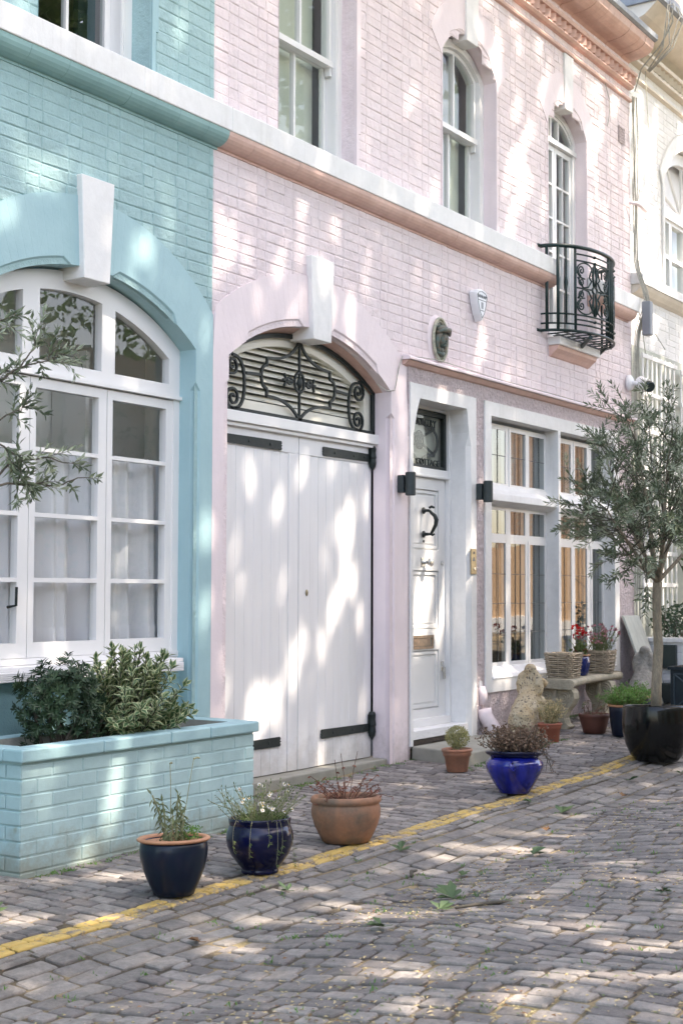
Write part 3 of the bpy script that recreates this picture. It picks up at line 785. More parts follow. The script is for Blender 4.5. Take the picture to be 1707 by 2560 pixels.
# cornice
mb = MB()
prof_run(mb, [(.003,6.475),(-.028,6.472),(-.036,6.455),(-.030,6.438),(.003,6.432)], 7.06, 14.15)
prof_run(mb, [(.003,6.61),(-.060,6.605),(-.066,6.585),(-.045,6.565),(.003,6.56)], 7.06, 14.13)
prof_run(mb, [(.003,6.735),(-.100,6.730),(-.106,6.71),(-.095,6.690),(.003,6.688)], 7.06, 14.14)
x = 7.1
while x < 14.1:                                   # saw-tooth course: bricks set on the diagonal
    mb.add([(x,-.02,6.607),(x+.055,-.088,6.607),(x+.11,-.02,6.607),(x,-.02,6.69),(x+.055,-.088,6.69),(x+.11,-.02,6.69)], [(0,1,4,3),(1,2,5,4),(0,2,1),(3,4,5)])
    x += .118
mb.build('dentil_course', M['salmon'], ph)
mb = MB(); x = 7.06
while x < 14.1:
    xe = min(x+.14, 14.15); d = rnd(-.004,.004)
    prof_run(mb, [(.003,6.86+d)]+[(-.03-.25*math.sin(t*PI/12), 6.99+d-.11*math.cos(t*PI/12)) for t in range(7)]+[(-.29,7.03),(.003,7.03)], x, xe-.003); x = xe
mb.build('cornice', M['salmon'], ph)
mb = MB(); prof_run(mb, [(.003,7.03),(-.30,7.032),(-.325,7.05),(-.33,7.10),(-.29,7.14),(.1,7.20),(.1,7.03)], 7.06, 14.15)
mb.build('gutter', M['lead'], ph)
mb = MB()                                          # terracotta air brick
for i in range(6):
    mb.box(13.83,13.99,-.014,-.009,5.93+i*.032,5.945+i*.032)
for i in range(6): mb.box(13.83+i*.029,13.842+i*.029,-.013,-.009,5.93,6.105)
mb.build('air_vent', M['pink_dash'], ph)
# windows upstairs
sash(ph, 7.76,8.74,4.325,6.5,5.13,'sash_window', mid=True, fx=.085, blind=(.1,.1,'blind'))
sash(ph, W2[0]-W2[1],W2[0]+W2[1],4.325,5.9,5.16,'arched_sash_window', crown=5.93, zs=5.70, mid=True, fx=.085, gmat='glass', blind=(.1,.1,'blind'))
mb = MB()
for i in range(20):
    a,b = 10.12+i*.0255,10.12+(i+1)*.0255
    tp = lambda x: 10.12+(x-10.12)*1.42
    mb.quad((a,.285+.012*math.sin(i*1.4),4.35),(b,.285+.012*math.sin(i*1.4+1.4),4.35),(tp(b),.285+.012*math.sin(i*1.4+1.4),5.9),(tp(a),.285+.012*math.sin(i*1.4),5.9))
mb.build('curtain', M['curtain'], bpy.data.objects['arched_sash_window'], smooth=True)
room(ph, 7.3,9.2,4.2,6.7,.3,2.5, M['room']); room(ph, 9.9,11.4,4.2,6.4,.3,2.5, M['room'])
# french window behind the balcony
fr = MB(); c,hw,zb,zs,cr = W3
plate(fr, arch_poly(c,hw,3.62,zs,cr-.015), [arch_poly(c,hw-.06,3.66,5.54,5.545) if False else rect(c-hw+.06,c+hw-.06,3.66,5.555), [(c-hw+.06,5.60),(c+hw-.06,5.60)]+arc(c,hw-.06,5.68,cr-.075,16)], .12, .2)
fr.box(c-hw,c+hw,.10,.2,5.556,5.60)
gl3 = []
for a,b in ((c-hw+.065,c-.003),(c+.003,c+hw-.065)):
    ga,gb = a+.045,b-.045; mid_ = (ga+gb)/2
    hs = []
    for za,zb_ in ((3.80,4.16),(4.18,4.50),(4.52,4.83),(4.85,5.16),(5.18,5.50)):
        hs += [rect(ga,mid_-.008,za,zb_), rect(mid_+.008,gb,za,zb_)]
    plate(fr, rect(a,b,3.665,5.55), hs, .14, .18); gl3 += hs
fl = []
for a,b in ((c-hw+.07,c-.10),(c-.07,c+.07),(c+.10,c+hw-.07)):
    def zt(x): 
        Rr = ((hw-.06)**2+.175**2)/.35; return cr-.085-Rr+math.sqrt(max(0,Rr*Rr-(x-c)**2))
    fl.append([(a,5.63),(b,5.63)]+[(b-(b-a)*i/6, zt(b-(b-a)*i/6)-.02) for i in range(7)])
plate(fr, [(c-hw+.06,5.60),(c+hw-.06,5.60)]+arc(c,hw-.06,5.68,cr-.075,16), fl, .135, .18); gl3 += fl
fw = fr.build('french_window', M['white'], ph)
mb = MB(); panes(mb, gl3, .16); mb.build('pane', M['glass'], fw)
mb = MB(); mb.box(c-hw,c+hw,.34,.35,3.6,5.95); mb.build('curtain', M['curtain'], fw)
room(ph, 11.8,13.3,3.5,6.3,.35,2.5, M['room'])
# balcony
bal = MB(); BX,BA,BD = 12.56,.65,.36
def bp(t, k=1.0): return (BX-BA*k*math.cos(t), -BD*k*math.sin(t)-.01)
def ring(z, r, t0=0, t1=PI, n=40, k=1.0): 
    return [(*bp(t0+(t1-t0)*i/n, k), z) for i in range(n+1)]
for z,r in ((4.425,.019),(3.635,.014),(3.70,.009),(3.79,.009)): bal.tube(ring(z,r), r, 8)
bal.tube([(11.86,.0,4.428),(11.93,-.01,4.428)], .018, 8); bal.tube([(11.84,.0,3.635),(11.93,-.01,3.635)], .014, 8)
for t in (.16,.42): bal.tube([(*bp(t),3.635),(*bp(t),4.42)], .016, 8)
for t in (.60,):
    x,y = bp(t); bal.tube([(x,y,3.70),(x,y,4.02),(x,y,4.08),(x,y,4.14),(x,y,4.42)], [.009,.010,.021,.010,.009], 8)
PANEL = ((.80,1.72),(1.92,2.62))
for a,b in PANEL:
    for t in (a,b): bal.tube([(*bp(t),3.635),(*bp(t),4.42)], .014, 8)
    for z in (4.36,4.30,3.745):
        bal.tube(ring(z,.008,a,b,14), .008, 6)
        bal.ell((*bp((a+b)/2), z), (.02,.02,.014), 8, 6)
for t in (1.82,2.80,2.98): bal.tube([(*bp(t),3.635),(*bp(t),4.42)], .012, 8)
balo = bal.build('balcony', M['iron_green'], ph, smooth=True)
def spiral(c, r0, r1, a0, turns, n=22, sgn=1):
    return [(c[0]+(r0+(r1-r0)*i/n)*math.cos(a0+sgn*turns*2*PI*i/n), c[1]+(r0+(r1-r0)*i/n)*math.sin(a0+sgn*turns*2*PI*i/n)) for i in range(n+1)]
for a,b in PANEL:
    sp = MB(); mid = (a+b)/2; W_ = (b-a)/2; zc = 4.045; H_ = .245
    def P(u,v):                                    # u -1..1 across the panel, v metres from centre height
        x,y = bp(mid+u*W_); return (x,y,zc+v)
    def T(pts, r=.0075): sp.tube([P(u,v) for u,v in pts], r, 6)
    for su in (-1,1):
        for sv in (-1,1):
            big = [(su*(.52+.40*math.cos(q)), sv*(.165+.075*math.sin(q))) for q in [PI*1.15-2.0*PI*i/26*.82 for i in range(27)]]
            T(big)
            T([(su*(.70+r*3.2*math.cos(q)), sv*(.165+r*math.sin(q))) for r,q in [(.045*(1-i/24)+.006, -1.4+i*.40) for i in range(25)]])
            T([(su*(.70+r*3.2*math.cos(q)), sv*(.062+r*math.sin(q))) for r,q in [(.040*(1-i/24)+.006, 1.4-i*.40) for i in range(25)]])
            T([(su*.88,sv*.10),(su*.62,sv*.006),(su*.35,sv*.02),(su*.18,sv*.08),(su*.30,sv*.11),(su*.24,sv*.15),(su*.10,sv*.22)], .009)
            T([(su*.05,sv*.03),(su*.10,sv*.12),(su*.02,sv*.245)], .012)
    T([(.13*math.cos(q), .032*math.sin(q)) for q in [2*PI*i/16 for i in range(17)]], .010)
    T([(-1,0),(-.13,0)]); T([(.13,0),(1,0)])
    sp.build('scroll_panel', M['iron_green'], balo, smooth=True)
mb = MB()
for i in range(9):
    x = BX-.5+i*.125; hy = BD*math.sqrt(max(0,1-((x-BX)/BA)**2))
    mb.box(x-.012,x+.012,-hy,-.01,3.622,3.63)
for y in (-.10,-.2): mb.box(BX-.55,BX+.55,y-.012,y+.012,3.614,3.621)
mb.tube([(BX-.25,-.33,3.60),(BX+.15,-.02,3.56)], .022, 8); mb.tube([(BX+.45,-.2,3.62),(BX+.62,-.0,3.55)], .014, 8)
mb.build('balcony_floor', M['iron_green'], balo)
mb = MB(); mb.box(12.08,13.02,-.125,.1,3.525,3.60); mb.build('balcony_slab', M['white_stone'], ph, bevel=.006)
mb = MB(); prof_run(mb, [(.003,3.525),(-.10,3.524),(-.09,3.49),(-.05,3.46),(-.02,3.43),(.003,3.42)], 12.10, 13.0); mb.build('moulding', M['salmon'], ph)
# ---------------- garage doors
SEAM = 8.262
def leaf_door(x0, x1, hinge_right):
    mb = MB(); yf = .17
    mb.box(x0+.003,x1-.003,yf,yf+.05,-.03,2.335)
    px0,px1 = x0+.10+(.05 if not hinge_right else .045), x1-.10
    # framed top rail and meeting stile stand proud of the matchboarding
    rail = 2.195
    mb.box(x0+.003,x1-.003,yf-.009,yf,rail,2.335)
    if hinge_right: mb.box(x0+.003,x0+.145,yf-.009,yf,-.03,rail-.0005)
    else: mb.box(x1-.12,x1-.003,yf-.009,yf,-.03,rail-.0005)
    a,b = (x0+.148,x1-.003) if hinge_right else (x0+.003,x1-.123)
    nb = 8 if hinge_right else 9; wb = (b-a)/nb
    for i in range(nb):
        xa,xb = a+i*wb, a+(i+1)*wb
        c_ = .0018
        mb.prism([(xa+c_*.6,-.03),(xb-c_*.6,-.03),(xb-c_*.6,rail-.004),(xa+c_*.6,rail-.004)], yf-.0045+rnd(-.0006,.0006), yf+.01)
    return mb.build('garage_door', M['white_wood'], ph, bevel=.0025, seg=1)
gl_ = leaf_door(7.23, SEAM, False); gr_ = leaf_door(SEAM+.002, 9.243, True)
mb = MB(); mb.box(SEAM-.004,SEAM+.006,.19,.2,-.03,2.33); mb.build('joint_line', M['iron'], gl_)
def strap(parent, x0, x1, z, hinge_right, tall, h=.066, barrel=None):
    mb = MB(); y = .150
    e = .012
    if hinge_right: poly = [(x0+e,z-h/2),(x1,z-h/2+.004),(x1,z+h/2-.004),(x0+e,z+h/2),(x0+e*.2,z+h*.28),(x0+e,z+h*.12),(x0-.002,z),(x0+e,z-h*.12),(x0+e*.2,z-h*.28)]
    else: poly = [(x0,z-h/2+.004),(x1-e,z-h/2),(x1-e*.2,z-h*.28),(x1-e,z-h*.12),(x1+.002,z),(x1-e,z+h*.12),(x1-e*.2,z+h*.28),(x1-e,z+h/2),(x0,z+h/2-.004)]
    mb.prism(poly, y, y+.008)
    for xx in ((x0+.16,x0+.42,x1-.08) if hinge_right else (x0+.10,x0+.42,x1-.14)):
        mb.ell((xx,y,z),(.012,.006,.012),10,6)
    if barrel:
        bx,b0,b1 = barrel; mb.tube([(bx,.145,b0),(bx,.145,b0+.03),(bx,.145,b0+.06),(bx,.145,(b0+b1)/2-.005),(bx,.145,(b0+b1)/2+.005),(bx,.145,b1-.05),(bx,.145,b1-.02),(bx,.145,b1)], [.004,.024,.030,.026,.032,.026,.03,.02], 10)
        mb.box(bx-.038,bx+.02,.150,.158,b0+.05,b1-.02)
    return mb.build('hinge', M['iron'], parent)
strap(gr_, 8.551, 9.20, 2.241, True, 1, barrel=(9.222,2.145,2.335))
strap(gr_, 8.543, 9.20, .195, True, 1, barrel=(9.222,.10,.31))
strap(gl_, 7.24, 8.045, 2.234, False, 1); strap(gl_, 7.24, 8.048, .187, False, 1)
mb = MB(); mb.ell((8.363,.158,1.211),(.016,.007,.024),14,8); mb.build('keyhole_cover', M['brass'], gr_, smooth=True)
mb = MB(); mb.box(7.2,9.245,.02,.2,-.14,-.036); mb.build('threshold', M['step'], ph, bevel=.01)
mb = MB(); mb.box(7.225,9.32,.105,.24,2.345,2.418); mb.box(7.227,9.245,.128,.24,2.318,2.345)
mb.build('transom', M['white'], ph, bevel=.005)
# louvred fanlight behind an iron grille
fan = MB(); FC = 8.245
plate(fan, [(7.235,2.418),(9.243,2.418)]+arc(PC,1.0,2.735,3.02,22), [[(7.33,2.515),(9.15,2.515)]+arc(PC,.905,2.70,2.945,22)], .175, .25)
zl = 2.53
while zl < 2.94:
    hw_ = .905 if zl < 2.70 else .905*math.sqrt(max(0.0,1-((zl-2.70)/.25)**1.25))
    if hw_ > .08:
        fan.add([(PC-hw_,.205,zl),(PC+hw_,.205,zl),(PC+hw_,.250,zl+.036),(PC-hw_,.250,zl+.036),(PC-hw_,.205,zl+.007),(PC+hw_,.205,zl+.007),(PC+hw_,.250,zl+.043),(PC-hw_,.250,zl+.043)],
                [(0,1,5,4),(4,5,6,7),(3,2,1,0),(2,3,7,6)])
    zl += .046
fan_o = fan.build('louvred_fanlight', M['louvre'], ph)
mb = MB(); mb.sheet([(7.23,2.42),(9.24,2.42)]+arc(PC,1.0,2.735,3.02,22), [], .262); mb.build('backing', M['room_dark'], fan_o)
g = MB(); yg0,yg1 = .135,.152
def RB(pts, w=.020): g.ribbon(pts, w, yg0, yg1)
def bez(p0,p1,p2,n=10): return [((1-t)**2*p0[0]+2*t*(1-t)*p1[0]+t*t*p2[0], (1-t)**2*p0[1]+2*t*(1-t)*p1[1]+t*t*p2[1]) for t in [i/n for i in range(n+1)]]
RB(arc(PC+.005,1.0,2.735,3.018,26), .030); RB([(7.235,2.432),(9.243,2.432)], .028); RB([(9.228,2.43),(9.228,2.745)], .030); RB([(7.245,2.43),(7.245,2.745)],.03)
GC = 8.238
for s_ in (-1,1):
    X_ = lambda d: GC+s_*d
    up = bez((X_(0),3.0),(X_(.10),2.83),(X_(.385),2.828),12)+[(X_(.393),2.775)]+bez((X_(.393),2.772),(X_(.455),2.765),(X_(.455),2.70),8)
    lo = bez((X_(.455),2.70),(X_(.455),2.62),(X_(.393),2.612),8)+[(X_(.393),2.562)]+bez((X_(.393),2.560),(X_(.12),2.57),(X_(0),2.430),12)
    RB(up,.018); RB(lo,.018)
    RB([(X_(.455),2.70),(X_(.63),2.69)],.020)
    C_ = bez((X_(.78),2.795),(X_(.65),2.80),(X_(.645),2.62),12)+bez((X_(.645),2.62),(X_(.645),2.44),(X_(.76),2.440),12)
    RB(C_,.018)
    RB([(X_(.78)+s_*r*math.cos(q), 2.725+r*math.sin(q)) for r,q in [(.070*(1-i/26)+.010, PI/2-i*.42) for i in range(27)]],.015)
    RB([(X_(.77)+s_*r*math.cos(q), 2.510+r*math.sin(q)) for r,q in [(.070*(1-i/26)+.010, -PI/2+i*.42) for i in range(27)]],.015)
    RB([(X_(.065),2.70),(X_(.12),2.725),(X_(.165),2.705),(X_(.185),2.745)],.012); RB([(X_(.065),2.70),(X_(.12),2.675),(X_(.165),2.70),(X_(.185),2.655)],.012); RB([(X_(.065),2.70),(X_(.2),2.70)],.016)
RB([(GC,2.43),(GC,3.0)],.014)
RB([(GC+.058*math.cos(q), 2.70+.072*math.sin(q)) for q in [2*PI*i/24 for i in range(25)]],.013)
g.ell((GC,.14,2.70),(.030,.018,.040),12,8)
g.build('iron_grille', M['iron'], fan_o)
# ---------------- front door
DY = .21
sur = MB()
inn = [(10.478,.03),(10.478,1.2),(10.478,2.44),(10.478,2.55),(10.462,2.62),(10.455,2.70),(10.44,2.745),(10.2,2.745),(9.9,2.745),(9.665,2.745),(9.645,2.70),(9.61,2.62),(9.592,2.55),(9.592,2.44),(9.592,1.2),(9.592,.03)]
outr = [(10.607,.03),(10.607,1.2),(10.607,2.44),(10.607,2.55),(10.607,2.62),(10.607,2.75),(10.607,2.855),(10.2,2.855),(9.9,2.855),(9.515,2.855),(9.515,2.75),(9.515,2.62),(9.515,2.55),(9.515,2.44),(9.515,1.2),(9.515,.03)]
band(sur, inn, outr, [.035,.035,.035,.0,0,0,0,0,0,0,0,0,0,.035,.035,.035], -.022, DY+.02, back=.01)
sur.build('door_surround', M['white_stone'], ph)
fr = MB()
fr.box(9.59,9.622,DY-.06,DY+.05,.10,2.745); fr.box(10.447,10.48,DY-.06,DY+.05,.10,2.745)
fr.box(9.59,10.48,DY-.05,DY+.05,2.155,2.232); fr.box(9.622,10.447,DY-.065,DY,2.158,2.178); fr.box(9.622,10.447,DY-.03,DY+.05,2.715,2.745)
fr.build('door_frame', M['white'], ph, bevel=.004)
d = MB(); dx0,dx1 = 9.624,10.445
plate(d, rect(dx0,dx1,.14,2.152), [rect(9.73,10.34,1.565,2.06),rect(9.73,10.34,.915,1.395),rect(9.73,10.34,.27,.745)], DY-.02, DY+.02)
for za,zb in ((1.565,2.06),(.915,1.395),(.27,.745)):
    d.box(9.73,10.34,DY+.004,DY+.02,za,zb)
    plate(d, rect(9.742,10.328,za+.012,zb-.012), [rect(9.765,10.305,za+.035,zb-.035)], DY-.012, DY+.004)
    d.box(9.78,10.29,DY-.006,DY+.004,za+.05,zb-.05)
d.box(9.624,10.445,DY-.075,DY-.02,.14,.20)
do = d.build('front_door', M['white'], ph, bevel=.003, seg=1)
kx = 10.082
mb = MB()
for z in (1.885,1.69):
    mb.lathe([(.001,-.0),(.030,.0),(.030,.006),(.018,.012),(.012,.05)], (0,0,0), 14)
v2 = []
mb = MB()
for z in (1.883,1.690):
    mb.tube([(kx,DY-.02,z),(kx,DY-.026,z),(kx,DY-.032,z),(kx,DY-.075,z)], [.028,.028,.014,.011], 12)
mb.tube([(kx-.0,DY-.075,1.905),(kx,DY-.098,1.915),(kx,DY-.118,1.905),(kx,DY-.118,1.90)], .010, 8)
mb.tube([(kx,DY-.075,1.883),(kx,DY-.095,1.862),(kx,DY-.125,1.84),(kx,DY-.142,1.805),(kx,DY-.135,1.765),(kx,DY-.11,1.72),(kx,DY-.09,1.69),(kx,DY-.07,1.69)], [.010,.013,.016,.019,.016,.013,.012,.011], 10)
mb.tube([(kx,DY-.09,1.69),(kx,DY-.105,1.68),(kx,DY-.122,1.69)], .009, 8)
mb.build('knocker', M['iron'], do, smooth=True)
mb = MB(); mb.tube([(kx,DY-.02,1.632),(kx,DY-.026,1.632)], .011, 12); mb.build('peephole', M['iron'], do)
mb = MB(); mb.box(kx-.045,kx+.01,DY-.026,DY-.006,1.425,1.50); mb.tube([(kx+.02,DY-.02,1.462),(kx+.02,DY-.05,1.462),(kx+.02,DY-.058,1.462),(kx+.02,DY-.075,1.462),(kx+.02,DY-.09,1.462),(kx+.02,DY-.094,1.462)], [.014,.014,.026,.038,.033,.010], 16)
mb.build('door_knob', M['chrome'], do, smooth=False, bevel=.003)
mb = MB(); mb.tube([(10.385,DY-.02,1.46),(10.385,DY-.03,1.46)], .017, 12); mb.build('lock_cylinder', M['chrome'], do)
mb = MB(); plate(mb, rect(9.86,10.24,.757,.867), [rect(9.885,10.21,.778,.846)], DY-.030, DY-.018); mb.box(9.886,10.20,DY-.024,DY-.018,.779,.845)
mb.build('letter_box', M['bronze'], do, bevel=.003)
mb = MB(); mb.box(10.376,10.412,DY-.027,DY-.018,.565,.645); mb.box(10.388,10.402,DY-.05,DY-.025,.50,.60); mb.build('door_latch', M['chrome'], do, bevel=.003)
mb = MB(); mb.box(9.56,10.50,-.0,DY,.07,.14); mb.build('door_sill', M['white_old'], ph, bevel=.006)
mb = MB(); mb.box(9.60,10.47,.0,DY,.03,.068); mb.build('sill_gap', M['soil'], ph)
# fanlight with lettering
fl = MB(); FZ0,FZ1 = 2.236,2.708; fx0,fx1 = 9.63,10.44
plate(fl, rect(fx0,fx1,FZ0,FZ1), [rect(fx0+.035,fx1-.04,FZ0+.022,FZ1-.04)], DY-.035, DY)
fo = fl.build('fanlight', M['iron'], ph)
mb = MB(); mb.quad((fx0,DY-.02,FZ0),(fx1,DY-.02,FZ0),(fx1,DY-.02,FZ1),(fx0,DY-.02,FZ1)); mb.build('pane', M['glass'], fo)
g = MB(); cx_,cz_ = 10.035,2.462
def RB2(pts,w=.016): g.ribbon(pts, w, DY-.012, DY-.004)
for sx in (-1,1):
    for sz in (-1,1):
        q = lambda u,v: (cx_+sx*u, cz_+sz*v)
        RB2(bez(q(0,.215),q(.06,.10),q(.245,.115),10)+[q(.25,.085)]+bez(q(.25,.085),q(.30,.06),q(.30,0),6), .026)
        RB2([q(.05,.03),q(.245,.105)],.018)
    RB2([(cx_+.066*math.cos(t_)*1.0,cz_+.075*math.sin(t_)) for t_ in [2*PI*i/20 for i in range(21)]],.010)
for k in range(4):
    xk = cx_-.036+k*.024
    RB2([(xk+.006*math.sin(i*1.3), cz_-.06+i*.012) for i in range(11)],.008)
g.build('glazing_bars', M['iron'], fo)
def text(name, s, size, loc, mat, parent, ext=.002, sx=1.0, align='CENTER', rot=(PI/2,0,0), wid=None):
    cu = bpy.data.curves.new(name,'FONT'); cu.body = s; cu.size = size; cu.extrude = ext; cu.align_x = align; cu.align_y = 'CENTER'
    cu.offset = .0
    o = bpy.data.objects.new(name, cu); COL.objects.link(o); cu.materials.append(mat)
    off = Vector((0,0,0)); q = parent
    while q is not None: off += q.location; q = q.parent
    me = bpy.data.meshes.new_from_object(o.evaluated_get(bpy.context.evaluated_depsgraph_get()))
    if wid: sx = wid/max(1e-6, max(v.co.x for v in me.vertices)-min(v.co.x for v in me.vertices))
    me.transform(Matrix.Translation(Vector(loc)-off) @ Matrix.Rotation(rot[0],4,'X') @ Matrix.Diagonal((sx,1,1,1)))
    bpy.data.objects.remove(o); o = bpy.data.objects.new(name, me); COL.objects.link(o); o.parent = parent
    if not me.materials: me.materials.append(mat)
    return o
text('lettering', 'COUNTRY', .086, (10.065,DY-.026,2.606), M['iron'], fo, .004, wid=.43)
text('lettering', 'COTTAGE', .074, (10.145,DY-.026,2.281), M['iron'], fo, .004, wid=.37)
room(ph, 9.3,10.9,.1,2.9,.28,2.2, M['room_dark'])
mb = MB(); mb.box(9.6,10.48,.235,.245,2.2,2.74); mb.build('blind', surf('pale_fanlight_blind',(.50,.50,.45),(.42,.41,.36),3,.8,10,0), fo)
mb = MB(); mb.box(9.5,10.6,.28,.3,-.2,2.2); mb.build('lobby_wall', M['room'], ph)
# ---------------- rendered wall round door and bay window
mb = MB()
mb.sheet(rect(9.502,14.148,-.3,3.0), [rect(9.53,10.59,-.25,2.84), rect(10.79,13.70,.385,2.84)], -.010)
mb.quad((14.148,-.010,-.3),(14.148,.05,-.3),(14.148,.05,3.0),(14.148,-.010,3.0))
mb.quad((9.502,-.010,-.3),(9.502,.05,-.3),(9.502,.05,3.0),(9.502,-.010,3.0))
mb.build('render', M['pink_dash'], ph)
mb = MB(); prof_run(mb, [(.0,3.055),(-.075,3.045),(-.09,3.03),(-.088,3.018),(.0,3.014)], 9.395, 14.10); mb.build('drip_mould', M['pink_smooth'], ph)
mb = MB(); prof_run(mb, [(.0,3.0135),(-.07,3.013),(-.035,2.985),(.0,2.975)], 9.41, 14.09); mb.build('drip_soffit', M['salmon'], ph)
mb = MB(); mb.tube([(10.70,-.01,.42),(10.70,-.03,.36),(10.70,-.035,.28)], .038, 12); mb.tube([(10.705,-.035,.24),(10.705,-.05,.18),(10.72,-.10,.10),(10.74,-.15,.02),(10.745,-.16,-.03)], .062, 14)
mb.build('waste_pipe', M['pink_smooth'], ph, smooth=True)
mb = MB(); mb.box(10.665,10.715,-.016,-.010,.40,.475); mb.build('air_vent', M['white_old'], ph)
# ---------------- leaded window
bw = MB()
plate(bw, rect(10.765,13.72,.37,2.855), [rect(10.882,12.246,.485,2.735), rect(12.297,13.60,.485,2.735)], -.024, .30)
bw.box(10.87,13.61,.10,.3,.45,.56)
for x0,x1 in ((10.882,12.246),(12.297,13.60)):
    prof = [(.30,2.17),(.10,2.165),(.07,2.12),(-.006,2.075),(-.012,2.012),(.04,1.985),(.12,1.965),(.30,1.96)]
    prof_run(bw, prof, x0, x1)
    prof_run(bw, [(.2,.575),(.09,.570),(-.03,.490),(-.032,.478),(.2,.46)], x0, x1)
bwo = bw.build('leaded_window', M['white_stone'], ph, bevel=.004, seg=1)
fr = MB(); GP = []
LL = MB()
for cols in (((10.95,11.403),(11.50,11.80),(11.885,12.205)), ((12.36,12.82),(12.905,13.195),(13.315,13.565))):
    for zr in ((2.182,2.66),(1.735,1.945),(.605,1.655)):
        hs = [rect(a,b,*zr) for a,b in cols]; GP += hs
        x0,x1 = cols[0][0]-.07, cols[2][1]+.045
        plate(fr, rect(x0,x1,zr[0]-.06,zr[1]+(.0195 if zr[0] < 1 else .045)), hs, .105, .15)
        if zr[0] < 1 or zr[0] > 2:
            k = 1
            a,b = cols[1] if zr[0] > 2 else cols[2]
            plate(fr, rect(a-.035,b+.033,zr[0]-.038,zr[1]+.030), [rect(a,b,*zr)], .098, .1045)
        for a,b in cols:
            n_ = 2
            for i in range(1,n_+1):
                xx = a+(b-a)*i/(n_+1); LL.box(xx-.0025,xx+.0025,.105,.1085,zr[0],zr[1])
            hz = [2.43] if zr[0] > 2 else ([] if zr[0] > 1.7 else [.86,1.12,1.38])
            for z_ in hz: LL.box(a,b,.1045,.1085,z_-.0025,z_+.0025)
fro = fr.build('casement', M['white'], bwo)
mb = MB()
for lp in GP:
    (a,z0_),(b,_),(_,z1_),_ = lp
    dy = rnd(-.003,.003); dz = rnd(-.002,.002)
    mb.add([(a,.112,z0_),(b,.112+dy,z0_),(b,.112+dy+dz,z1_),(a,.112+dz,z1_)], [(0,1,2,3)])
mb.build('pane', M['glass_dark'], bwo)
LL.build('lead_bars', M['leadline'], bwo)
mb = MB()                                            # tied-back lace in the upper lights, curtains at the sides
for xa,xb in ((11.28,11.44),(11.66,11.90),(11.98,12.22),(12.62,12.80),(12.96,13.10)):
    n = 14
    for i in range(n):
        a = xa+(xb-xa)*i/n; b = xa+(xb-xa)*(i+1)/n
        mb.quad((a,.24+.02*math.sin(i*1.9),2.1),(b,.24+.02*math.sin(i*1.9+1.9),2.1),(b,.24+.02*math.sin(i*1.9+1.9),2.72),(a,.24+.02*math.sin(i*1.9),2.72))
for xa,xb in ((12.06,12.24),(13.42,13.62)):
    n = 14
    for i in range(n):
        a = xa+(xb-xa)*i/n; b = xa+(xb-xa)*(i+1)/n
        mb.quad((a,.26+.02*math.sin(i*1.9),.5),(b,.26+.02*math.sin(i*1.9+1.9),.5),(b,.26+.02*math.sin(i*1.9+1.9),2.02),(a,.26+.02*math.sin(i*1.9),2.02))
mb.build('curtain', M['curtain'], bwo, smooth=True)
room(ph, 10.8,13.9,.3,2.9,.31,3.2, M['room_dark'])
# ================================================================== WHITE HOUSE beyond
wh = thing('white_house', 'white painted house with cream mouldings at the far right', 'house', (17,0,0))
WW = (16.28,1.0,4.62,5.9,6.45)
mb = MB()
mb.sheet(rect(14.15,24,-.3,7.6), [arch_poly(*WW), arch_poly(19.4,1.0,4.6,5.9,6.45)], .03)
bricks(mb, 14.16, 20, 3.0, 7.3, skip=lambda s,z: in_arch(s,z,WW[0],WW[1]+.16,5.9,6.6) and z > 4.6, y=.030, proud=.0025)
mb.quad((24,.03,-.3),(24,6,-.3),(24,6,7.6),(24,.03,7.6))
mb.build('wall', M['white_brick'], wh)
mb = MB()
inn = [(WW[0]+1,4.62),(WW[0]+1,5.2),(WW[0]+1,5.8)]+arc(WW[0],1.0,5.9,6.45,16)+[(WW[0]-1,5.8),(WW[0]-1,5.2),(WW[0]-1,4.62)]
outr = [(WW[0]+1.12,4.62),(WW[0]+1.12,5.2),(WW[0]+1.12,5.8)]+arc(WW[0],1.2,5.95,6.65,16)+[(WW[0]-1.12,5.8),(WW[0]-1.12,5.2),(WW[0]-1.12,4.62)]
band(mb, inn, outr, [.03]*len(inn), .024, .30); mb.build('arch_surround', M['white_stone'], wh)
fr = MB()
hs = [rect(15.36+i*.47,15.36+i*.47+.40,zb,zt) for i in range(4) for zb,zt in ((4.70,5.08),(5.13,5.50))]
plate(fr, [(15.28,4.62),(17.28,4.62)]+arc(16.28,1.0,5.9,6.43,16), hs+[[(15.43,5.68),(17.13,5.68)]+arc(16.28,.85,5.86,6.3,12)], .16, .24)
for i in range(5): fr.tube([(16.28,.20,5.68),(16.28+.8*math.cos(PI*(i+.5)/5),.20,5.68+.6*math.sin(PI*(i+.5)/5))], .02, 6)
fr.box(15.28,17.28,.13,.2,5.54,5.66)
wo = fr.build('arched_window', M['white'], wh)
mb = MB(); panes(mb, hs, .2); mb.build('pane', M['glass'], wo)
room(wh, 15,18,4.5,6.6,.36,2.5, M['room'])
mb = MB(); mb.box(15.3,17.2,.30,.31,4.6,6.45); mb.build('blind', M['plastic_white'], wo)  # white sheet added behind the panes to make the window look bright
mb = MB(); prof_run(mb, [(.03,4.62),(-.10,4.60),(-.104,4.59),(-.104,4.50),(.03,4.498)], 14.22, 24)
mb.build('string_course', M['white_stone'], wh, bevel=.004)
mb = MB(); prof_run(mb, [(.03,4.497),(-.09,4.496),(-.07,4.46),(-.03,4.42),(.03,4.40)], 14.24, 24); 
prof_run(mb, [(.03,6.79),(-.01,6.785),(-.015,6.76),(.03,6.745)], 14.16, 24)
prof_run(mb, [(.03,6.96),(-.05,6.955),(-.05,6.92),(.03,6.91)], 14.16, 24); prof_run(mb, [(.03,7.10),(-.09,7.095),(-.09,7.05),(.03,7.045)], 14.16, 24)
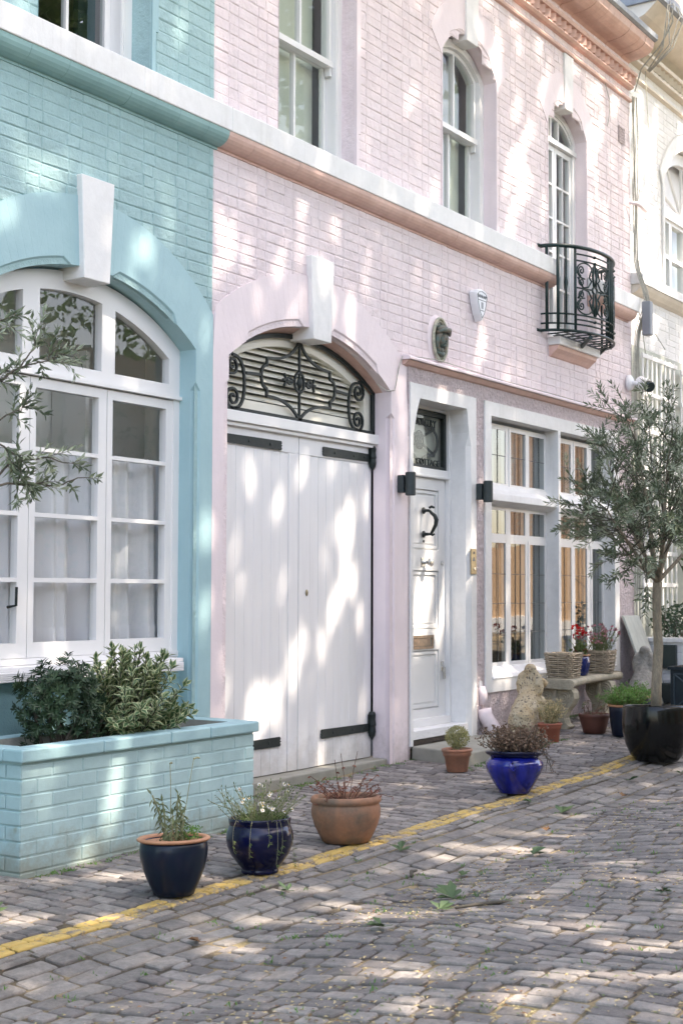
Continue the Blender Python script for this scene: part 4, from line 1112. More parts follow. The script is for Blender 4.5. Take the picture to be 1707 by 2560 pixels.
x = 14.2
while x < 22:
    mb.add([(x,.0,6.957),(x+.06,-.075,6.957),(x+.12,.0,6.957),(x,.0,7.05),(x+.06,-.075,7.05),(x+.12,.0,7.05)], [(0,1,4,3),(1,2,5,4)]); x += .13
mb.build('moulding', M['cream'], wh)
mb = MB(); prof_run(mb, [(.03,7.22),(-.06,7.23),(-.24,7.30),(-.36,7.40),(-.38,7.42),(.03,7.42)], 14.0, 24); mb.build('cornice', M['cream'], wh)
mb = MB(); prof_run(mb, [(.03,7.42),(-.39,7.422),(-.42,7.44),(-.42,7.55),(-.36,7.62),(.3,7.70),(.3,7.42)], 13.97, 24); mb.build('gutter', M['lead'], wh)
mb = MB(); mb.box(14.15,24,.4,6,7.5,7.68); mb.build('roof', M['roof'], wh)
# far tall building over the roofs
fb = thing('tall_building', 'tall brick building with white upper wall rising behind the roofs', 'building', (30,6,0))
mb = MB(); mb.box(20,30.4,6,14,-.3,26); mb.build('wall', M['old_brick'], fb)
mb = MB(); mb.box(30.41,60,5.2,14,-.3,30); mb.build('extension', M['white_brick'], fb)
for i in range(3):
    for k in range(4):
        mb = MB(); mb.box(31.0+i*2.4,32.0+i*2.4,5.14,5.25,9.6+k*2.3,11.2+k*2.3); mb.build('window', M['lead'], fb)
mb = MB()
for k in range(20): mb.box(34,44,4.7,4.75,10.5+k*.45,10.62+k*.45)
mb.build('slatted_screen', M['grey_box'], fb)

# ================================================================== things fixed to the walls
def wall_lamp(x, label, z0=1.965, yb=-.014):
    t = thing('wall_lamp', label, 'wall lamp', (x,yb,z0), 'black cylinder wall lamps beside the front door')
    mb = MB(); mb.box(x-.036,x+.036,yb-.052,yb,z0+.01,z0+.145); mb.build('back_plate', M['charcoal'], t, bevel=.004)
    mb = MB(); mb.tube([(x,yb-.095,z0-.012),(x,yb-.095,z0-.008),(x,yb-.095,z0+.163),(x,yb-.095,z0+.167)], [.034,.040,.040,.034], 24); mb.build('lamp_body', M['charcoal'], t)
    return t
wall_lamp(9.365, 'black cylinder lamp on the smooth pink pier left of the front door', 1.968)
wall_lamp(10.635, 'black cylinder lamp on the rough pink strip left of the leaded window', 1.985, -.022)
al = thing('alarm_box', 'white shield shaped burglar alarm box high on the pink wall', 'alarm box', (10.62,-.008,3.5))
SH = [(0,-.142),(.045,-.085),(.082,-.005),(.104,.075),(.106,.098),(.075,.125),(0,.140),(-.075,.125),(-.106,.098),(-.104,.075),(-.082,-.005),(-.045,-.085)]
ax,az = 10.617,3.645
mb = MB(); n = len(SH)
ly = [(-.008,1.0),(-.052,.99),(-.076,.93)]
for y,k in ly: mb.v += [(ax+x*k,y,az+z*k) for x,z in SH]
for a in range(2):
    for i in range(n): mb.f.append((a*n+i,a*n+(i+1)%n,(a+1)*n+(i+1)%n,(a+1)*n+i)); mb.m.append(0)
mb.f.append(tuple(range(2*n,3*n))); mb.m.append(0)
alb = mb.build('case', M['plastic_white'], al, bevel=.004)
mb = MB()
SI = [(ax+x*.80,az+z*.80) for x,z in SH]; mb.ribbon(SI+[SI[0]], .004, -.0785,-.0755)
mb.ribbon([(ax-.076,az+.036),(ax+.076,az+.036)], .004, -.0785,-.0755); mb.build('printed_border', M['ink'], al)
text('lettering','BANHAM',.043,(ax,-.0775,az+.068),M['ink'],al,.001,.95)
mb = MB(); mb.box(ax-.017,ax+.017,-.0785,-.0755,az-.035,az+.02); mb.box(ax-.028,ax+.028,-.0784,-.0755,az-.055,az-.047); mb.build('printed_emblem', M['ink_grey'], al)
md = thing('relief_plaque', 'oval relief plaque of a face in a hat on the pink wall', 'wall plaque', (9.97,-.01,3.25))
mx,mz = 9.965,3.252
mb = MB()
def dome(mb, cx, cz, a, b, y0, h, n=28, k=7, pw=.5):
    o = len(mb.v)
    for i in range(k+1):
        f = i/k
        for j in range(n):
            t = 2*PI*j/n; mb.v.append((cx+a*f*math.cos(t), y0-h*(1-f**2)**pw, cz+b*f*math.sin(t)))
    for i in range(k):
        for j in range(n): mb.f.append((o+i*n+j,o+i*n+(j+1)%n,o+(i+1)*n+(j+1)%n,o+(i+1)*n+j)); mb.m.append(0)
dome(mb, mx-.01, mz, .150,.205, -.004,.02, pw=.3); mb.build('plaster_backing', M['pink_smooth'], md, smooth=True)
mb = MB(); mb.tube([(mx+.112*math.cos(t),-.036,mz+.172*math.sin(t)) for t in [2*PI*i/40 for i in range(41)]], .013, 8); mb.tube([(mx+.092*math.cos(t),-.032,mz+.150*math.sin(t)) for t in [2*PI*i/40 for i in range(41)]], .007, 8)
mb.build('rim', M['relief_rim'], md, smooth=True)
mb = MB()
dome(mb, mx, mz, .108,.168,-.022,.012)
mb.ell((mx+.005,-.045,mz+.002),(.050,.045,.070),18,14)            # face
mb.ell((mx+.005,-.085,mz-.004),(.010,.016,.022),10,8)             # nose
for s_ in (-1,1):
    mb.ell((mx+.005+s_*.020,-.080,mz+.013),(.011,.006,.005),10,6); mb.ell((mx+.005+s_*.020,-.080,mz+.026),(.016,.009,.006),10,6)
mb.ell((mx+.005,-.084,mz-.032),(.016,.008,.005),10,6); mb.ell((mx+.005,-.075,mz-.055),(.018,.014,.012),10,6)
mb.ell((mx+.005,-.035,mz-.085),(.026,.025,.035),12,8)             # neck
for s_ in (-1,1):
    mb.tube([(mx+s_*.03,-.06,mz+.06),(mx+s_*.062,-.05,mz+.02),(mx+s_*.066,-.04,mz-.03),(mx+s_*.05,-.04,mz-.08),(mx+s_*.025,-.04,mz-.125)], [.02,.026,.024,.02,.012], 10)
mb.tube([(mx-.085,-.05,mz+.045),(mx-.03,-.088,mz+.070),(mx+.04,-.096,mz+.075),(mx+.095,-.07,mz+.045)], [.012,.020,.022,.012], 10)
mb.ell((mx+.005,-.05,mz+.080),(.070,.05,.040),16,10)
mb.tube([(mx-.07,-.03,mz-.10),(mx,-.05,mz-.125),(mx+.07,-.03,mz-.09)], [.014,.022,.014], 8)
mb.build('face_relief', M['relief'], md, smooth=True)
bp_ = thing('doorbell_panel', 'brass doorbell panel on the white door surround', 'doorbell', (10.535,-.022,1.37))
mb = MB(); mb.box(10.49,10.585,-.034,-.022,1.368,1.582); mb.build('plate', M['brass'], bp_, bevel=.004)
mb = MB(); mb.tube([(10.545,-.034,1.415),(10.545,-.040,1.415)], .014, 14); mb.build('button', M['chrome'], bp_)
mb = MB(); mb.prism([(10.515,1.478),(10.555,1.478),(10.535,1.512)], -.037,-.0335); mb.build('arrow_mark', M['ink'], bp_)
text('lettering','10',.030,(10.535,-.0355,1.545),M['ink'],bp_,.001,1.0)
cm = thing('security_camera', 'white security camera with black face at the end of pink wall', 'security camera', (14.05,-.01,3.42))
mb = MB(); mb.lathe([(.001,0),(.085,0),(.085,.025),(.06,.045),(.001,.05)], (0,0,0), 24)
mb.v = [(14.03+x,-.012-z,3.41+y) for x,y,z in mb.v]; mb.build('base_plate', M['plastic_white'], cm, smooth=True)
mb = MB(); mb.tube([(14.03,-.05,3.41),(14.06,-.11,3.40),(14.09,-.15,3.385)], .022, 12); mb.build('arm', M['plastic_white'], cm, smooth=True)
ca,cb_ = Vector((14.12,-.10,3.43)), Vector((14.02,-.27,3.34)); dd = (cb_-ca).normalized()
mb = MB(); mb.tube([ca,ca+dd*.006,ca+dd*.12,ca+dd*.155], [.05,.062,.064,.062], 20); mb.build('camera_body', M['plastic_white'], cm)
mb = MB(); mb.tube([ca+dd*.156,ca+dd*.185,ca+dd*.20], [.0615,.0615,.052], 20); mb.build('camera_face', M['plastic_black'], cm)
cb1 = MB()
for k in range(5):
    x0 = 14.142+.017*k; pts = []
    z = 6.5
    while z > -.0:
        bul = .02*math.sin(z*2.2+k)+(.05*math.exp(-((z-4.6)/.18)**2) if k < 3 else 0)
        pts.append((x0+.008*math.sin(z*3.1+k*2)-bul*.5, -.03-.006*k%3-abs(bul)*.4-(.12*math.exp(-((z-4.3)/.25)**2)), z)); z -= .11
    cb1.tube(pts, .0045+.0018*(k%3), 6)
cb1.tube([(14.2,-.05,4.3),(14.3,-.07,4.0),(14.42,-.06,3.7),(14.36,-.05,3.5),(14.25,-.05,3.42)], .005, 5)
cb1.tube([(14.3,-.03,4.15),(14.5,-.03,3.98),(14.8,-.02,4.05),(15.1,-.02,3.92)], .005, 5)
cb1.tube([(14.20,-.06,5.35),(14.45,-.02,5.7),(14.7,-.02,6.1),(14.62,-.02,6.5),(14.55,-.03,6.9)], .004, 5)
cb1.tube([(14.16,-.06,6.55),(14.2,-.12,6.8),(14.3,-.3,7.05),(14.35,-.42,7.3),(14.32,-.40,7.6)], [.005,.009,.010,.009,.006], 6)
for k in range(6): cb1.tube([(14.2+rnd(-.05,.05),-.2,6.75),(14.3+rnd(-.1,.1),-.35+rnd(-.1,.1),7.0),(14.35+rnd(-.3,.3),-.45,7.3+rnd(-.2,.2)),(14.5+rnd(-.5,.5),-.42,7.5)], .006, 5)
tag(cb1.build('cable_bundle', M['cable'], smooth=True), 'tangled grey cables running down the corner between pink and white house', 'cables')
jb = MB(); jb.box(14.13,14.22,-.22,-.125,3.92,4.28); 
tag(jb.build('junction_box', M['grey_box'], bevel=.012), 'grey cable junction box hanging among the corner cables', 'junction box')
ob = MB(); ob.tube([(14.05,-.03,5.33),(14.12,-.09,5.33),(14.36,-.10,5.30)], .02, 8)
tag(ob.build('wall_bracket', M['pink_smooth'], smooth=True), 'short pink pipe bracket crossing the corner cables', 'bracket')
wire = MB(); wire.tube([(9.30,-.016,2.80),(9.345,-.018,2.95),(9.40,-.02,3.05),(9.8,-.085,3.064),(10.2,-.085,3.060),(11.0,-.03,3.064),(12,-.03,3.066),(14.0,-.03,3.066)], .004, 5); wire.tube([(9.02,-.02,2.775),(9.16,-.024,2.74),(9.28,-.018,2.76),(9.30,-.016,2.80)], .004, 5)
tag(wire.build('thin_wire', M['cable']), 'thin grey wire clipped along the pink drip moulding', 'wire')
w2 = MB(); w2.tube([(13.45,-.02,6.43),(13.55,-.02,6.30),(13.56,-.02,6.15),(13.50,-.02,6.0)], .004, 5)
tag(w2.build('loose_wire', M['cable']), 'loose wire hanging on the pink wall below the cornice', 'wire')
mb = MB(); mb.box(14.2,20,.018,.03,.7,3.85); mb.build('painted_shade_panel', surf('painted_shade_grey',(.50,.52,.47),(.42,.45,.40),3,.8,40,.3,.005), wh)  # grey sheet paints the shade on the white wall behind the trellis
# trellis panels on the white house
def trellis(x0,x1,z0,z1,label,px=.135,pz=.40,y=-.045):
    mb = MB(); x = x0
    while x < x1: mb.box(x,x+.036,y-.012,y,z0,z1); x += px
    z = z1-.06
    while z > z0: mb.box(x0-.02,x1,y-.026,y-.0125,z,z+.044); z -= pz
    return tag(mb.build('trellis', M['white_stone']), label, 'trellis', 'white trellis on the far house')
trellis(14.32,15.35,2.42,3.78,'upper white wooden trellis panel on the white house wall')
trellis(14.30,15.3,1.02,2.36,'lower white wooden trellis panel above the white brick trough',.14,.34)
trellis(15.5,20,2.0,3.74,'white trellis panel farther along beyond the olive tree',.14,.36)
ir = MB()
ir.tube([(15.33,-.35,1.0),(15.33,-.35,5.0)], .012, 6)
for z0_,s_ in ((4.0,1),(3.7,1),(4.3,-1)):
    ir.tube([(15.55+s_*r*math.cos(q),-.35,z0_+r*math.sin(q)) for r,q in [(.12*(1-i/30)+.015, i*.45) for i in range(30)]], .008, 5)
ir.tube([(15.33,-.35,3.75),(15.6,-.35,3.6),(16.1,-.35,3.62),(16.8,-.35,3.9)], .010, 6)
for i in range(14): ir.ell((15.36+i*.11,-.35,3.68+.01*i),(.03,.02,.03),8,6)
for x_ in (15.6,15.9,16.2): ir.tube([(x_,-.35,3.7),(x_,-.35,5.0)], .006, 5)
for z_ in (3.9,4.3,4.7,5.0): ir.tube([(15.33,-.35,z_),(16.3,-.35,z_)], .006, 5)
tag(ir.build('iron_arch', M['grey_box'], smooth=True), 'grey ornamental iron arch with scrolls before the white house', 'iron arch')

# ================================================================== brick planter
pl = thing('brick_planter', 'long teal painted brick planter box under the arched window', 'planter', (5.8,-.3,-.12))
PX0,PX1,PY = 4.91,6.755,-.572
mb = MB()
mb.box(PX0,PX1,PY,-.0,-.4,.395)
mb.f.pop(1); mb.m.pop(1)                              # open top
# laid bricks on the front and left end
k = -3
while k*.0735 < .39:
    za = max(k*.0735+.025,-.28); zb = min((k+1)*.0735+.025-.009,.396)
    x = PX0 - (.105 if k%2 else 0)
    while x < PX1:
        a,b = max(x,PX0),min(x+.200,PX1); x += .208
        if b-a < .02 or zb-za < .02: continue
        d = .0035+rnd(-.001,.001); j = rnd
        F = [(a+.002+(0 if a>PX0 else -.008),PY-d,za+j(-.002,.002)),(b-.002+(.006 if b>=PX1 else 0),PY-d+j(-.001,.001),za+j(-.002,.002)),(b-.002+(.006 if b>=PX1 else 0),PY-d,zb+j(-.002,.002)),(a+.002+(0 if a>PX0 else -.008),PY-d,zb+j(-.002,.002))]
        B = [(a,PY+.003,za-.001),(b,PY+.003,za-.001),(b,PY+.003,zb+.001),(a,PY+.003,zb+.001)]
        mb.add(F+B, [(0,1,2,3),(4,5,1,0),(5,6,2,1),(6,7,3,2),(7,4,0,3)])
    y = PY - (0 if k%2 else .105)
    while y < 0:
        a,b = max(y,PY),min(y+.200,-.01); y += .208
        if b-a < .02 or zb-za < .02: continue
        d = .008
        F = [(PX0-d,b,za),(PX0-d,a,za),(PX0-d,a,zb),(PX0-d,b,zb)]; B = [(PX0+.003,b,za),(PX0+.003,a,za),(PX0+.003,a,zb),(PX0+.003,b,zb)]
        mb.add(F+B, [(0,1,2,3),(4,5,1,0),(5,6,2,1),(6,7,3,2),(7,4,0,3)])
    k += 1
mb.build('brick_wall', surf('planter_teal_block_paint', (.42,.60,.61), (.37,.545,.56), 4, .6, 120, .5, .004, fine=(25,.06), specks=(7,.70,(.30,.38,.31)), grime=((.26,.27,.21),-.18,.14,.75)), pl, bevel=.004, seg=2)
mb = MB()
cx0,cx1,cy0,cy1,cz0,cz1 = PX0-.032,PX1+.022,-.605,-.0,.398,.462
xs2 = [cx0,5.45,5.98,6.32,cx1]
for a,b in zip(xs2[:-1],xs2[1:]): mb.box(a+.0015,b-.0015,cy0,cy0+.135,cz0,cz1+rnd(-.002,.002))
for a,b in zip((cx0,5.7,6.3),(5.7,6.3,cx1)): mb.box(a+.0015,b-.0015,-.115,cy1,cz0,cz1+rnd(-.002,.002))
mb.box(cx0,cx0+.13,cy0+.1365,-.1165,cz0,cz1); mb.box(cx1-.13,cx1,cy0+.1365,-.1165,cz0,cz1)
mb.build('coping', M['teal_smooth'], pl, bevel=.009, seg=2)
mb = MB()
ix0,ix1,iy0,iy1 = cx0+.131,cx1-.131,cy0+.136,-.116
for a,b in (((ix0,iy0),(ix1,iy0)),((ix1,iy0),(ix1,iy1)),((ix1,iy1),(ix0,iy1)),((ix0,iy1),(ix0,iy0))):
    mb.quad((a[0],a[1],.30),(b[0],b[1],.30),(b[0],b[1],.458),(a[0],a[1],.458))
mb.build('inner_face', M['concrete'], pl)
mb = MB()
for i in range(24):
    for j in range(5):
        x = ix0+(ix1-ix0)*i/24; y = iy0+(iy1-iy0)*j/5; e = (ix1-ix0)/24; f_ = (iy1-iy0)/5
        mb.quad((x,y,.34),(x+e,y,.34),(x+e,y+f_,.34),(x,y+f_,.34))
mb.build('soil', M['soil'], pl)

# ------------------------------------------------------------------ plant helpers
def curve_stem(p0, d0, L, droop=.0, n=6, wob=.1):
    p = Vector(p0); d = Vector(d0).normalized(); pts = [p.copy()]
    for i in range(n):
        d = (d+Vector((rnd(-wob,wob),rnd(-wob,wob),rnd(-wob,wob)-droop))).normalized()
        p = p+d*(L/n); pts.append(p.copy())
    return pts
def stem_leaves(lf, pts, start, step, L, W, opp=True, ang=.9, m=0, margin=None, fold=.2, jit=.3, end_tuft=True):
    d = 0; segl = [(pts[i+1]-pts[i]).length for i in range(len(pts)-1)]; tot = sum(segl)
    s = tot*start; k = 0
    while s < tot:
        acc = 0
        for i,l in enumerate(segl):
            if acc+l >= s: break
            acc += l
        f = (s-acc)/max(l,1e-6); p = pts[i].lerp(pts[i+1],f); ax_ = (pts[i+1]-pts[i]).normalized()
        o = ax_.orthogonal().normalized(); ph = k*PI/2+rnd(-.4,.4)
        for q in range(2 if opp else 1):
            rot = Matrix.Rotation(ph+q*PI, 3, ax_); sd = rot @ o
            dv = ax_*math.cos(ang)+sd*math.sin(ang)+Vector((rnd(-jit,jit),rnd(-jit,jit),rnd(-jit,jit)))*.5
            lf.leaf(p, dv, L*rnd(.75,1.15), W*rnd(.8,1.1), fold, m, nrm=ax_+Vector((0,0,.5)), margin=margin)
        k += 1; s += step*rnd(.8,1.2)
    if end_tuft:
        ax_ = (pts[-1]-pts[-2]).normalized()
        for q in range(2): lf.leaf(pts[-1], ax_+Vector((rnd(-.5,.5),rnd(-.5,.5),rnd(0,.4))), L*.8, W*.8, fold, m, margin=margin)
# shrubs
sh = thing('hebe_bush', 'dense dark green small leaved bush at the left of the teal planter', 'shrub', (5.50,-.32,.34))
st = MB(); lf = MB()
for i in range(10): st.tube(curve_stem((5.48+rnd(-.12,.12),-.30+rnd(-.06,.06),.33),(rnd(-.4,.4),rnd(-.5,.3),1),.28,0,4), .008, 5)
for i in range(430):
    u = rnd(0,2*PI); v = math.acos(rnd(-.75,1)); rr = rnd(.62,1.04)
    n_ = Vector((math.sin(v)*math.cos(u),math.sin(v)*math.sin(u),math.cos(v)))
    lump = 1+.16*math.sin(3*u+1)*math.sin(2*v)+.10*math.sin(5*u+2.3*v); p = Vector((5.44,-.30,.62))+Vector((n_.x*.235*rr*lump,n_.y*.20*rr*lump,n_.z*.225*rr*lump))
    for q in range(8):
        a = q*PI/4+rnd(-.3,.3); o = n_.orthogonal().normalized(); sd = Matrix.Rotation(a,3,n_)@o
        lf.leaf(p+n_*.008*(q%2), n_*.55+sd, rnd(.030,.046), .014, .2, 0, nrm=n_)
st.build('stems', M['bark_dark'], sh); lf.build('foliage', M['hebe'], sh)
sh = thing('variegated_shrub', 'variegated green and cream leaved shrub spreading over the planter coping', 'shrub', (6.02,-.34,.34))
st = MB(); lf = MB()
for i in range(104):
    a = rnd(0,2*PI); r0 = rnd(0,.14); lean = rnd(.05,1.25)
    p0 = (5.90+r0*math.cos(a),-.33+r0*.6*math.sin(a),.36)
    dx = math.cos(a)*lean*1.05+.16; dy = math.sin(a)*lean*.60
    L = rnd(.28,.50)*(1-.12*lean)
    if p0[0]+dx*.3 < 5.64: continue
    pts = curve_stem(p0,(dx,dy,.95),L,.03 if lean < .8 else .06,6,.10)
    st.tube(pts, [.005,.0045,.004,.0035,.003,.0025,.002], 5)
    stem_leaves(lf, pts, .30, .024, .062, .036, True, 1.0, 0, 1)
for i in range(16):                                   # tall tips
    x = 5.70+i*.034+rnd(-.03,.03); pts = curve_stem((x*.6+2.36,-.32,.45),(x-5.92,-.08+rnd(-.1,.1),1.0),rnd(.40,.50)-.24*abs(x-5.90),0,6,.06)
    st.tube(pts, .004, 5); stem_leaves(lf, pts, .45, .026, .064, .033, True, .75, 0, 1)
st.build('stems', M['bark_dark'], sh); lf.build('foliage', [M['varieg'],M['varieg_edge']], sh)

# ------------------------------------------------------------------ pots
def tilt_fix(x,y):
    e = .1; return (-(gz(x+e,y)-gz(x-e,y))/(2*e)*0, 0)
def pot(name, label, cat, x, y, H, prof, mat, rim=None, rimmat=None, soilz=.86, z=None, tilt=(0,0), group=None, smooth=True, n=44, wob=0):
    z0 = gz(x,y) if z is None else z
    t = thing(name, label, cat, (x,y,z0), group)
    mb = MB(); mb.lathe([(r,h*H) for r,h in prof], (x,y,z0), n, 0, tilt, wob)
    mb.build('pot', mat, t, smooth=smooth)
    if rim:
        mb = MB(); mb.lathe([(r,h*H) for r,h in rim], (x,y,z0), n, 0, tilt); mb.build('rim', rimmat or mat, t, smooth=True)
    inner = prof[-1][0]
    mb = MB(); nn = 30
    rs = inner*1.0
    for i in range(6):
        for j in range(nn):
            a = 2*PI*j/nn; r = rs*i/5
            mb.v.append((x+r*math.cos(a), y+r*math.sin(a), z0+soilz*H+rnd(-.006,.006) - (r*math.cos(a)*tilt[0]+r*math.sin(a)*tilt[1])))
    for i in range(5):
        for j in range(nn): mb.f.append((i*nn+j,i*nn+(j+1)%nn,(i+1)*nn+(j+1)%nn,(i+1)*nn+j)); mb.m.append(0)
    mb.build('soil', M['soil'], t)
    return t, z0
GP_ = 'potted plants along the yellow line'
# 1 navy pot with terracotta rim
t, z0 = pot('potted_plant', 'navy pot with terracotta rim and drooping weeds, nearest the camera', 'potted plant', 5.052,-1.40,.257,
    [(.084,0),(.091,.015),(.103,.12),(.122,.28),(.140,.46),(.152,.64),(.1555,.78),(.153,.88),(.147,.94),(.141,.96),(.134,.95),(.134,.80)], M['navy'],
    [(.146,.93),(.162,.945),(.167,.965),(.166,.985),(.160,1.0),(.146,1.0),(.138,.985),(.135,.95),(.134,.82)], M['terracotta_rim'], .84, group=GP_, tilt=(.02,.035))
st = MB(); lf = MB()
for dx,dy,L in ((-.05,.0,.20),(-.035,.02,.24),(-.06,-.02,.15),(.03,.02,.20),(.05,0,.22),(.02,-.03,.14),(-.02,-.03,.10)):
    pts = curve_stem((5.052+dx,-1.40+dy,z0+.22),(rnd(-.15,.15),rnd(-.15,.15),1),L,0,6,.12); st.tube(pts, .004, 5)
    stem_leaves(lf, pts, .1, .016, .050, .014, True, 2.2, 0, None, .3, .5)
for dx,L,k in ((-.03,.37,0),(.035,.39,1)):
    pts = curve_stem((5.052+dx,-1.40,z0+.22),(.10+.25*k-.1,0,1),L,0,8,.03); st.tube(pts, .0022, 4)
    st.tube([pts[-1],pts[-1]+Vector((.008*(1+2*k),0,.004)),pts[-1]+Vector((.014*(1+2*k),0,.0))], .004, 5)
for i in range(60): lf.leaf((5.052+rnd(-.1,.06),-1.40+rnd(-.1,.1),z0+.225),(rnd(-1,1),rnd(-1,1),rnd(.1,1)), rnd(.02,.04),.012)
st.build('stems', M['stem_pale'], t); lf.build('foliage', M['herb'], t)
lf = MB()
for i in range(170):
    a = rnd(0,2*PI); p = (5.135+rnd(-.045,.045),-1.42+rnd(-.05,.05),z0+.225+abs(rnd(-.0,.07)))
    lf.leaf(p,(math.cos(a),math.sin(a),rnd(0,1)),rnd(.012,.022),.010)
lf.build('herb_tuft', M['fresh'], t)
# 2 navy round pot with daisies
t, z0 = pot('potted_plant', 'round navy glazed pot overflowing with small white daisies', 'potted plant', 5.674,-1.424,.269,
    [(.085,0),(.092,.03),(.092,.07),(.088,.09),(.110,.18),(.142,.34),(.160,.50),(.165,.62),(.162,.74),(.152,.84),(.146,.865),(.150,.89),(.153,.96),(.154,.99),(.149,1.0),(.143,.99),(.140,.93),(.140,.85)], M['navy2'], None, None, .88, group=GP_, tilt=(.02,.03))
st = MB(); lf = MB(); fl_ = MB(); dc = MB()
def daisy(p, n_, r=.0125):
    fl_ = MB()
    n_ = Vector(n_).normalized(); o = n_.orthogonal().normalized()
    for q in range(11):
        sd = Matrix.Rotation(q*2*PI/11,3,n_)@o; fl_.leaf(p, sd+n_*.15, r, r*.42, .05, 0, nrm=n_)
    fl_.ell(tuple(Vector(p)+n_*.002),(r*.36,r*.36,r*.25),7,5,1)
    fl_.build('flower', [M['petal_white'],M['pollen']], t)
for i in range(95):
    a = rnd(0,2*PI); r0 = rnd(0,.12); L = rnd(.07,.22)
    pts = curve_stem((5.674+r0*math.cos(a),-1.424+r0*math.sin(a),z0+.24),(math.cos(a)*.8,math.sin(a)*.6,rnd(.5,1.6)),L,.02,5,.18)
    st.tube(pts, .0016, 4); stem_leaves(lf, pts, .1, .018, .022, .006, False, .8)
    if i < 22: daisy(pts[-1],(rnd(-.6,.3),-.8,rnd(.2,1)))
for a,L in ((-2.75,.17),(-2.3,.11),(-2.02,.20),(-1.9,.15),(-1.62,.22),(3.0,.15),(.2,.10)):
    p = Vector((5.674+.148*math.cos(a),-1.424+.148*math.sin(a),z0+.262)); pts = [p]
    for i in range(8):
        k = i/7; pts.append(p+Vector((math.cos(a)*(.018+.03*math.sin(k*2.2))+.02*k*math.sin(a*7),math.sin(a)*(.018+.03*math.sin(k*2.2)),.012-L*k**1.2+rnd(-.004,.004))))
    st.tube(pts, .0009, 4)
    for q in range(9): lf.leaf(pts[-1-q//3]+Vector((0,0,rnd(-.01,.015))),(rnd(-.8,.8),rnd(-.8,0),rnd(-1,.2)),.022,.006)
for i in range(220):
    a = rnd(0,2*PI); r0 = .135*math.sqrt(rnd(0,1)); lf.leaf((5.674+r0*math.cos(a),-1.424+r0*math.sin(a),z0+.243+rnd(0,.03)),(rnd(-1,1),rnd(-1,1),rnd(.1,1.2)),rnd(.02,.045),.007)
st.build('stems', M['stem_pale'], t); lf.build('foliage', M['daisy_leaf'], t)
# 3 terracotta bowl
t, z0 = pot('potted_plant', 'wide weathered terracotta pot with dry red twigs', 'potted plant', 6.572,-1.343,.249,
    [(.118,0),(.127,.02),(.148,.16),(.172,.36),(.187,.56),(.190,.70),(.184,.80),(.181,.82),(.184,.84),(.192,.87),(.194,.92),(.189,.97),(.180,1.0),(.170,.985),(.166,.93),(.166,.80)],
    surf('old_terracotta', (.34,.165,.095), (.17,.12,.085), 7, .7, 60, .35, .004, contrast=(.42,.66), fine=(26,.18)), None, None, .86, group=GP_, tilt=(.02,.03))
st = MB(); lf = MB()
for i in range(52):
    a = rnd(0,2*PI); r0 = rnd(0,.12); L = rnd(.06,.24)
    pts = curve_stem((6.572+r0*math.cos(a),-1.343+r0*math.sin(a),z0+.21),(math.cos(a)*1.2+rnd(-.4,.4),math.sin(a)*.8,rnd(.25,1.1)),L,.02,6,.28)
    st.tube(pts, .002, 4)
    for q in range(5): lf.leaf(pts[-1-q//2]+Vector((rnd(-.01,.01),0,0)),(rnd(-1,1),rnd(-1,1),rnd(-1,.2)),rnd(.018,.03),.009)
for dx,L in ((-.10,.24),(-.02,.26),(.06,.27)):
    pts = curve_stem((6.572+dx*.5,-1.343,z0+.22),(dx*3,0,1),L,0,7,.07); st.tube(pts, .0018, 4)
    for q in range(4): lf.leaf(pts[-3],(rnd(-1,1),rnd(-1,1),-.4),.022,.010)
for i in range(240):
    a = rnd(0,2*PI); r0 = .15*math.sqrt(rnd(0,1)); lf.leaf((6.572+r0*math.cos(a),-1.343+r0*math.sin(a),z0+.215+rnd(0,.012)),(rnd(-1,1),rnd(-1,1),rnd(-.1,.6)),rnd(.015,.03),.008,.2,R_.randint(0,1))
st.build('stems', M['twig_red'], t); lf.build('foliage', [M['dryred'],M['drybrown']], t)
# 4 small terracotta pot, clipped pale ball
def flower_pot(x,y,H,R0,R1,label,mat,z=None,lower=None):
    return pot('potted_plant', label, 'potted plant', x,y,H,
        [(R0,0),(R0*1.03,.01),(R0+(R1*.90-R0)*.68,.66),(R1*.90,.68),(R1*.94,.86),(R1*.94,.865),(R1*1.0,.875),(R1*1.02,.93),(R1,.985),(R1*.96,1.0),(R1*.90,.985),(R1*.86,.88)], mat, None, None, .90, z=z, group='small terracotta pots by the wall', tilt=(.0,.02))
t, z0 = flower_pot(9.20,-.60,.166,.073,.112,'small terracotta pot with clipped pale yellow ball plant by the doorstep',
    surf('two_tone_terracotta', (.40,.17,.10), (.28,.15,.10), 9, .65, 60, .25, .003, fine=(26,.12)))
st = MB(); lf = MB()
for i in range(26): st.tube(curve_stem((9.20+rnd(-.03,.03),-.60+rnd(-.03,.03),z0+.14),(rnd(-.35,.35),rnd(-.35,.35),1),.14,0,4,.1), .0025, 4)
for i in range(1500):
    u = rnd(0,2*PI); v = math.acos(rnd(-1,1)); rr = rnd(.55,1)**.5
    p = Vector((9.20+.092*rr*math.sin(v)*math.cos(u),-.60+.092*rr*math.sin(v)*math.sin(u),z0+.245+.085*rr*math.cos(v)))
    lf.leaf(p,(rnd(-1,1),rnd(-1,1),rnd(-.2,1.3)),rnd(.012,.02),.006)
st.build('stems', M['stem_pale'], t); lf.build('foliage', M['straw_green'], t)
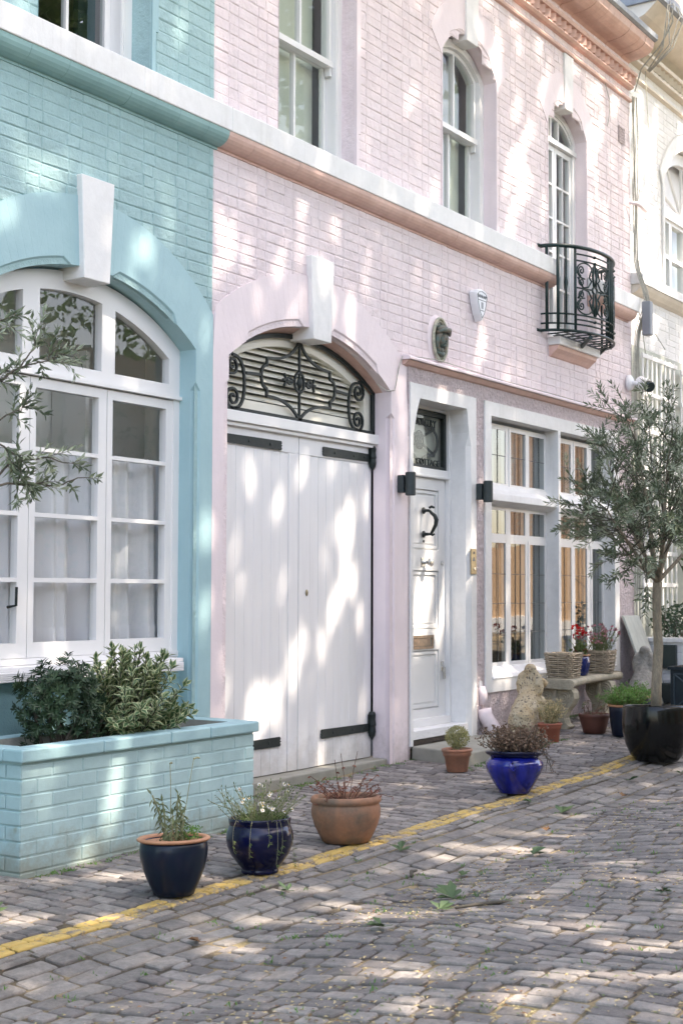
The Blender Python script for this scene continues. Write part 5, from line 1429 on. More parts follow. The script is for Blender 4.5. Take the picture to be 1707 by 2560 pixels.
# 5 cobalt pot
t, z0 = pot('potted_plant', 'bulbous cobalt blue glazed pot with bushy dead brown plant', 'potted plant', 8.556,-1.377,.277,
    [(.088,0),(.096,.02),(.118,.14),(.150,.32),(.178,.50),(.190,.62),(.190,.70),(.180,.78),(.160,.83),(.152,.85)], M['cobalt'], [(.152,.84),(.160,.87),(.182,.91),(.192,.95),(.192,.985),(.184,1.0),(.165,.975),(.150,.92),(.148,.86)], M['navy2'], .90, group=GP_, tilt=(.06,.03))
st = MB(); lf = MB()
for i in range(150):
    a = rnd(0,2*PI); r0 = rnd(0,.11); L = rnd(.10,.24)
    pts = curve_stem((8.556+r0*math.cos(a),-1.377+r0*math.sin(a),z0+.24),(math.cos(a)*.75,math.sin(a)*.75,rnd(.7,1.4)),L,.01,5,.2)
    st.tube(pts, .0022, 4)
    for q in range(12):
        lf.leaf(pts[3 if rnd(0,1) < .3 else (4 if q%2 else 5)]+Vector((rnd(-.02,.02),rnd(-.02,.02),rnd(-.02,.02))),(rnd(-1,1),rnd(-1,1),rnd(-.8,.8)),rnd(.016,.034),.015)
for i in range(14):
    a = rnd(-.9,.7); p = Vector((8.556+.185*math.cos(a),-1.377+.185*math.sin(a),z0+.27)); pts = [p+Vector((math.cos(a)*.13*k/6+rnd(-.01,.01),rnd(-.02,.02)+math.sin(a)*.08*k/6,.02-.16*(k/6)**2*rnd(.6,1.2))) for k in range(7)]
    st.tube(pts, .002, 4)
    for q in range(7): lf.leaf(pts[R_.randint(2,6)],(rnd(-1,1),rnd(-1,1),rnd(-1,.2)),.02,.008)
st.build('stems', M['bark_dark'], t); lf.build('foliage', M['drybrown'], t)
mb = MB()                                             # lion head lug
for a in (-2.75,-.45):
    px_,py_ = 8.556+.185*math.cos(a), -1.377+.185*math.sin(a); mb.tube([(px_+.026*math.cos(q),py_+.008*math.sin(q),z0+.195+.026*math.sin(q)) for q in [2*PI*i/14 for i in range(15)]], .009, 8); mb.ell((px_,py_,z0+.195),(.016,.016,.018),8,6)
mb.build('lug', M['cobalt'], t, smooth=True)
# 6 terracotta pot with straw tuft
t, z0 = flower_pot(10.79,-.60,.156,.069,.101,'terracotta pot with pale straw coloured tuft in front of the stone bench',
    surf('red_terracotta', (.34,.105,.06), (.27,.085,.05), 9, .6, 60, .2, .003, fine=(26,.1)))
st = MB(); lf = MB()
for i in range(70):
    pts = curve_stem((10.79+rnd(-.04,.04),-.60+rnd(-.04,.04),z0+.135),(rnd(-.8,.8),rnd(-.7,.7),1),rnd(.14,.21),.01,4,.12); st.tube(pts, .002, 4)
    for q in range(16): lf.leaf(pts[R_.randint(1,4)]+Vector((rnd(-.012,.012),rnd(-.012,.012),rnd(-.01,.01))),(rnd(-1,1),rnd(-1,1),rnd(-.2,1.2)),rnd(.018,.03),.008)
st.build('stems', M['stem_pale'], t); lf.build('foliage', M['straw'], t)
# 7 low bowl
t, z0 = pot('potted_plant', 'low dark red bowl with withered stems under the bench end', 'potted plant', 11.465,-.70,.168,
    [(.086,0),(.092,.02),(.110,.4),(.124,.72),(.128,.80),(.134,.86),(.135,.95),(.130,1.0),(.120,.97),(.118,.85)], surf('dark_red_clay', (.13,.045,.03), (.09,.035,.025), 9, .55, 60, .2, .003), None, None, .88)
st = MB(); lf = MB()
for i in range(16):
    pts = curve_stem((11.465+rnd(-.08,.08),-.70+rnd(-.08,.08),z0+.14),(rnd(-.7,.7),rnd(-.5,.5),1),rnd(.06,.16),.0,5,.3); st.tube(pts, .0025, 4)
    for q in range(5): lf.leaf(pts[-1],(rnd(-1,1),rnd(-1,1),rnd(-1,.5)),.03,.012,.2,R_.randint(0,1))
for i in range(120):
    a = rnd(0,2*PI); r0 = .11*math.sqrt(rnd(0,1)); lf.leaf((11.465+r0*math.cos(a),-.70+r0*math.sin(a),z0+.15),(rnd(-1,1),rnd(-1,1),rnd(0,.9)),.025,.009,.2,R_.randint(0,1))
st.build('stems', M['twig_red'], t); lf.build('foliage', [M['drybrown'],M['herb']], t)
# 8 and 9: dark pots of fresh green
def ferny(x,y,R,z,n,h,t):
    lf = MB(); st = MB()
    for i in range(n):
        a = rnd(0,2*PI); r0 = R*math.sqrt(rnd(0,1)); pts = curve_stem((x+r0*.5*math.cos(a),y+r0*.5*math.sin(a),z),(math.cos(a)*r0/R*1.1,math.sin(a)*r0/R*1.1,1),rnd(.6,1.1)*h,.05,4,.15)
        st.tube(pts, .002, 4)
        for q in range(9): lf.leaf(pts[R_.randint(2,4)]+Vector((rnd(-.02,.02),rnd(-.02,.02),rnd(-.015,.015))),(rnd(-1,1),rnd(-1,1),rnd(-.1,1)),rnd(.014,.026),.012)
    st.build('stems', M['stem_green'], t); lf.build('foliage', M['fresh'], t)
t, z0 = pot('potted_plant', 'dark bowl with terracotta rim and yellow green herb behind the tall blue pot', 'potted plant', 12.10,-.80,.27,
    [(.10,0),(.12,.2),(.15,.6),(.165,.9),(.16,.95)], M['navy'], [(.160,.92),(.178,.94),(.180,.98),(.17,1.0),(.15,.97),(.148,.85)], M['terracotta_rim'], .88)
ferny(12.10,-.80,.17,z0+.22,120,.16,t)
t, z0 = pot('potted_plant', 'tall dark blue pot of bright green parsley like leaves', 'potted plant', 11.40,-1.0,.266,
    [(.096,0),(.104,.03),(.118,.4),(.127,.75),(.129,.92),(.124,.95)], M['navy'], [(.124,.92),(.136,.94),(.139,.97),(.133,1.0),(.120,.98),(.118,.86)], M['terracotta_rim'], .88)
ferny(11.42,-1.0,.17,z0+.23,170,.17,t)
# 10 big black planter with the olive tree
OX,OY = 10.385,-1.663
t, z0 = pot('potted_olive_tree', 'olive tree in a big glossy black planter at the right', 'potted tree', OX,OY,.418,
    [(.150,0),(.160,.02),(.195,.12),(.228,.30),(.248,.52),(.253,.72),(.250,.90),(.246,.975),(.240,1.0),(.230,.99),(.228,.90),(.228,.85)], M['black_glaze'], None, None, .93, tilt=(.05,.02), wob=.012)
tr = MB()
trunk = [(10.722-.33,-1.66,z0+.36),(10.742-.33,-1.66,.55),(10.80-.33,-1.655,.80),(10.79-.33,-1.65,1.0),(10.775-.32,-1.65,1.18),(10.80-.32,-1.65,1.30)]
tr.tube(trunk, [.042,.038,.036,.034,.034,.036], 12)
top = Vector(trunk[-1]); lf = MB()
def limb(p, d, L, r, n=8, wob=.10, up=.03):
    pts = curve_stem(p, d, L, -up, n, wob); tr.tube(pts, [r*(1-.78*i/n) for i in range(n+1)], 7); return pts
def olive_sprig(p, d, L, lfm, stm, r=.0022, step=.022, leafL=.062, W=.0150):
    pts = curve_stem(p, d, L, .015, 6, .16); stm.tube(pts, [r*(1-.6*i/6) for i in range(7)], 4)
    stem_leaves(lfm, pts, .05, step, leafL, W, True, .75, R_.choice((0,0,1)), None, .15, .35)
tw = MB()
LIMBS = [((-1.0,-.05,.55),1.15,.021),((-.6,.25,.95),1.10,.020),((-.25,-.3,1.15),1.10,.022),((.05,.2,1.2),1.25,.024),
         ((.38,-.15,1.05),1.20,.022),((.75,.15,.95),1.15,.021),((1.0,-.2,.5),1.1,.018),((-.5,-.45,.65),.80,.016),((.3,.45,.75),.85,.016),((-.35,.5,.6),.8,.016)]
for li,(d,L,r) in enumerate(LIMBS):
    pts = limb(top-Vector((0,0,.02*li%.06)), d, L, r)
    for i in range(3,len(pts)):
        for q in range(4):
            dv = (pts[i]-pts[i-1]).normalized()*.7+Vector((rnd(-1,1),rnd(-1,1),rnd(-.55,.8)))
            sub = curve_stem(pts[i], dv, rnd(.18,.36), .02, 5, .16); tw.tube(sub, [.0045,.004,.0035,.003,.0025,.002], 5)
            for r_ in range(R_.choice((1,1,2))):
                olive_sprig(sub[R_.randint(1,5)], dv+Vector((rnd(-.8,.8),rnd(-.8,.8),rnd(-.6,.7))), rnd(.08,.20), lf, tw)
            olive_sprig(sub[-1], sub[-1]-sub[-2], rnd(.08,.16), lf, tw)
# long twigs that reach out beyond the crown
for (p,d,L,ns) in (((10.05,-1.66,1.62),(-1.4,-.05,.75),.62,15),((10.02,-1.68,1.85),(-1.2,.0,.22),.62,13),((9.98,-1.66,2.05),(-1.0,.1,.75),.55,13),((10.05,-1.66,1.45),(-1,0,-.25),.45,12),((10.1,-1.7,1.5),(-.6,-.3,-.5),.4,9),
        ((10.35,-1.66,2.2),(-.15,0,1),.55,12),((10.6,-1.66,2.3),(.1,0,1),.5,11),((10.15,-1.66,2.15),(-.6,0,1),.5,11),((10.85,-1.66,2.2),(.4,0,1),.5,10)):
    sub = curve_stem(p, d, L, .015, 8, .08); tw.tube(sub, [.005-.0004*i for i in range(9)], 5)
    for r_ in range(ns): olive_sprig(sub[R_.randint(1,8)], Vector(d)*.6+Vector((rnd(-.8,.8),rnd(-.8,.8),rnd(-.7,.8))), rnd(.07,.15), lf, tw)
tr.build('trunk', M['bark'], t, smooth=True); tw.build('twigs', M['bark_dark'], t); lf.build('crown', [M['olive'],M['olive_pale']], t)
# foreground olive on the left: its trunk stands outside the picture
t, z0 = pot('potted_olive_tree', 'olive tree whose thin leafy branches reach in at the left edge', 'potted tree', 3.25,-1.55,.42,
    [(.150,0),(.160,.02),(.195,.12),(.228,.30),(.248,.52),(.253,.72),(.250,.90),(.246,.975),(.240,1.0),(.230,.99),(.228,.85)], M['black_glaze'], None, None, .93)
tr = MB(); tw = MB(); lf = MB()
tr.tube([(3.25,-1.55,z0+.38),(3.27,-1.55,.7),(3.24,-1.54,1.1),(3.28,-1.54,1.35)], [.04,.036,.033,.034], 10)
def branch_to(pts, r, ns, sl=(.06,.13)):
    P = [Vector(p) for p in pts]; Q = []
    for i in range(len(P)-1):
        for k in range(4): Q.append(P[i].lerp(P[i+1],k/4)+Vector((rnd(-.006,.006),rnd(-.006,.006),rnd(-.006,.006))))
    Q.append(P[-1]); n = len(Q)
    tw.tube(Q, [r*(1-.7*i/n) for i in range(n)], 6)
    for i in range(ns):
        k = R_.randint(int(n*.35),n-1); d = (Q[min(k+1,n-1)]-Q[max(k-1,0)]).normalized()
        olive_sprig(Q[k], d*.7+Vector((rnd(-.8,.8),rnd(-.6,.6),rnd(-.8,.9))), rnd(*sl), lf, tw, .0018, .021, .052, .0130)
    olive_sprig(Q[-1], Q[-1]-Q[-3], .10, lf, tw, .0018, .016, .05, .0115)
y_ = -1.4
branch_to([(3.28,-1.54,1.35),(3.7,-1.45,1.60),(4.00,y_,1.645),(4.16,y_,1.655),(4.30,y_,1.66),(4.44,y_,1.70)], .007, 8)
branch_to([(3.9,y_,1.63),(4.05,y_+.05,1.73),(4.20,y_,1.765),(4.36,y_,1.755)], .006, 9)
branch_to([(3.28,-1.54,1.35),(3.75,-1.45,1.95),(3.95,y_,2.05),(4.06,y_,2.12),(4.13,y_,2.20),(4.15,y_,2.28)], .006, 10)
branch_to([(3.95,y_,2.05),(4.08,y_+.03,2.12),(4.2,y_,2.17),(4.27,y_,2.215)], .005, 8)
branch_to([(3.28,-1.54,1.35),(3.7,-1.42,1.75),(3.9,y_,1.87),(4.02,y_,1.93),(4.1,y_,1.96)], .006, 8)
branch_to([(3.8,y_,1.86),(3.95,y_,1.80),(4.04,y_,1.76),(4.08,y_,1.68)], .005, 9)
branch_to([(3.28,-1.54,1.35),(3.6,-1.45,2.1),(3.85,y_,2.22),(3.97,y_,2.30)], .006, 6)
branch_to([(3.28,-1.54,1.35),(3.1,-1.5,1.9),(2.9,-1.5,2.3)], .015, 26); branch_to([(3.28,-1.54,1.35),(3.3,-1.8,1.9),(3.2,-1.95,2.3)], .015, 26)
tr.build('trunk', M['bark'], t, smooth=True); tw.build('twigs', M['bark_dark'], t); lf.build('crown', [M['olive'],M['olive_pale']], t)

# ------------------------------------------------------------------ doorstep, bench, statues, baskets, board
mb = MB()
sv = [(9.545,-.012),(9.40,-.575),(10.95,-.62),(11.0,-.012)]
mb.v = [(x,y,-.20) for x,y in sv]+[(x,y,.030) for x,y in sv]
mb.f = [(0,1,5,4),(1,2,6,5),(2,3,7,6),(3,0,4,7),(4,5,6,7)]; mb.m = [0]*5
tag(mb.build('doorstep', M['step'], bevel=.012, seg=2), 'worn grey stone doorstep in front of the white front door', 'doorstep')
be = thing('stone_bench', 'curved old stone bench with scroll legs below the leaded window', 'bench', (12.2,-.25,.03))
mb = MB(); n = 16; fr_ = []; bk = []
for i in range(n+1):
    k = i/n; x = 11.46+1.60*k
    fr_.append((x, -.50+.20*k+.07*math.sin(PI*k))); bk.append((x+.0, -.14+.02*k+.07*math.sin(PI*k)))
prof = [(0,-.0),(-.012,.018),(-.006,.045),(.006,.060)]
for i in range(n+1):
    f,b = fr_[i],bk[i]; o = (f[1]-b[1])
    mb.v += [(b[0],b[1],.395),(f[0],f[1]+.02,.385),(f[0],f[1]-.006,.400),(f[0],f[1]-.010,.430),(f[0],f[1]+.004,.447),(f[0],f[1]+.03,.452),(b[0],b[1],.452)]
for i in range(n):
    for j in range(7): mb.f.append((i*7+j,i*7+(j+1)%7,i*7+7+(j+1)%7,i*7+7+j)); mb.m.append(0)
mb.f += [tuple(range(7)),tuple(range(n*7+6,n*7-1,-1))]; mb.m += [0,0]
mb.build('seat', M['stone'], be, smooth=False, bevel=.01)
for lx,ly0,ly1 in ((11.60,-.46,-.14),(12.80,-.32,-.08)):
    mb = MB(); yc = (ly0+ly1)/2; hw = (ly1-ly0)/2
    pr = [(hw*.75,.0),(hw*.80,.05),(hw*.62,.07),(hw*.50,.12),(hw*.62,.18),(hw*.95,.24),(hw*1.1,.29),(hw*1.08,.34),(hw*.95,.372),(hw*.7,.384)]
    poly = [(yc+a,.0+b) for a,b in pr]+[(yc-a,b) for a,b in pr[::-1]]
    m_ = len(poly); zb = gz(lx,yc)
    mb.v = [(lx-.06,y,z if z > .01 else zb) for y,z in poly]+[(lx+.06,y,z if z > .01 else zb) for y,z in poly]
    mb.f = [tuple(range(m_)),tuple(range(2*m_-1,m_-1,-1))]+[(i,(i+1)%m_,(i+1)%m_+m_,i+m_) for i in range(m_)]; mb.m = [0]*len(mb.f)
    for sy in (-1,1):
        for rr in (.058,.036,.016): mb.tube([(lx-.062,yc+sy*hw*.52+rr*math.cos(q),.30+rr*math.sin(q)) for q in [2*PI*i/20 for i in range(21)]], .008, 6)
    mb.tube([(lx-.06,yc-.01,.37),(lx-.066,yc,.27),(lx-.06,yc+.01,.18)], [.02,.03,.01], 6)
    mb.build('leg', M['stone'], be, bevel=.012)
def dog(label, x, y, z, s, mat, name='dog_statue'):
    """sitting hound facing +x with turned head"""
    t = thing(name, label, 'statue', (x,y,z))
    def V(a,b,c): return (x+a*s, y+b*s, z+c*s)
    me = MB()
    chain = [V(-.19,0,.08),V(-.17,0,.16),V(-.11,0,.24),V(-.045,0,.33),V(.0,0,.41),V(.012,0,.475),V(.02,0,.53)]
    me.tube(chain, [.09*s,.125*s,.120*s,.105*s,.082*s,.066*s,.060*s], 16)
    for sy in (-1,1):
        me.tube([V(-.0,sy*.055,.30),V(.035,sy*.062,.18),V(.04,sy*.062,.08),V(.045,sy*.062,.02)], [.055*s,.040*s,.032*s,.034*s], 12)
        me.ell(V(.065,sy*.062,.018),(.048*s,.032*s,.022*s),12,8)
        me.ell(V(-.14,sy*.085,.12),(.105*s,.055*s,.105*s),16,12)
        me.ell(V(-.05,sy*.10,.022),(.075*s,.033*s,.024*s),12,8)
    me.ell(V(.030,-.0,.540),(.075*s,.058*s,.056*s),16,12)
    me.ell(V(-.005,.0,.600),(.055*s,.052*s,.045*s),14,10); me.ell(V(.03,.0,.612),(.035*s,.035*s,.03*s),12,8)
    me.tube([V(.06,-.008,.530),V(.12,-.020,.497),V(.18,-.030,.465),V(.215,-.034,.448),V(.225,-.035,.442)], [.050*s,.040*s,.040*s,.042*s,.02*s], 12)
    me.ell(V(.232,-.036,.462),(.018*s,.020*s,.015*s),8,6); me.ell(V(.085,-.055,.535),(.014*s,.012*s,.012*s),8,6)
    for sy in (-1,1):
        me.tube([V(-.0,sy*.055,.575),V(-.02,sy*.082,.53),V(-.022,sy*.090,.46),V(-.015,sy*.085,.39),V(-.01,sy*.08,.35)], [.022*s,.034*s,.042*s,.040*s,.018*s], 10)
    me.tube([V(-.24,.02,.05),V(-.29,.05,.03),V(-.26,.11,.025)], [.03*s,.022*s,.012*s], 8)
    for k in range(5): me.ell(V(.035-.012*k,(-.085 if k%2 else .02),.36-.045*k),(.05*s,.05*s,.05*s),10,8,0,.04)
    o = me.build('statue_body', mat, t, smooth=True)
    r = o.modifiers.new('fuse','REMESH'); r.mode = 'VOXEL'; r.voxel_size = .011*s; r.use_smooth_shade = True
    sm = o.modifiers.new('soften','SMOOTH'); sm.factor = .5; sm.iterations = 3
    tx = bpy.data.textures.new('pitted_stone','VORONOI'); tx.noise_scale = .036
    dp = o.modifiers.new('pits','DISPLACE'); dp.texture = tx; dp.strength = .013*s; dp.mid_level = .5; dp.texture_coords = 'LOCAL'
    me = MB(); me.box(*[q for p in zip(V(-.26,-.13,-.035),V(.12,.13,0)) for q in p]); me.build('base', mat, t, bevel=.012)
    return t
dog('golden lichen covered sitting stone dog at the left end of the bench', 10.93,-.36,.02,.93,M['stone_warm'])
dog('grey sitting stone dog beside the leaning board', 13.30,-.45,.10,.93,M['stone_grey'])
def basket(label, x, y, z, w0, w1, d0, d1, h):
    t = thing('wicker_basket', label, 'basket', (x,y,z), 'wicker baskets on the stone bench')
    mb = MB(); rows = int(h/.0155)
    for k in range(rows):
        f = k/(rows-1); w = (w0+(w1-w0)*f)/2; d = (d0+(d1-d0)*f)/2; zz = z+.008+h*f*.97; pts = []; nn = 44
        for i in range(nn+1):
            a = 2*PI*i/nn; c_,s_ = math.cos(a),math.sin(a); e = .28
            X = w*math.copysign(abs(c_)**e,c_); Y = d*math.copysign(abs(s_)**e,s_)
            wv = .009*math.sin(i*PI*.5+k*PI)+rnd(-.002,.002); L = math.hypot(X,Y) or 1
            pts.append((x+X+X/L*wv, y+Y+Y/L*wv, zz+rnd(-.003,.003)))
        mb.tube(pts, .0078*rnd(.7,1.15), 5, caps=False)
    mb.build('woven_side', M['wicker'], t)
    mb = MB()
    for i in range(22):
        a = 2*PI*i/22; c_,s_ = math.cos(a),math.sin(a); e = .28
        k0 = (math.copysign(abs(c_)**e,c_), math.copysign(abs(s_)**e,s_))
        mb.tube([(x+k0[0]*w0/2,y+k0[1]*d0/2,z),(x+k0[0]*w1/2,y+k0[1]*d1/2,z+h+rnd(.005,.02))], .005, 5)
    mb.tube([(x+.5*w1*.98*math.copysign(abs(math.cos(q))**.28,math.cos(q)),y+.5*d1*.98*math.copysign(abs(math.sin(q))**.28,math.sin(q)),z+h) for q in [2*PI*i/44 for i in range(45)]], .009, 6)
    mb.build('uprights', M['wicker'], t)
    mb = MB(); mb.box(x-w0/2*.9,x+w0/2*.9,y-d0/2*.9,y+d0/2*.9,z+.004,z+h*.85); mb.build('soil', M['soil'], t)
    return t
t = basket('grey wicker basket at the left end of the bench', 11.86,-.24,.453,.22,.27,.22,.27,.215)
lf = MB()
for i in range(60): lf.leaf((11.86+rnd(-.1,.1),-.24+rnd(-.1,.1),.453+.185),(rnd(-1,1),rnd(-1,1),rnd(0,1)),rnd(.03,.06),.012)
lf.build('dry_grass', M['drybrown'], t)
t, z0 = pot('potted_plant', 'blue glazed pot of red geraniums between the two wicker baskets', 'potted plant', 12.25,-.22,.195,
    [(.070,0),(.076,.04),(.092,.30),(.100,.55),(.098,.80),(.090,.92),(.084,.95)], M['blue_pot'], [(.085,.92),(.100,.94),(.103,.98),(.096,1.0),(.086,.97),(.084,.88)], M['terracotta_rim'], .9, z=.453)
st = MB(); lf = MB(); fl_ = MB()
for i in range(26):
    pts = curve_stem((12.25+rnd(-.05,.05),-.22+rnd(-.05,.05),z0+.17),(rnd(-.8,.7),rnd(-.6,.5),1),rnd(.07,.20),.01,5,.15); st.tube(pts, .003, 4)
    for q in range(5): lf.leaf(pts[R_.randint(2,5)],(rnd(-1,1),rnd(-1,1),rnd(-.2,.8)),rnd(.025,.04),.032,.1,R_.choice((0,0,1)))
for hx,hy,hz in ((12.02,-.28,.90),(12.18,-.26,.845),(12.20,-.30,.83),(12.25,-.24,.872),(12.14,-.24,.822)):
    st.tube([(12.24,-.22,z0+.19),((12.24+hx)/2+.01,-.23,(z0+.2+hz)/2+.03),(hx,hy,hz-.01)], .0028, 4)
    fl_ = MB()
    for q in range(42): 
        v_ = Vector((rnd(-1,1),rnd(-1,1),rnd(-.4,1))).normalized(); fl_.leaf(Vector((hx,hy,hz))+v_*Vector((.026,.026,.020)).x*.8,v_+Vector((rnd(-.5,.5),rnd(-.5,.5),.2)),.018,.017)
    fl_.build('flower_head', M['petal_red'], t)
st.build('stems', M['stem_green'], t); lf.build('foliage', [M['daisy_leaf'],M['dryred']], t)
t = basket('grey wicker basket of pink flowers at the right of the bench', 12.78,-.20,.455,.20,.25,.20,.25,.205)
st = MB(); lf = MB(); fl_ = MB()
for i in range(60):
    pts = curve_stem((12.76+rnd(-.08,.08),-.22+rnd(-.06,.06),.455+.17),(rnd(-.6,.6),rnd(-.5,.5),1),rnd(.12,.30),.0,5,.12); st.tube(pts, .002, 4)
    stem_leaves(lf, pts, .0, .03, .04, .007, True, .6)
    fl_ = MB()
    for q in range(9): 
        v_ = Vector((rnd(-1,1),rnd(-1,1),rnd(-.2,1))).normalized(); fl_.leaf(pts[-1],v_,.020,.018)
    fl_.build('flower_head', M['petal_pink'], t)
st.build('stems', M['stem_green'], t); lf.build('foliage', M['herb'], t)
mb = MB()
a,b = Vector((13.74,-.03,.985)),Vector((14.16,-.03,.985)); c_,d_ = Vector((14.16,-.36,.10)),Vector((13.74,-.36,.10)); th_ = Vector((0,-.030,-.010))
mb.v = [tuple(p) for p in (a,b,c_,d_,a+th_,b+th_,c_+th_,d_+th_)]
mb.f = [(0,1,2,3),(7,6,5,4),(0,4,5,1),(1,5,6,2),(2,6,7,3),(3,7,4,0)]; mb.m = [0]*6
tag(mb.build('board', M['board'], bevel=.004), 'weathered grey board leaning on the end of the pink wall', 'board')
# white brick trough, what hangs on it and what grows in it
tr_ = thing('brick_trough', 'white painted brick trough with plants at the far end of pink house', 'planter', (16,-.3,.2))
mb = MB(); mb.box(14.30,19.5,-.62,-.02,-.1,.70)
for k in range(10):
    za = -.0+k*.075; y = -.62-(.1 if k%2 else 0)
    while y < -.03:
        a,b = max(y,-.62),min(y+.2,-.03); y += .208
        if b-a < .02: continue
        mb.add([(14.292,b,za),(14.292,a,za),(14.292,a,za+.066),(14.292,b,za+.066),(14.302,b,za),(14.302,a,za),(14.302,a,za+.066),(14.302,b,za+.066)], [(0,1,2,3),(4,5,1,0),(5,6,2,1),(6,7,3,2),(7,4,0,3)])
mb.build('brick_wall', M['white_brick'], tr_, bevel=.004)
mb = MB(); mb.box(14.27,19.52,-.64,.0,.701,.75); mb.build('coping', M['white_stone'], tr_, bevel=.008)
hb = MB(); hb.box(14.235,14.288,-.42,-.20,.44,.68); hb.tube([(14.26,-.24,.45),(14.25,-.25,.32),(14.25,-.30,.26),(14.25,-.38,.24)], .012, 6)
tag(hb.build('meter_box', M['plastic_black'], bevel=.02, seg=3), 'black box with cable fixed to the end of the white trough', 'meter box')
bx = MB(); bx.box(13.98,14.12,-.52,-.34,.10,.30)
tag(bx.build('small_crate', M['charcoal'], bevel=.01), 'small dark crate on the ground behind the grey stone dog', 'crate')
def leafy_mass(name, label, cat, c, r, n, mat, L, W, stems=12, group=None, zb=None):
    t = thing(name, label, cat, (c[0],c[1],c[2]-r[2]), group); st = MB(); lf = MB()
    for i in range(stems): st.tube(curve_stem((c[0]+rnd(-.4,.4)*r[0],c[1]+rnd(-.4,.4)*r[1],zb if zb is not None else c[2]-r[2]),(rnd(-.5,.5),rnd(-.5,.5),1),r[2]*1.4,0,5,.15), .006, 5)
    for i in range(n):
        v = Vector((rnd(-1,1),rnd(-1,1),rnd(-1,1)))
        if v.length > 1: continue
        p = Vector((c[0]+v.x*r[0],c[1]+v.y*r[1],c[2]+v.z*r[2])); lf.leaf(p,(rnd(-1,1),rnd(-1,1),rnd(-.6,.8)),L*rnd(.7,1.2),W*rnd(.8,1.2))
    st.build('stems', M['bark_dark'], t); lf.build('foliage', mat, t); return t
leafy_mass('trough_plant','dark leafy plant in the white trough behind the leaning board','plant',(14.62,-.33,.90),(.36,.30,.22),1000,M['hebe'],.06,.028, zb=.7)
leafy_mass('trough_plant','dark glossy plant in the white trough right of the olive trunk','plant',(15.5,-.38,.98),(.45,.30,.32),1100,M['ivy'],.07,.03, zb=.7)
leafy_mass('climbing_plant','tall climbing plant with dark leaves behind the olive crown','climber',(15.6,-.30,1.75),(.55,.22,.75),1100,M['ivy'],.08,.045, zb=.7)
leafy_mass('climbing_plant','yellow green climber against the white wall at the right edge','climber',(16.6,-.28,1.35),(.5,.25,.8),900,M['fresh'],.07,.04, zb=.7)
dp_ = thing('square_planter', 'square blue black planter with diamond lattice front at the far right', 'planter', (13.9,-.95,.1))
mb = MB(); qx0,qx1,qy0,qy1,qz0,qz1 = 13.42,14.0,-1.18,-.66,.06,.50
mb.box(qx0,qx1,qy0,qy1,qz0,qz1-.03); mb.build('box', M['dark_planter'], dp_, bevel=.006)
mb = MB(); plate(mb, rect(qx0-.02,qx1+.02,qz1-.03,qz1), [], qy0-.02, qy1+.02); mb.build('rim', M['dark_planter'], dp_, bevel=.004)
mb = MB()
for a,b in (((qx0+.05,qz0+.05),(qx1-.05,qz1-.08)),((qx0+.05,qz1-.08),(qx1-.05,qz0+.05)),((qx0+.05,(qz0+qz1)/2),((qx0+qx1)/2,qz1-.08)),(((qx0+qx1)/2,qz1-.08),(qx1-.05,(qz0+qz1)/2)),((qx0+.05,(qz0+qz1)/2),((qx0+qx1)/2,qz0+.05)),(((qx0+qx1)/2,qz0+.05),(qx1-.05,(qz0+qz1)/2))):
    mb.ribbon([a,b], .014, qy0-.008, qy0-.001)
for a,b in (((qx0+.03,qz0+.03),(qx1-.03,qz0+.03)),((qx0+.03,qz1-.06),(qx1-.03,qz1-.06)),((qx0+.03,qz0+.03),(qx0+.03,qz1-.06)),((qx1-.03,qz0+.03),(qx1-.03,qz1-.06))): mb.ribbon([a,b], .016, qy0-.010, qy0-.001)
yl = [(qx0-.008,y_,z_) for y_,z_ in ()]
for (ya,za),(yb,zb_) in (((qy0+.05,qz0+.05),(qy1-.05,qz1-.08)),((qy0+.05,qz1-.08),(qy1-.05,qz0+.05))): mb.tube([(qx0-.004,ya,za),(qx0-.004,yb,zb_)], .007, 6)
for ya,za,yb,zb_ in ((qy0+.04,qz0+.04,qy1-.04,qz0+.04),(qy0+.04,qz1-.07,qy1-.04,qz1-.07),(qy0+.04,qz0+.04,qy0+.04,qz1-.07),(qy1-.04,qz0+.04,qy1-.04,qz1-.07)): mb.tube([(qx0-.004,ya,za),(qx0-.004,yb,zb_)], .007, 6)
mb.build('lattice', surf('lattice_grey_blue',(.05,.08,.10),None,5,.4), dp_)
mb = MB(); mb.box(qx0+.03,qx1-.03,qy0+.03,qy1-.03,qz1-.02,qz1+.004); mb.build('soil', M['soil'], dp_)
# ================================================================== litter, fallen leaves
def fallen(px, py, size, label, brown=False, kind=0, rot=None):
    z = gz(px,py)+.012
    o = thing('fallen_leaf', label, 'leaf', (px,py,z), 'fallen leaves on the cobbles')
    lf = MB(); n = 5; c = Vector((px,py,z))
    r = rnd(0,2*PI) if rot is None else rot
    for q in range(n):                                # palmate plane-tree leaf, curled
        a = r+(q-2)*.62; L = size*(1-.13*abs(q-2))
        d = Vector((math.cos(a),math.sin(a),rnd(.05,.55))); w_ = Vector((-math.sin(a),math.cos(a),rnd(-.2,.2)))
        m1 = c+d*L*.55+Vector((0,0,rnd(0,.012)))
        lf.add([c, m1-w_*L*.27, c+d*L+Vector((0,0,rnd(-.01,.012))), m1+w_*L*.27], [(0,1,2),(0,2,3)])
    lf.tube([c, c-Vector((math.cos(r),math.sin(r),-.05))*size*.6], .0016, 4)
    lf.build('leaf_blade', M['fallen_brown'] if brown else M['fallen'], o); return o
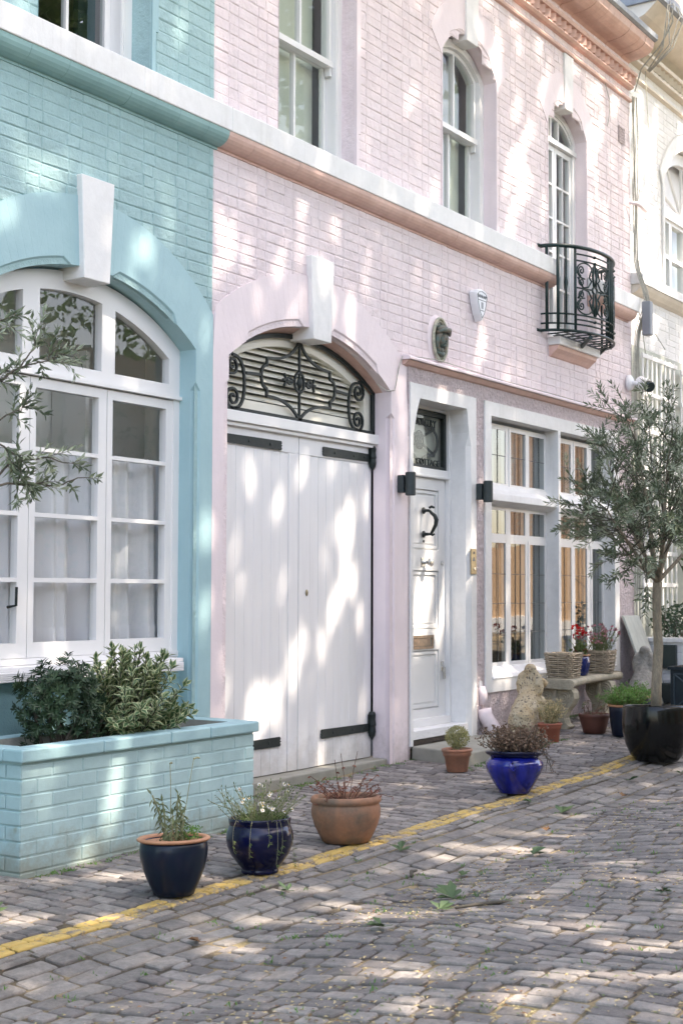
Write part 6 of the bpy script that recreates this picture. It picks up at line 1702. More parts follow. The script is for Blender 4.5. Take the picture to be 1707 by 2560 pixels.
FL = [
 (4.30,-1.02,.13,'curled green leaf on the pavement at the left edge',0),(4.42,-.80,.07,'small upright green leaf below the left corner of the planter',0),
 (7.22,-.30,.12,'green leaf lying against the foot of the garage door',0),(4.90,-2.6,.09,'dark curled leaf on the road left of the twig',0),
 (5.45,-2.55,.10,'crumpled green leaf at the end of the twig',0),(5.75,-2.45,.13,'large dark green leaf just above the twig',0),
 (5.45,-1.75,.07,'pale green leaf in the gutter right of the nearest pot',0),(6.55,-1.70,.10,'green leaf in the gutter below the terracotta pot',0),
 (6.9,-2.30,.10,'dark upright leaf on the road right of the terracotta pot',0),(6.3,-2.2,.06,'small dark leaf at the edge of the gutter',0),
 (8.15,-1.90,.12,'crumpled green leaf in the gutter below the cobalt pot',0),(8.7,-2.85,.10,'bright green leaf on the sunlit road at the right',0),
 (9.55,-1.78,.09,'flat green leaf in the gutter near the black planter',0),(10.1,-1.95,.08,'curled leaf in the far gutter right of the yellow line',0),
 (9.0,-1.95,.05,'orange brown leaf in the sunny gutter',1),(7.6,-2.05,.05,'dry brown leaf at the gutter edge',1),
 (8.2,-3.2,.05,'reddish dry leaf on the right of the road',1),(6.5,-3.4,.05,'small brown leaf in the middle of the road',1),
 (9.75,-.75,.08,'green leaf beside the step corner',0),(10.95,-.55,.10,'cluster of green leaf by the straw pot',0),
 (6.0,-3.35,.07,'dark leaf on the road near the lower edge',0),(8.3,-1.62,.07,'green leaf beside the yellow line right of the cobalt pot',0),
 (4.55,-1.95,.06,'brown curled leaf in the sunny gutter left',1)]
for x,y,s,l,b in FL: fallen(x,y,s*.85,l,b)
mb = MB(); z = gz(5.6,-2.6)+.012
mb.tube([(5.50,-2.60,z+.0),(5.58,-2.66,z+.008),(5.66,-2.70,z+.006),(5.78,-2.80,z+.004)], [.006,.008,.009,.007], 7)
tag(mb.build('twig', M['bark_dark'], smooth=True), 'bent brown twig lying on the cobbles in the foreground', 'twig')
mb = MB(); z = gz(6.2,-1.98)+.012
mb.tube([(6.15,-2.0,z),(6.2,-1.97,z+.012),(6.27,-1.96,z+.006)], [.008,.010,.006], 7)
tag(mb.build('bark_piece', M['bark_dark'], smooth=True), 'curled strip of bark at the edge of the gutter', 'bark')
lf = MB()
def patchy(x,y): return .5+.5*math.sin(x*1.9+1.1*math.sin(y*1.3))*math.sin(y*2.3+x*.7)
k = 0
while k < 11000:
    x = rnd(2.4,11); y = rnd(-5.4,-2.1)
    if R_.random() > patchy(x,y)**1.5+.06: continue
    # keep to the joints between courses
    k += 1
    a = rnd(0,2*PI); lf.leaf((x,y,gz(x,y)+rnd(-.004,.006)),(math.cos(a),math.sin(a),rnd(-.1,.3)),rnd(.010,.028),rnd(.005,.013),.2,R_.choice((0,0,0,1,2)),nrm=(rnd(-.3,.3),rnd(-.3,.3),1))
for i in range(3000):
    x = rnd(3.6,13.5); a = rnd(0,2*PI)
    y = (rnd(-2.1,-.1),-abs(R_.gauss(0,.07))-.01,-1.56+R_.gauss(0,.06),-.66-abs(R_.gauss(0,.06)))[i%4]
    if 4.9<x<6.8 and y>-.6: continue
    lf.leaf((x,y,gz(x,y)+rnd(-.008,.003)),(math.cos(a),math.sin(a),rnd(-.1,.3)),rnd(.008,.02),rnd(.004,.009),.2,R_.choice((0,1,2)),nrm=(0,0,1))
tag(lf.build('leaf_litter', [M['straw'],M['fallen_brown'],M['herb']]), None, None, None, 'stuff')
lf = MB()
for i in range(700):                                  # moss and weeds in the joints and along the walls
    if i < 330: x = rnd(4.5,13.6); y = rnd(-.1,-.02) if not 4.9<x<6.8 else -.60-rnd(0,.04)
    elif i < 430: x = rnd(9.2,11.0); y = -.60-rnd(0,.06)
    else: x = rnd(3,9); y = rnd(-4.6,-1.6)
    for q in range(6): lf.leaf((x+rnd(-.025,.025),y+rnd(-.025,.025),gz(x,y)-.008),(rnd(-1,1),rnd(-1,1),rnd(.3,1.6)),rnd(.012,.03),.006)
tag(lf.build('moss_and_weeds', M['fresh']), None, None, None, 'stuff')

# ================================================================== the other side of the mews (seen only in reflections)
oh = thing('opposite_house', 'brown brick mews house with timber doors across the street', 'house', (8,-10.2,0))
mb = MB(); mb.box(-8,20,-14.5,-10.2,-.5,5.2); mb.build('wall', surf('cream_painted_brick',(.62,.60,.50),(.52,.52,.42),2,.7), oh)
mb = MB()
for x0 in (-5,0,5,10,15): mb.box(x0,x0+2.4,-10.2,-10.14,-.3,2.3)
mb.build('garage_door', M['timber'], oh)
mb = MB()
for x0 in (-4.5,-1.5,1.5,4.5,7.5,10.5,13.5,16.5): mb.box(x0,x0+1.0,-10.2,-10.15,3.0,4.5)
mb.build('window', M['white'], oh)
for i,(gx,gw,gh) in enumerate(((1.5,1.6,3.6),(6.5,1.4,2.9),(10.5,1.6,3.8),(14.6,1.5,4.2),(17.6,1.6,4.6))):
    leafy_mass('climbing_plant', ('tall','low','broad','bushy','thick')[i]+' climber on the opposite house across the street','climber',(gx,-9.9,gh*.55),(gw,.35,gh*.5),900,M['fresh'],.16,.10, zb=0)
for i,(gx,gy,gw,gz_,gh) in enumerate(((21.5,-16.0,4.2,7.0,3.4),(12.5,-16.5,3.6,6.6,3.0),(29,-17,3.5,7,4))):
    leafy_mass('garden_tree', ('leafy','small','large')[i]+' green tree in the gardens behind the opposite house','tree',(gx,gy,gz_),(gw,1.5,gh),2600,M['fresh'],.28,.17, zb=0)
fc = thing('timber_fence', 'orange timber fence closing the far end of the mews', 'fence', (29,-8,0))
mb = MB()
for i in range(34):
    a = i*.30; x = 26.0+a*.72; y = -5.0-a*.69
    mb.add([(x,y,-.2),(x+.205,y-.197,-.2),(x+.205,y-.197,2.3),(x,y,2.3),(x+.04,y+.04,-.2),(x+.24,y-.157,-.2),(x+.24,y-.157,2.3),(x+.04,y+.04,2.3)],
           [(0,1,2,3),(4,5,6,7),(0,1,5,4),(1,2,6,5),(2,3,7,6),(3,0,4,7)])
mb.build('boards', M['timber'], fc)
lw_ = MB(); lw_.v = [(25.6,-4.6,-.3),(33.4,-12.4,-.3),(33.6,-12.1,-.3),(25.9,-4.3,-.3),(25.6,-4.6,.62),(33.4,-12.4,.62),(33.6,-12.1,.62),(25.9,-4.3,.62)]  # unseen wall, added to put a white band in the leaded window reflections
lw_.f = [(0,1,5,4),(1,2,6,5),(2,3,7,6),(3,0,4,7),(4,5,6,7)]; lw_.m = [0]*5
tag(lw_.build('added_white_wall', M['white_stone']), 'low white wall added to whiten reflections in the leaded window', 'wall')
eh = thing('end_house', 'brick house behind the timber fence at the bend of the mews', 'house', (33,-9,0))
mb = MB(); mb.v = [(28.2,-4.2,-.3),(37.5,-13,-.3),(43,-8,-.3),(34,2,-.3),(28.2,-4.2,7),(37.5,-13,7),(43,-8,7),(34,2,7)]
mb.f = [(0,1,5,4),(1,2,6,5),(2,3,7,6),(3,0,4,7),(4,5,6,7)]; mb.m = [0]*5
mb.build('wall', M['old_brick'], eh)

# ================================================================== tall plane trees that shade the mews
E1 = Vector((math.cos(SUN_AZ), math.sin(SUN_AZ), 0)); E2 = SD.cross(E1).normalized()
def uv(p): p = Vector(p); return (p.dot(E1), p.dot(E2))
# openings in the canopy: (world point lit, half width, half height, how open)
GAPS = []
def gap(x,y,z,ru,rv,o=1.0): u,v = uv((x,y,z)); GAPS.append((u,v,ru,rv,o))
def wpx(dx,dy,plane=0.0):
    """point of the facade plane"""
    return (dx,plane,dy)
gap(5.363,0.000,3.652,0.070,0.060,0.80)
gap(5.389,0.000,3.633,0.070,0.060,0.80)
gap(5.414,0.000,3.615,0.070,0.060,0.80)
gap(5.440,0.000,3.596,0.070,0.060,0.80)
gap(5.466,0.000,3.577,0.070,0.060,0.80)
gap(5.492,0.000,3.557,0.070,0.060,0.80)
gap(5.518,0.000,3.538,0.070,0.060,0.80)
gap(5.545,0.000,3.519,0.070,0.060,0.80)
gap(5.779,0.000,3.665,0.070,0.060,0.70)
gap(5.803,0.000,3.651,0.070,0.060,0.70)
gap(5.827,0.000,3.636,0.070,0.060,0.70)
gap(5.850,0.000,3.621,0.070,0.060,0.70)
gap(6.655,0.000,3.608,0.070,0.060,0.75)
gap(6.645,0.000,3.581,0.070,0.060,0.75)
gap(6.636,0.000,3.555,0.070,0.060,0.75)
gap(6.627,0.000,3.528,0.070,0.060,0.75)
gap(6.618,0.000,3.502,0.070,0.060,0.75)
gap(6.608,0.000,3.476,0.070,0.060,0.75)
gap(6.599,0.000,3.449,0.070,0.060,0.75)
gap(6.590,0.000,3.423,0.070,0.060,0.75)
gap(6.581,0.000,3.397,0.070,0.060,0.75)
gap(6.572,0.000,3.371,0.070,0.060,0.75)
gap(6.563,0.000,3.345,0.070,0.060,0.75)
gap(6.554,0.000,3.319,0.070,0.060,0.75)
gap(6.545,0.000,3.293,0.070,0.060,0.75)
gap(6.536,0.000,3.267,0.070,0.060,0.75)
gap(6.527,0.000,3.241,0.070,0.060,0.75)
gap(6.518,0.000,3.215,0.070,0.060,0.75)
gap(6.397,0.000,3.297,0.070,0.060,0.80)
gap(6.388,0.000,3.258,0.070,0.060,0.80)
gap(6.378,0.000,3.220,0.070,0.060,0.80)
gap(6.369,0.000,3.182,0.070,0.060,0.80)
gap(6.360,0.000,3.144,0.070,0.060,0.80)
gap(6.351,0.000,3.107,0.070,0.060,0.80)
gap(6.342,0.000,3.069,0.070,0.060,0.80)
gap(6.333,0.000,3.031,0.070,0.060,0.80)
gap(6.324,0.000,2.994,0.070,0.060,0.80)
gap(5.308,0.000,3.258,0.070,0.060,0.50)
gap(5.334,0.000,3.245,0.070,0.060,0.50)
gap(5.359,0.000,3.232,0.070,0.060,0.50)
gap(5.385,0.000,3.219,0.070,0.060,0.50)
gap(5.411,0.000,3.205,0.070,0.060,0.50)
gap(5.437,0.000,3.192,0.070,0.060,0.50)
gap(6.339,0.000,4.449,0.070,0.060,0.35)
gap(6.373,0.000,4.444,0.070,0.060,0.35)
gap(6.407,0.000,4.440,0.070,0.060,0.35)
gap(6.441,0.000,4.436,0.070,0.060,0.35)
gap(6.475,0.000,4.431,0.070,0.060,0.35)
gap(6.510,0.000,4.427,0.070,0.060,0.35)
gap(6.545,0.000,4.422,0.070,0.060,0.35)
gap(6.580,0.000,4.418,0.070,0.060,0.35)
gap(5.544,0.000,4.338,0.070,0.060,0.50)
gap(5.570,0.000,4.331,0.070,0.060,0.50)
gap(5.595,0.000,4.324,0.070,0.060,0.50)
gap(5.621,0.000,4.317,0.070,0.060,0.50)
gap(5.646,0.000,4.310,0.070,0.060,0.50)
gap(5.672,0.000,4.303,0.070,0.060,0.50)
gap(5.698,0.000,4.297,0.070,0.060,0.50)
gap(5.724,0.000,4.289,0.070,0.060,0.50)
gap(5.750,0.000,4.282,0.070,0.060,0.50)
gap(7.384,0.000,3.793,0.070,0.060,0.60)
gap(7.380,0.000,3.771,0.070,0.060,0.60)
gap(7.375,0.000,3.749,0.070,0.060,0.60)
gap(7.370,0.000,3.727,0.070,0.060,0.60)
gap(7.365,0.000,3.706,0.070,0.060,0.60)
gap(7.360,0.000,3.684,0.070,0.060,0.60)
gap(7.355,0.000,3.662,0.070,0.060,0.60)
gap(7.351,0.000,3.640,0.070,0.060,0.60)
gap(7.346,0.000,3.618,0.070,0.060,0.60)
gap(7.341,0.000,3.597,0.070,0.060,0.60)
gap(7.336,0.000,3.575,0.070,0.060,0.60)
gap(7.331,0.000,3.553,0.070,0.060,0.60)
gap(7.327,0.000,3.532,0.070,0.060,0.60)
gap(7.322,0.000,3.510,0.070,0.060,0.60)
gap(7.317,0.000,3.489,0.070,0.060,0.60)
gap(7.202,0.000,3.464,0.070,0.060,0.60)
gap(7.197,0.000,3.442,0.070,0.060,0.60)
gap(7.193,0.000,3.420,0.070,0.060,0.60)
gap(7.189,0.000,3.398,0.070,0.060,0.60)
gap(7.184,0.000,3.375,0.070,0.060,0.60)
gap(7.180,0.000,3.353,0.070,0.060,0.60)
gap(7.176,0.000,3.331,0.070,0.060,0.60)
gap(7.171,0.000,3.309,0.070,0.060,0.60)
gap(7.167,0.000,3.287,0.070,0.060,0.60)
gap(8.117,0.000,3.903,0.070,0.060,0.60)
gap(8.108,0.000,3.878,0.070,0.060,0.60)
gap(8.098,0.000,3.852,0.070,0.060,0.60)
gap(8.088,0.000,3.827,0.070,0.060,0.60)
gap(8.078,0.000,3.801,0.070,0.060,0.60)
gap(8.068,0.000,3.776,0.070,0.060,0.60)
gap(8.058,0.000,3.751,0.070,0.060,0.60)
gap(8.048,0.000,3.726,0.070,0.060,0.60)
gap(8.039,0.000,3.700,0.070,0.060,0.60)
gap(8.422,0.000,3.909,0.070,0.060,0.50)
gap(8.406,0.000,3.881,0.070,0.060,0.50)
gap(8.391,0.000,3.853,0.070,0.060,0.50)
gap(8.375,0.000,3.825,0.070,0.060,0.50)
gap(8.360,0.000,3.797,0.070,0.060,0.50)
gap(8.344,0.000,3.769,0.070,0.060,0.50)
gap(8.329,0.000,3.741,0.070,0.060,0.50)
gap(8.314,0.000,3.714,0.070,0.060,0.50)
gap(8.298,0.000,3.686,0.070,0.060,0.50)
gap(8.283,0.000,3.659,0.070,0.060,0.50)
gap(8.284,0.000,3.533,0.070,0.060,0.70)
gap(8.279,0.000,3.501,0.070,0.060,0.70)
gap(8.273,0.000,3.469,0.070,0.060,0.70)
gap(8.268,0.000,3.437,0.070,0.060,0.70)
gap(8.263,0.000,3.404,0.070,0.060,0.70)
gap(8.258,0.000,3.372,0.070,0.060,0.70)
gap(8.252,0.000,3.340,0.070,0.060,0.70)
gap(8.247,0.000,3.308,0.070,0.060,0.70)
gap(8.727,0.000,3.360,0.070,0.060,0.60)
gap(8.715,0.000,3.333,0.070,0.060,0.60)
gap(8.704,0.000,3.306,0.070,0.060,0.60)
gap(8.693,0.000,3.279,0.070,0.060,0.60)
gap(8.682,0.000,3.252,0.070,0.060,0.60)
gap(8.671,0.000,3.226,0.070,0.060,0.60)
gap(8.660,0.000,3.199,0.070,0.060,0.60)
gap(8.649,0.000,3.172,0.070,0.060,0.60)
gap(8.639,0.000,3.145,0.070,0.060,0.60)
gap(8.628,0.000,3.119,0.070,0.060,0.60)
gap(8.043,0.000,3.211,0.070,0.060,0.40)
gap(8.019,0.000,3.184,0.070,0.060,0.40)
gap(7.996,0.000,3.157,0.070,0.060,0.40)
gap(7.972,0.000,3.130,0.070,0.060,0.40)
gap(7.949,0.000,3.104,0.070,0.060,0.40)
gap(7.781,0.000,3.405,0.070,0.060,0.40)
gap(7.765,0.000,3.382,0.070,0.060,0.40)
gap(7.748,0.000,3.359,0.070,0.060,0.40)
gap(7.731,0.000,3.336,0.070,0.060,0.40)
gap(7.715,0.000,3.313,0.070,0.060,0.40)
gap(7.698,0.000,3.290,0.070,0.060,0.40)
gap(7.682,0.000,3.267,0.070,0.060,0.40)
gap(10.099,0.000,3.852,0.070,0.060,0.60)
gap(10.086,0.000,3.826,0.070,0.060,0.60)
gap(10.074,0.000,3.799,0.070,0.060,0.60)
gap(10.062,0.000,3.773,0.070,0.060,0.60)
gap(10.050,0.000,3.747,0.070,0.060,0.60)
gap(10.037,0.000,3.721,0.070,0.060,0.60)
gap(10.025,0.000,3.694,0.070,0.060,0.60)
gap(10.013,0.000,3.668,0.070,0.060,0.60)
gap(10.001,0.000,3.642,0.070,0.060,0.60)
gap(9.989,0.000,3.616,0.070,0.060,0.60)
gap(9.742,0.000,3.994,0.070,0.060,0.40)
gap(9.718,0.000,3.966,0.070,0.060,0.40)
gap(9.695,0.000,3.938,0.070,0.060,0.40)
gap(9.672,0.000,3.910,0.070,0.060,0.40)
gap(9.649,0.000,3.882,0.070,0.060,0.40)
gap(9.626,0.000,3.854,0.070,0.060,0.40)
gap(9.604,0.000,3.826,0.070,0.060,0.40)
gap(10.788,0.000,3.343,0.070,0.060,0.60)
gap(10.777,0.000,3.314,0.070,0.060,0.60)
gap(10.765,0.000,3.286,0.070,0.060,0.60)
gap(10.753,0.000,3.257,0.070,0.060,0.60)
gap(10.742,0.000,3.229,0.070,0.060,0.60)
gap(10.730,0.000,3.201,0.070,0.060,0.60)
gap(10.719,0.000,3.172,0.070,0.060,0.60)
gap(10.707,0.000,3.144,0.070,0.060,0.60)
gap(9.271,0.000,4.202,0.070,0.060,0.30)
gap(9.261,0.000,4.175,0.070,0.060,0.30)
gap(9.252,0.000,4.149,0.070,0.060,0.30)
gap(9.243,0.000,4.123,0.070,0.060,0.30)
gap(9.234,0.000,4.096,0.070,0.060,0.30)
gap(9.225,0.000,4.070,0.070,0.060,0.30)
gap(9.215,0.000,4.044,0.070,0.060,0.30)
gap(9.206,0.000,4.018,0.070,0.060,0.30)
gap(6.998,0.000,1.842,0.070,0.060,0.80)
gap(6.996,0.000,1.819,0.070,0.060,0.80)
gap(6.994,0.000,1.796,0.070,0.060,0.80)
gap(6.991,0.000,1.772,0.070,0.060,0.80)
gap(6.989,0.000,1.749,0.070,0.060,0.80)
gap(6.987,0.000,1.726,0.070,0.060,0.80)
gap(6.984,0.000,1.702,0.070,0.060,0.80)
gap(6.982,0.000,1.679,0.070,0.060,0.80)
gap(6.980,0.000,1.656,0.070,0.060,0.80)
gap(6.977,0.000,1.633,0.070,0.060,0.80)
gap(6.975,0.000,1.610,0.070,0.060,0.80)
gap(6.972,0.000,1.586,0.070,0.060,0.80)
gap(6.970,0.000,1.563,0.070,0.060,0.80)
gap(6.968,0.000,1.540,0.070,0.060,0.80)
gap(7.146,0.000,0.664,0.070,0.060,0.50)
gap(7.144,0.000,0.647,0.070,0.060,0.50)
gap(7.143,0.000,0.630,0.070,0.060,0.50)
gap(7.141,0.000,0.613,0.070,0.060,0.50)
gap(7.140,0.000,0.596,0.070,0.060,0.50)
gap(7.138,0.000,0.580,0.070,0.060,0.50)
gap(7.137,0.000,0.563,0.070,0.060,0.50)
gap(7.135,0.000,0.546,0.070,0.060,0.50)
gap(7.134,0.000,0.529,0.070,0.060,0.50)
gap(7.132,0.000,0.513,0.070,0.060,0.50)
gap(7.131,0.000,0.496,0.070,0.060,0.50)
gap(7.129,0.000,0.479,0.070,0.060,0.50)
gap(7.128,0.000,0.463,0.070,0.060,0.50)
gap(7.127,0.000,0.446,0.070,0.060,0.50)
gap(10.395,0.000,2.992,0.070,0.060,0.60)
gap(10.369,0.000,2.965,0.070,0.060,0.60)
gap(10.344,0.000,2.937,0.070,0.060,0.60)
gap(10.319,0.000,2.910,0.070,0.060,0.60)
gap(11.244,0.000,3.139,0.070,0.060,0.70)
gap(11.201,0.000,3.108,0.070,0.060,0.70)
gap(11.158,0.000,3.077,0.070,0.060,0.70)
gap(11.116,0.000,3.046,0.070,0.060,0.70)
gap(10.966,0.000,5.641,0.084,0.060,0.50)
gap(10.942,0.000,5.600,0.084,0.060,0.50)
gap(10.918,0.000,5.560,0.083,0.060,0.50)
gap(10.894,0.000,5.519,0.083,0.060,0.50)
gap(10.870,0.000,5.479,0.083,0.060,0.50)
gap(10.847,0.000,5.439,0.082,0.060,0.50)
gap(10.823,0.000,5.399,0.082,0.060,0.50)
gap(10.800,0.000,5.360,0.082,0.060,0.50)
gap(10.024,0.000,2.838,0.070,0.060,0.60)
gap(10.020,0.000,2.814,0.070,0.060,0.60)
gap(10.016,0.000,2.790,0.070,0.060,0.60)
gap(10.012,0.000,2.766,0.070,0.060,0.60)
gap(10.008,0.000,2.742,0.070,0.060,0.60)
gap(10.004,0.000,2.718,0.070,0.060,0.60)
gap(9.999,0.000,2.694,0.070,0.060,0.60)
gap(9.995,0.000,2.670,0.070,0.060,0.60)
gap(9.991,0.000,2.646,0.070,0.060,0.60)
gap(9.987,0.000,2.622,0.070,0.060,0.60)
gap(10.583,0.000,1.875,0.070,0.060,0.80)
gap(10.579,0.000,1.852,0.070,0.060,0.80)
gap(10.575,0.000,1.830,0.070,0.060,0.80)
gap(10.571,0.000,1.807,0.070,0.060,0.80)
gap(10.567,0.000,1.784,0.070,0.060,0.80)
gap(10.563,0.000,1.762,0.070,0.060,0.80)
gap(10.559,0.000,1.739,0.070,0.060,0.80)
gap(10.555,0.000,1.717,0.070,0.060,0.80)
gap(10.551,0.000,1.694,0.070,0.060,0.80)
gap(10.547,0.000,1.671,0.070,0.060,0.80)
gap(10.543,0.000,1.649,0.070,0.060,0.80)
gap(10.539,0.000,1.626,0.070,0.060,0.80)
gap(10.535,0.000,1.604,0.070,0.060,0.80)
gap(10.531,0.000,1.581,0.070,0.060,0.80)
gap(10.527,0.000,1.559,0.070,0.060,0.80)
gap(10.523,0.000,1.536,0.070,0.060,0.80)
gap(10.519,0.000,1.514,0.070,0.060,0.80)
gap(10.515,0.000,1.491,0.070,0.060,0.80)
gap(10.511,0.000,1.469,0.070,0.060,0.80)
gap(10.507,0.000,1.447,0.070,0.060,0.80)
gap(10.503,0.000,1.424,0.070,0.060,0.80)
gap(10.499,0.000,1.402,0.070,0.060,0.80)
gap(10.495,0.000,1.380,0.070,0.060,0.80)
gap(10.492,0.000,1.357,0.070,0.060,0.80)
gap(10.488,0.000,1.335,0.070,0.060,0.80)
gap(10.484,0.000,1.313,0.070,0.060,0.80)
gap(10.480,0.000,1.290,0.070,0.060,0.80)
gap(10.448,0.000,0.894,0.070,0.060,0.40)
gap(10.447,0.000,0.872,0.070,0.060,0.40)
gap(10.446,0.000,0.850,0.070,0.060,0.40)
gap(10.445,0.000,0.828,0.070,0.060,0.40)
gap(10.444,0.000,0.806,0.070,0.060,0.40)
gap(10.443,0.000,0.785,0.070,0.060,0.40)
gap(10.442,0.000,0.763,0.070,0.060,0.40)
gap(10.441,0.000,0.741,0.070,0.060,0.40)
gap(10.440,0.000,0.719,0.070,0.060,0.40)
gap(10.439,0.000,0.697,0.070,0.060,0.40)
gap(10.438,0.000,0.675,0.070,0.060,0.40)
gap(10.437,0.000,0.653,0.070,0.060,0.40)
gap(10.436,0.000,0.631,0.070,0.060,0.40)
gap(10.436,0.000,0.610,0.070,0.060,0.40)
gap(10.435,0.000,0.588,0.070,0.060,0.40)
gap(10.434,0.000,0.566,0.070,0.060,0.40)
gap(10.433,0.000,0.544,0.070,0.060,0.40)
gap(10.432,0.000,0.522,0.070,0.060,0.40)
gap(10.431,0.000,0.500,0.070,0.060,0.40)
gap(10.677,0.000,0.488,0.070,0.060,0.60)
gap(10.672,0.000,0.464,0.070,0.060,0.60)
gap(10.667,0.000,0.440,0.070,0.060,0.60)
gap(10.661,0.000,0.416,0.070,0.060,0.60)
gap(10.656,0.000,0.392,0.070,0.060,0.60)
gap(10.651,0.000,0.369,0.070,0.060,0.60)
gap(10.645,0.000,0.345,0.070,0.060,0.60)
gap(10.640,0.000,0.321,0.070,0.060,0.60)
gap(10.635,0.000,0.297,0.070,0.060,0.60)
gap(10.629,0.000,0.273,0.070,0.060,0.60)
gap(10.624,0.000,0.249,0.070,0.060,0.60)
gap(10.619,0.000,0.226,0.070,0.060,0.60)
gap(10.614,0.000,0.202,0.070,0.060,0.60)
gap(11.138,0.000,6.127,0.120,0.060,0.90)
gap(11.095,0.000,6.063,0.120,0.060,0.90)
gap(11.052,0.000,6.000,0.119,0.060,0.90)
gap(11.010,0.000,5.937,0.118,0.060,0.90)
gap(10.967,0.000,5.875,0.119,0.060,0.90)
gap(11.708,0.000,5.458,0.138,0.060,1.00)
gap(11.661,0.000,5.396,0.138,0.060,1.00)
gap(11.615,0.000,5.335,0.138,0.060,1.00)
gap(11.569,0.000,5.274,0.136,0.060,1.00)
gap(11.524,0.000,5.214,0.135,0.060,1.00)
gap(11.479,0.000,5.154,0.134,0.060,1.00)
gap(11.434,0.000,5.094,0.134,0.060,1.00)
gap(11.389,0.000,5.035,0.134,0.060,1.00)
gap(11.345,0.000,4.976,0.132,0.060,1.00)
gap(11.301,0.000,4.918,0.130,0.060,1.00)
gap(11.257,0.000,4.860,0.130,0.060,1.00)
gap(12.434,0.000,5.958,0.143,0.060,1.00)
gap(12.427,0.000,5.903,0.143,0.060,1.00)
gap(12.420,0.000,5.847,0.141,0.060,1.00)
gap(12.413,0.000,5.792,0.141,0.060,1.00)
gap(12.406,0.000,5.737,0.141,0.060,1.00)
gap(12.399,0.000,5.681,0.141,0.060,1.00)
gap(12.392,0.000,5.626,0.141,0.060,1.00)
gap(12.385,0.000,5.571,0.141,0.060,1.00)
gap(12.378,0.000,5.516,0.141,0.060,1.00)
gap(13.336,0.000,5.954,0.148,0.060,1.00)
gap(13.298,0.000,5.899,0.147,0.060,1.00)
gap(13.260,0.000,5.843,0.146,0.060,1.00)
gap(13.222,0.000,5.788,0.146,0.060,1.00)
gap(13.184,0.000,5.733,0.146,0.060,1.00)
gap(13.147,0.000,5.679,0.144,0.060,1.00)
gap(13.110,0.000,5.624,0.143,0.060,1.00)
gap(13.072,0.000,5.570,0.143,0.060,1.00)
gap(13.035,0.000,5.517,0.143,0.060,1.00)
gap(12.999,0.000,5.463,0.140,0.060,1.00)
gap(11.483,0.000,5.677,0.090,0.060,0.80)
gap(11.465,0.000,5.640,0.090,0.060,0.80)
gap(11.447,0.000,5.602,0.090,0.060,0.80)
gap(11.429,0.000,5.565,0.089,0.060,0.80)
gap(11.411,0.000,5.528,0.089,0.060,0.80)
gap(11.393,0.000,5.491,0.089,0.060,0.80)
gap(12.856,0.000,6.567,0.150,0.060,1.00)
gap(12.820,0.000,6.496,0.150,0.060,1.00)
gap(12.784,0.000,6.426,0.148,0.060,1.00)
gap(12.748,0.000,6.356,0.147,0.060,1.00)
gap(12.000,0.000,6.497,0.115,0.060,0.90)
gap(11.975,0.000,6.447,0.115,0.060,0.90)
gap(11.951,0.000,6.397,0.115,0.060,0.90)
gap(11.927,0.000,6.348,0.114,0.060,0.90)
gap(11.902,0.000,6.298,0.115,0.060,0.90)
gap(13.867,0.000,6.522,0.145,0.060,1.00)
gap(13.836,0.000,6.466,0.144,0.060,1.00)
gap(13.805,0.000,6.410,0.144,0.060,1.00)
gap(13.775,0.000,6.355,0.143,0.060,1.00)
gap(13.744,0.000,6.299,0.143,0.060,1.00)
gap(11.660,0.000,5.242,0.074,0.060,0.60)
gap(11.651,0.000,5.214,0.074,0.060,0.60)
gap(11.643,0.000,5.186,0.073,0.060,0.60)
gap(11.634,0.000,5.158,0.074,0.060,0.60)
gap(11.626,0.000,5.130,0.073,0.060,0.60)
gap(11.617,0.000,5.102,0.073,0.060,0.60)
gap(11.609,0.000,5.074,0.073,0.060,0.60)
gap(11.600,0.000,5.046,0.073,0.060,0.60)
gap(11.592,0.000,5.019,0.073,0.060,0.60)
gap(11.583,0.000,4.991,0.073,0.060,0.60)
gap(11.575,0.000,4.963,0.072,0.060,0.60)
gap(11.566,0.000,4.936,0.073,0.060,0.60)
gap(13.271,0.000,5.443,0.102,0.060,0.80)
gap(13.255,0.000,5.407,0.101,0.060,0.80)
gap(13.238,0.000,5.371,0.101,0.060,0.80)
gap(13.222,0.000,5.336,0.101,0.060,0.80)
gap(13.206,0.000,5.300,0.100,0.060,0.80)
gap(13.189,0.000,5.264,0.100,0.060,0.80)
gap(13.173,0.000,5.228,0.100,0.060,0.80)
gap(13.157,0.000,5.193,0.099,0.060,0.80)
gap(13.141,0.000,5.157,0.099,0.060,0.80)
gap(13.124,0.000,5.122,0.099,0.060,0.80)
gap(13.108,0.000,5.087,0.099,0.060,0.80)
gap(13.092,0.000,5.051,0.099,0.060,0.80)
gap(13.076,0.000,5.016,0.098,0.060,0.80)
gap(13.060,0.000,4.981,0.098,0.060,0.80)
gap(13.044,0.000,4.946,0.098,0.060,0.80)
gap(14.122,0.000,7.120,0.149,0.060,1.00)
gap(14.079,0.000,7.059,0.149,0.060,1.00)
gap(14.037,0.000,6.998,0.149,0.060,1.00)
gap(13.996,0.000,6.937,0.146,0.060,1.00)
gap(12.078,0.000,4.978,0.077,0.060,0.60)
gap(12.067,0.000,4.948,0.077,0.060,0.60)
gap(12.056,0.000,4.918,0.077,0.060,0.60)
gap(12.045,0.000,4.887,0.077,0.060,0.60)
gap(12.034,0.000,4.857,0.077,0.060,0.60)
gap(12.023,0.000,4.827,0.077,0.060,0.60)
gap(12.012,0.000,4.797,0.077,0.060,0.60)
gap(12.001,0.000,4.767,0.077,0.060,0.60)
gap(11.990,0.000,4.737,0.077,0.060,0.60)
gap(11.979,0.000,4.707,0.077,0.060,0.60)
gap(11.386,0.000,4.653,0.070,0.060,0.40)
gap(11.376,0.000,4.627,0.070,0.060,0.40)
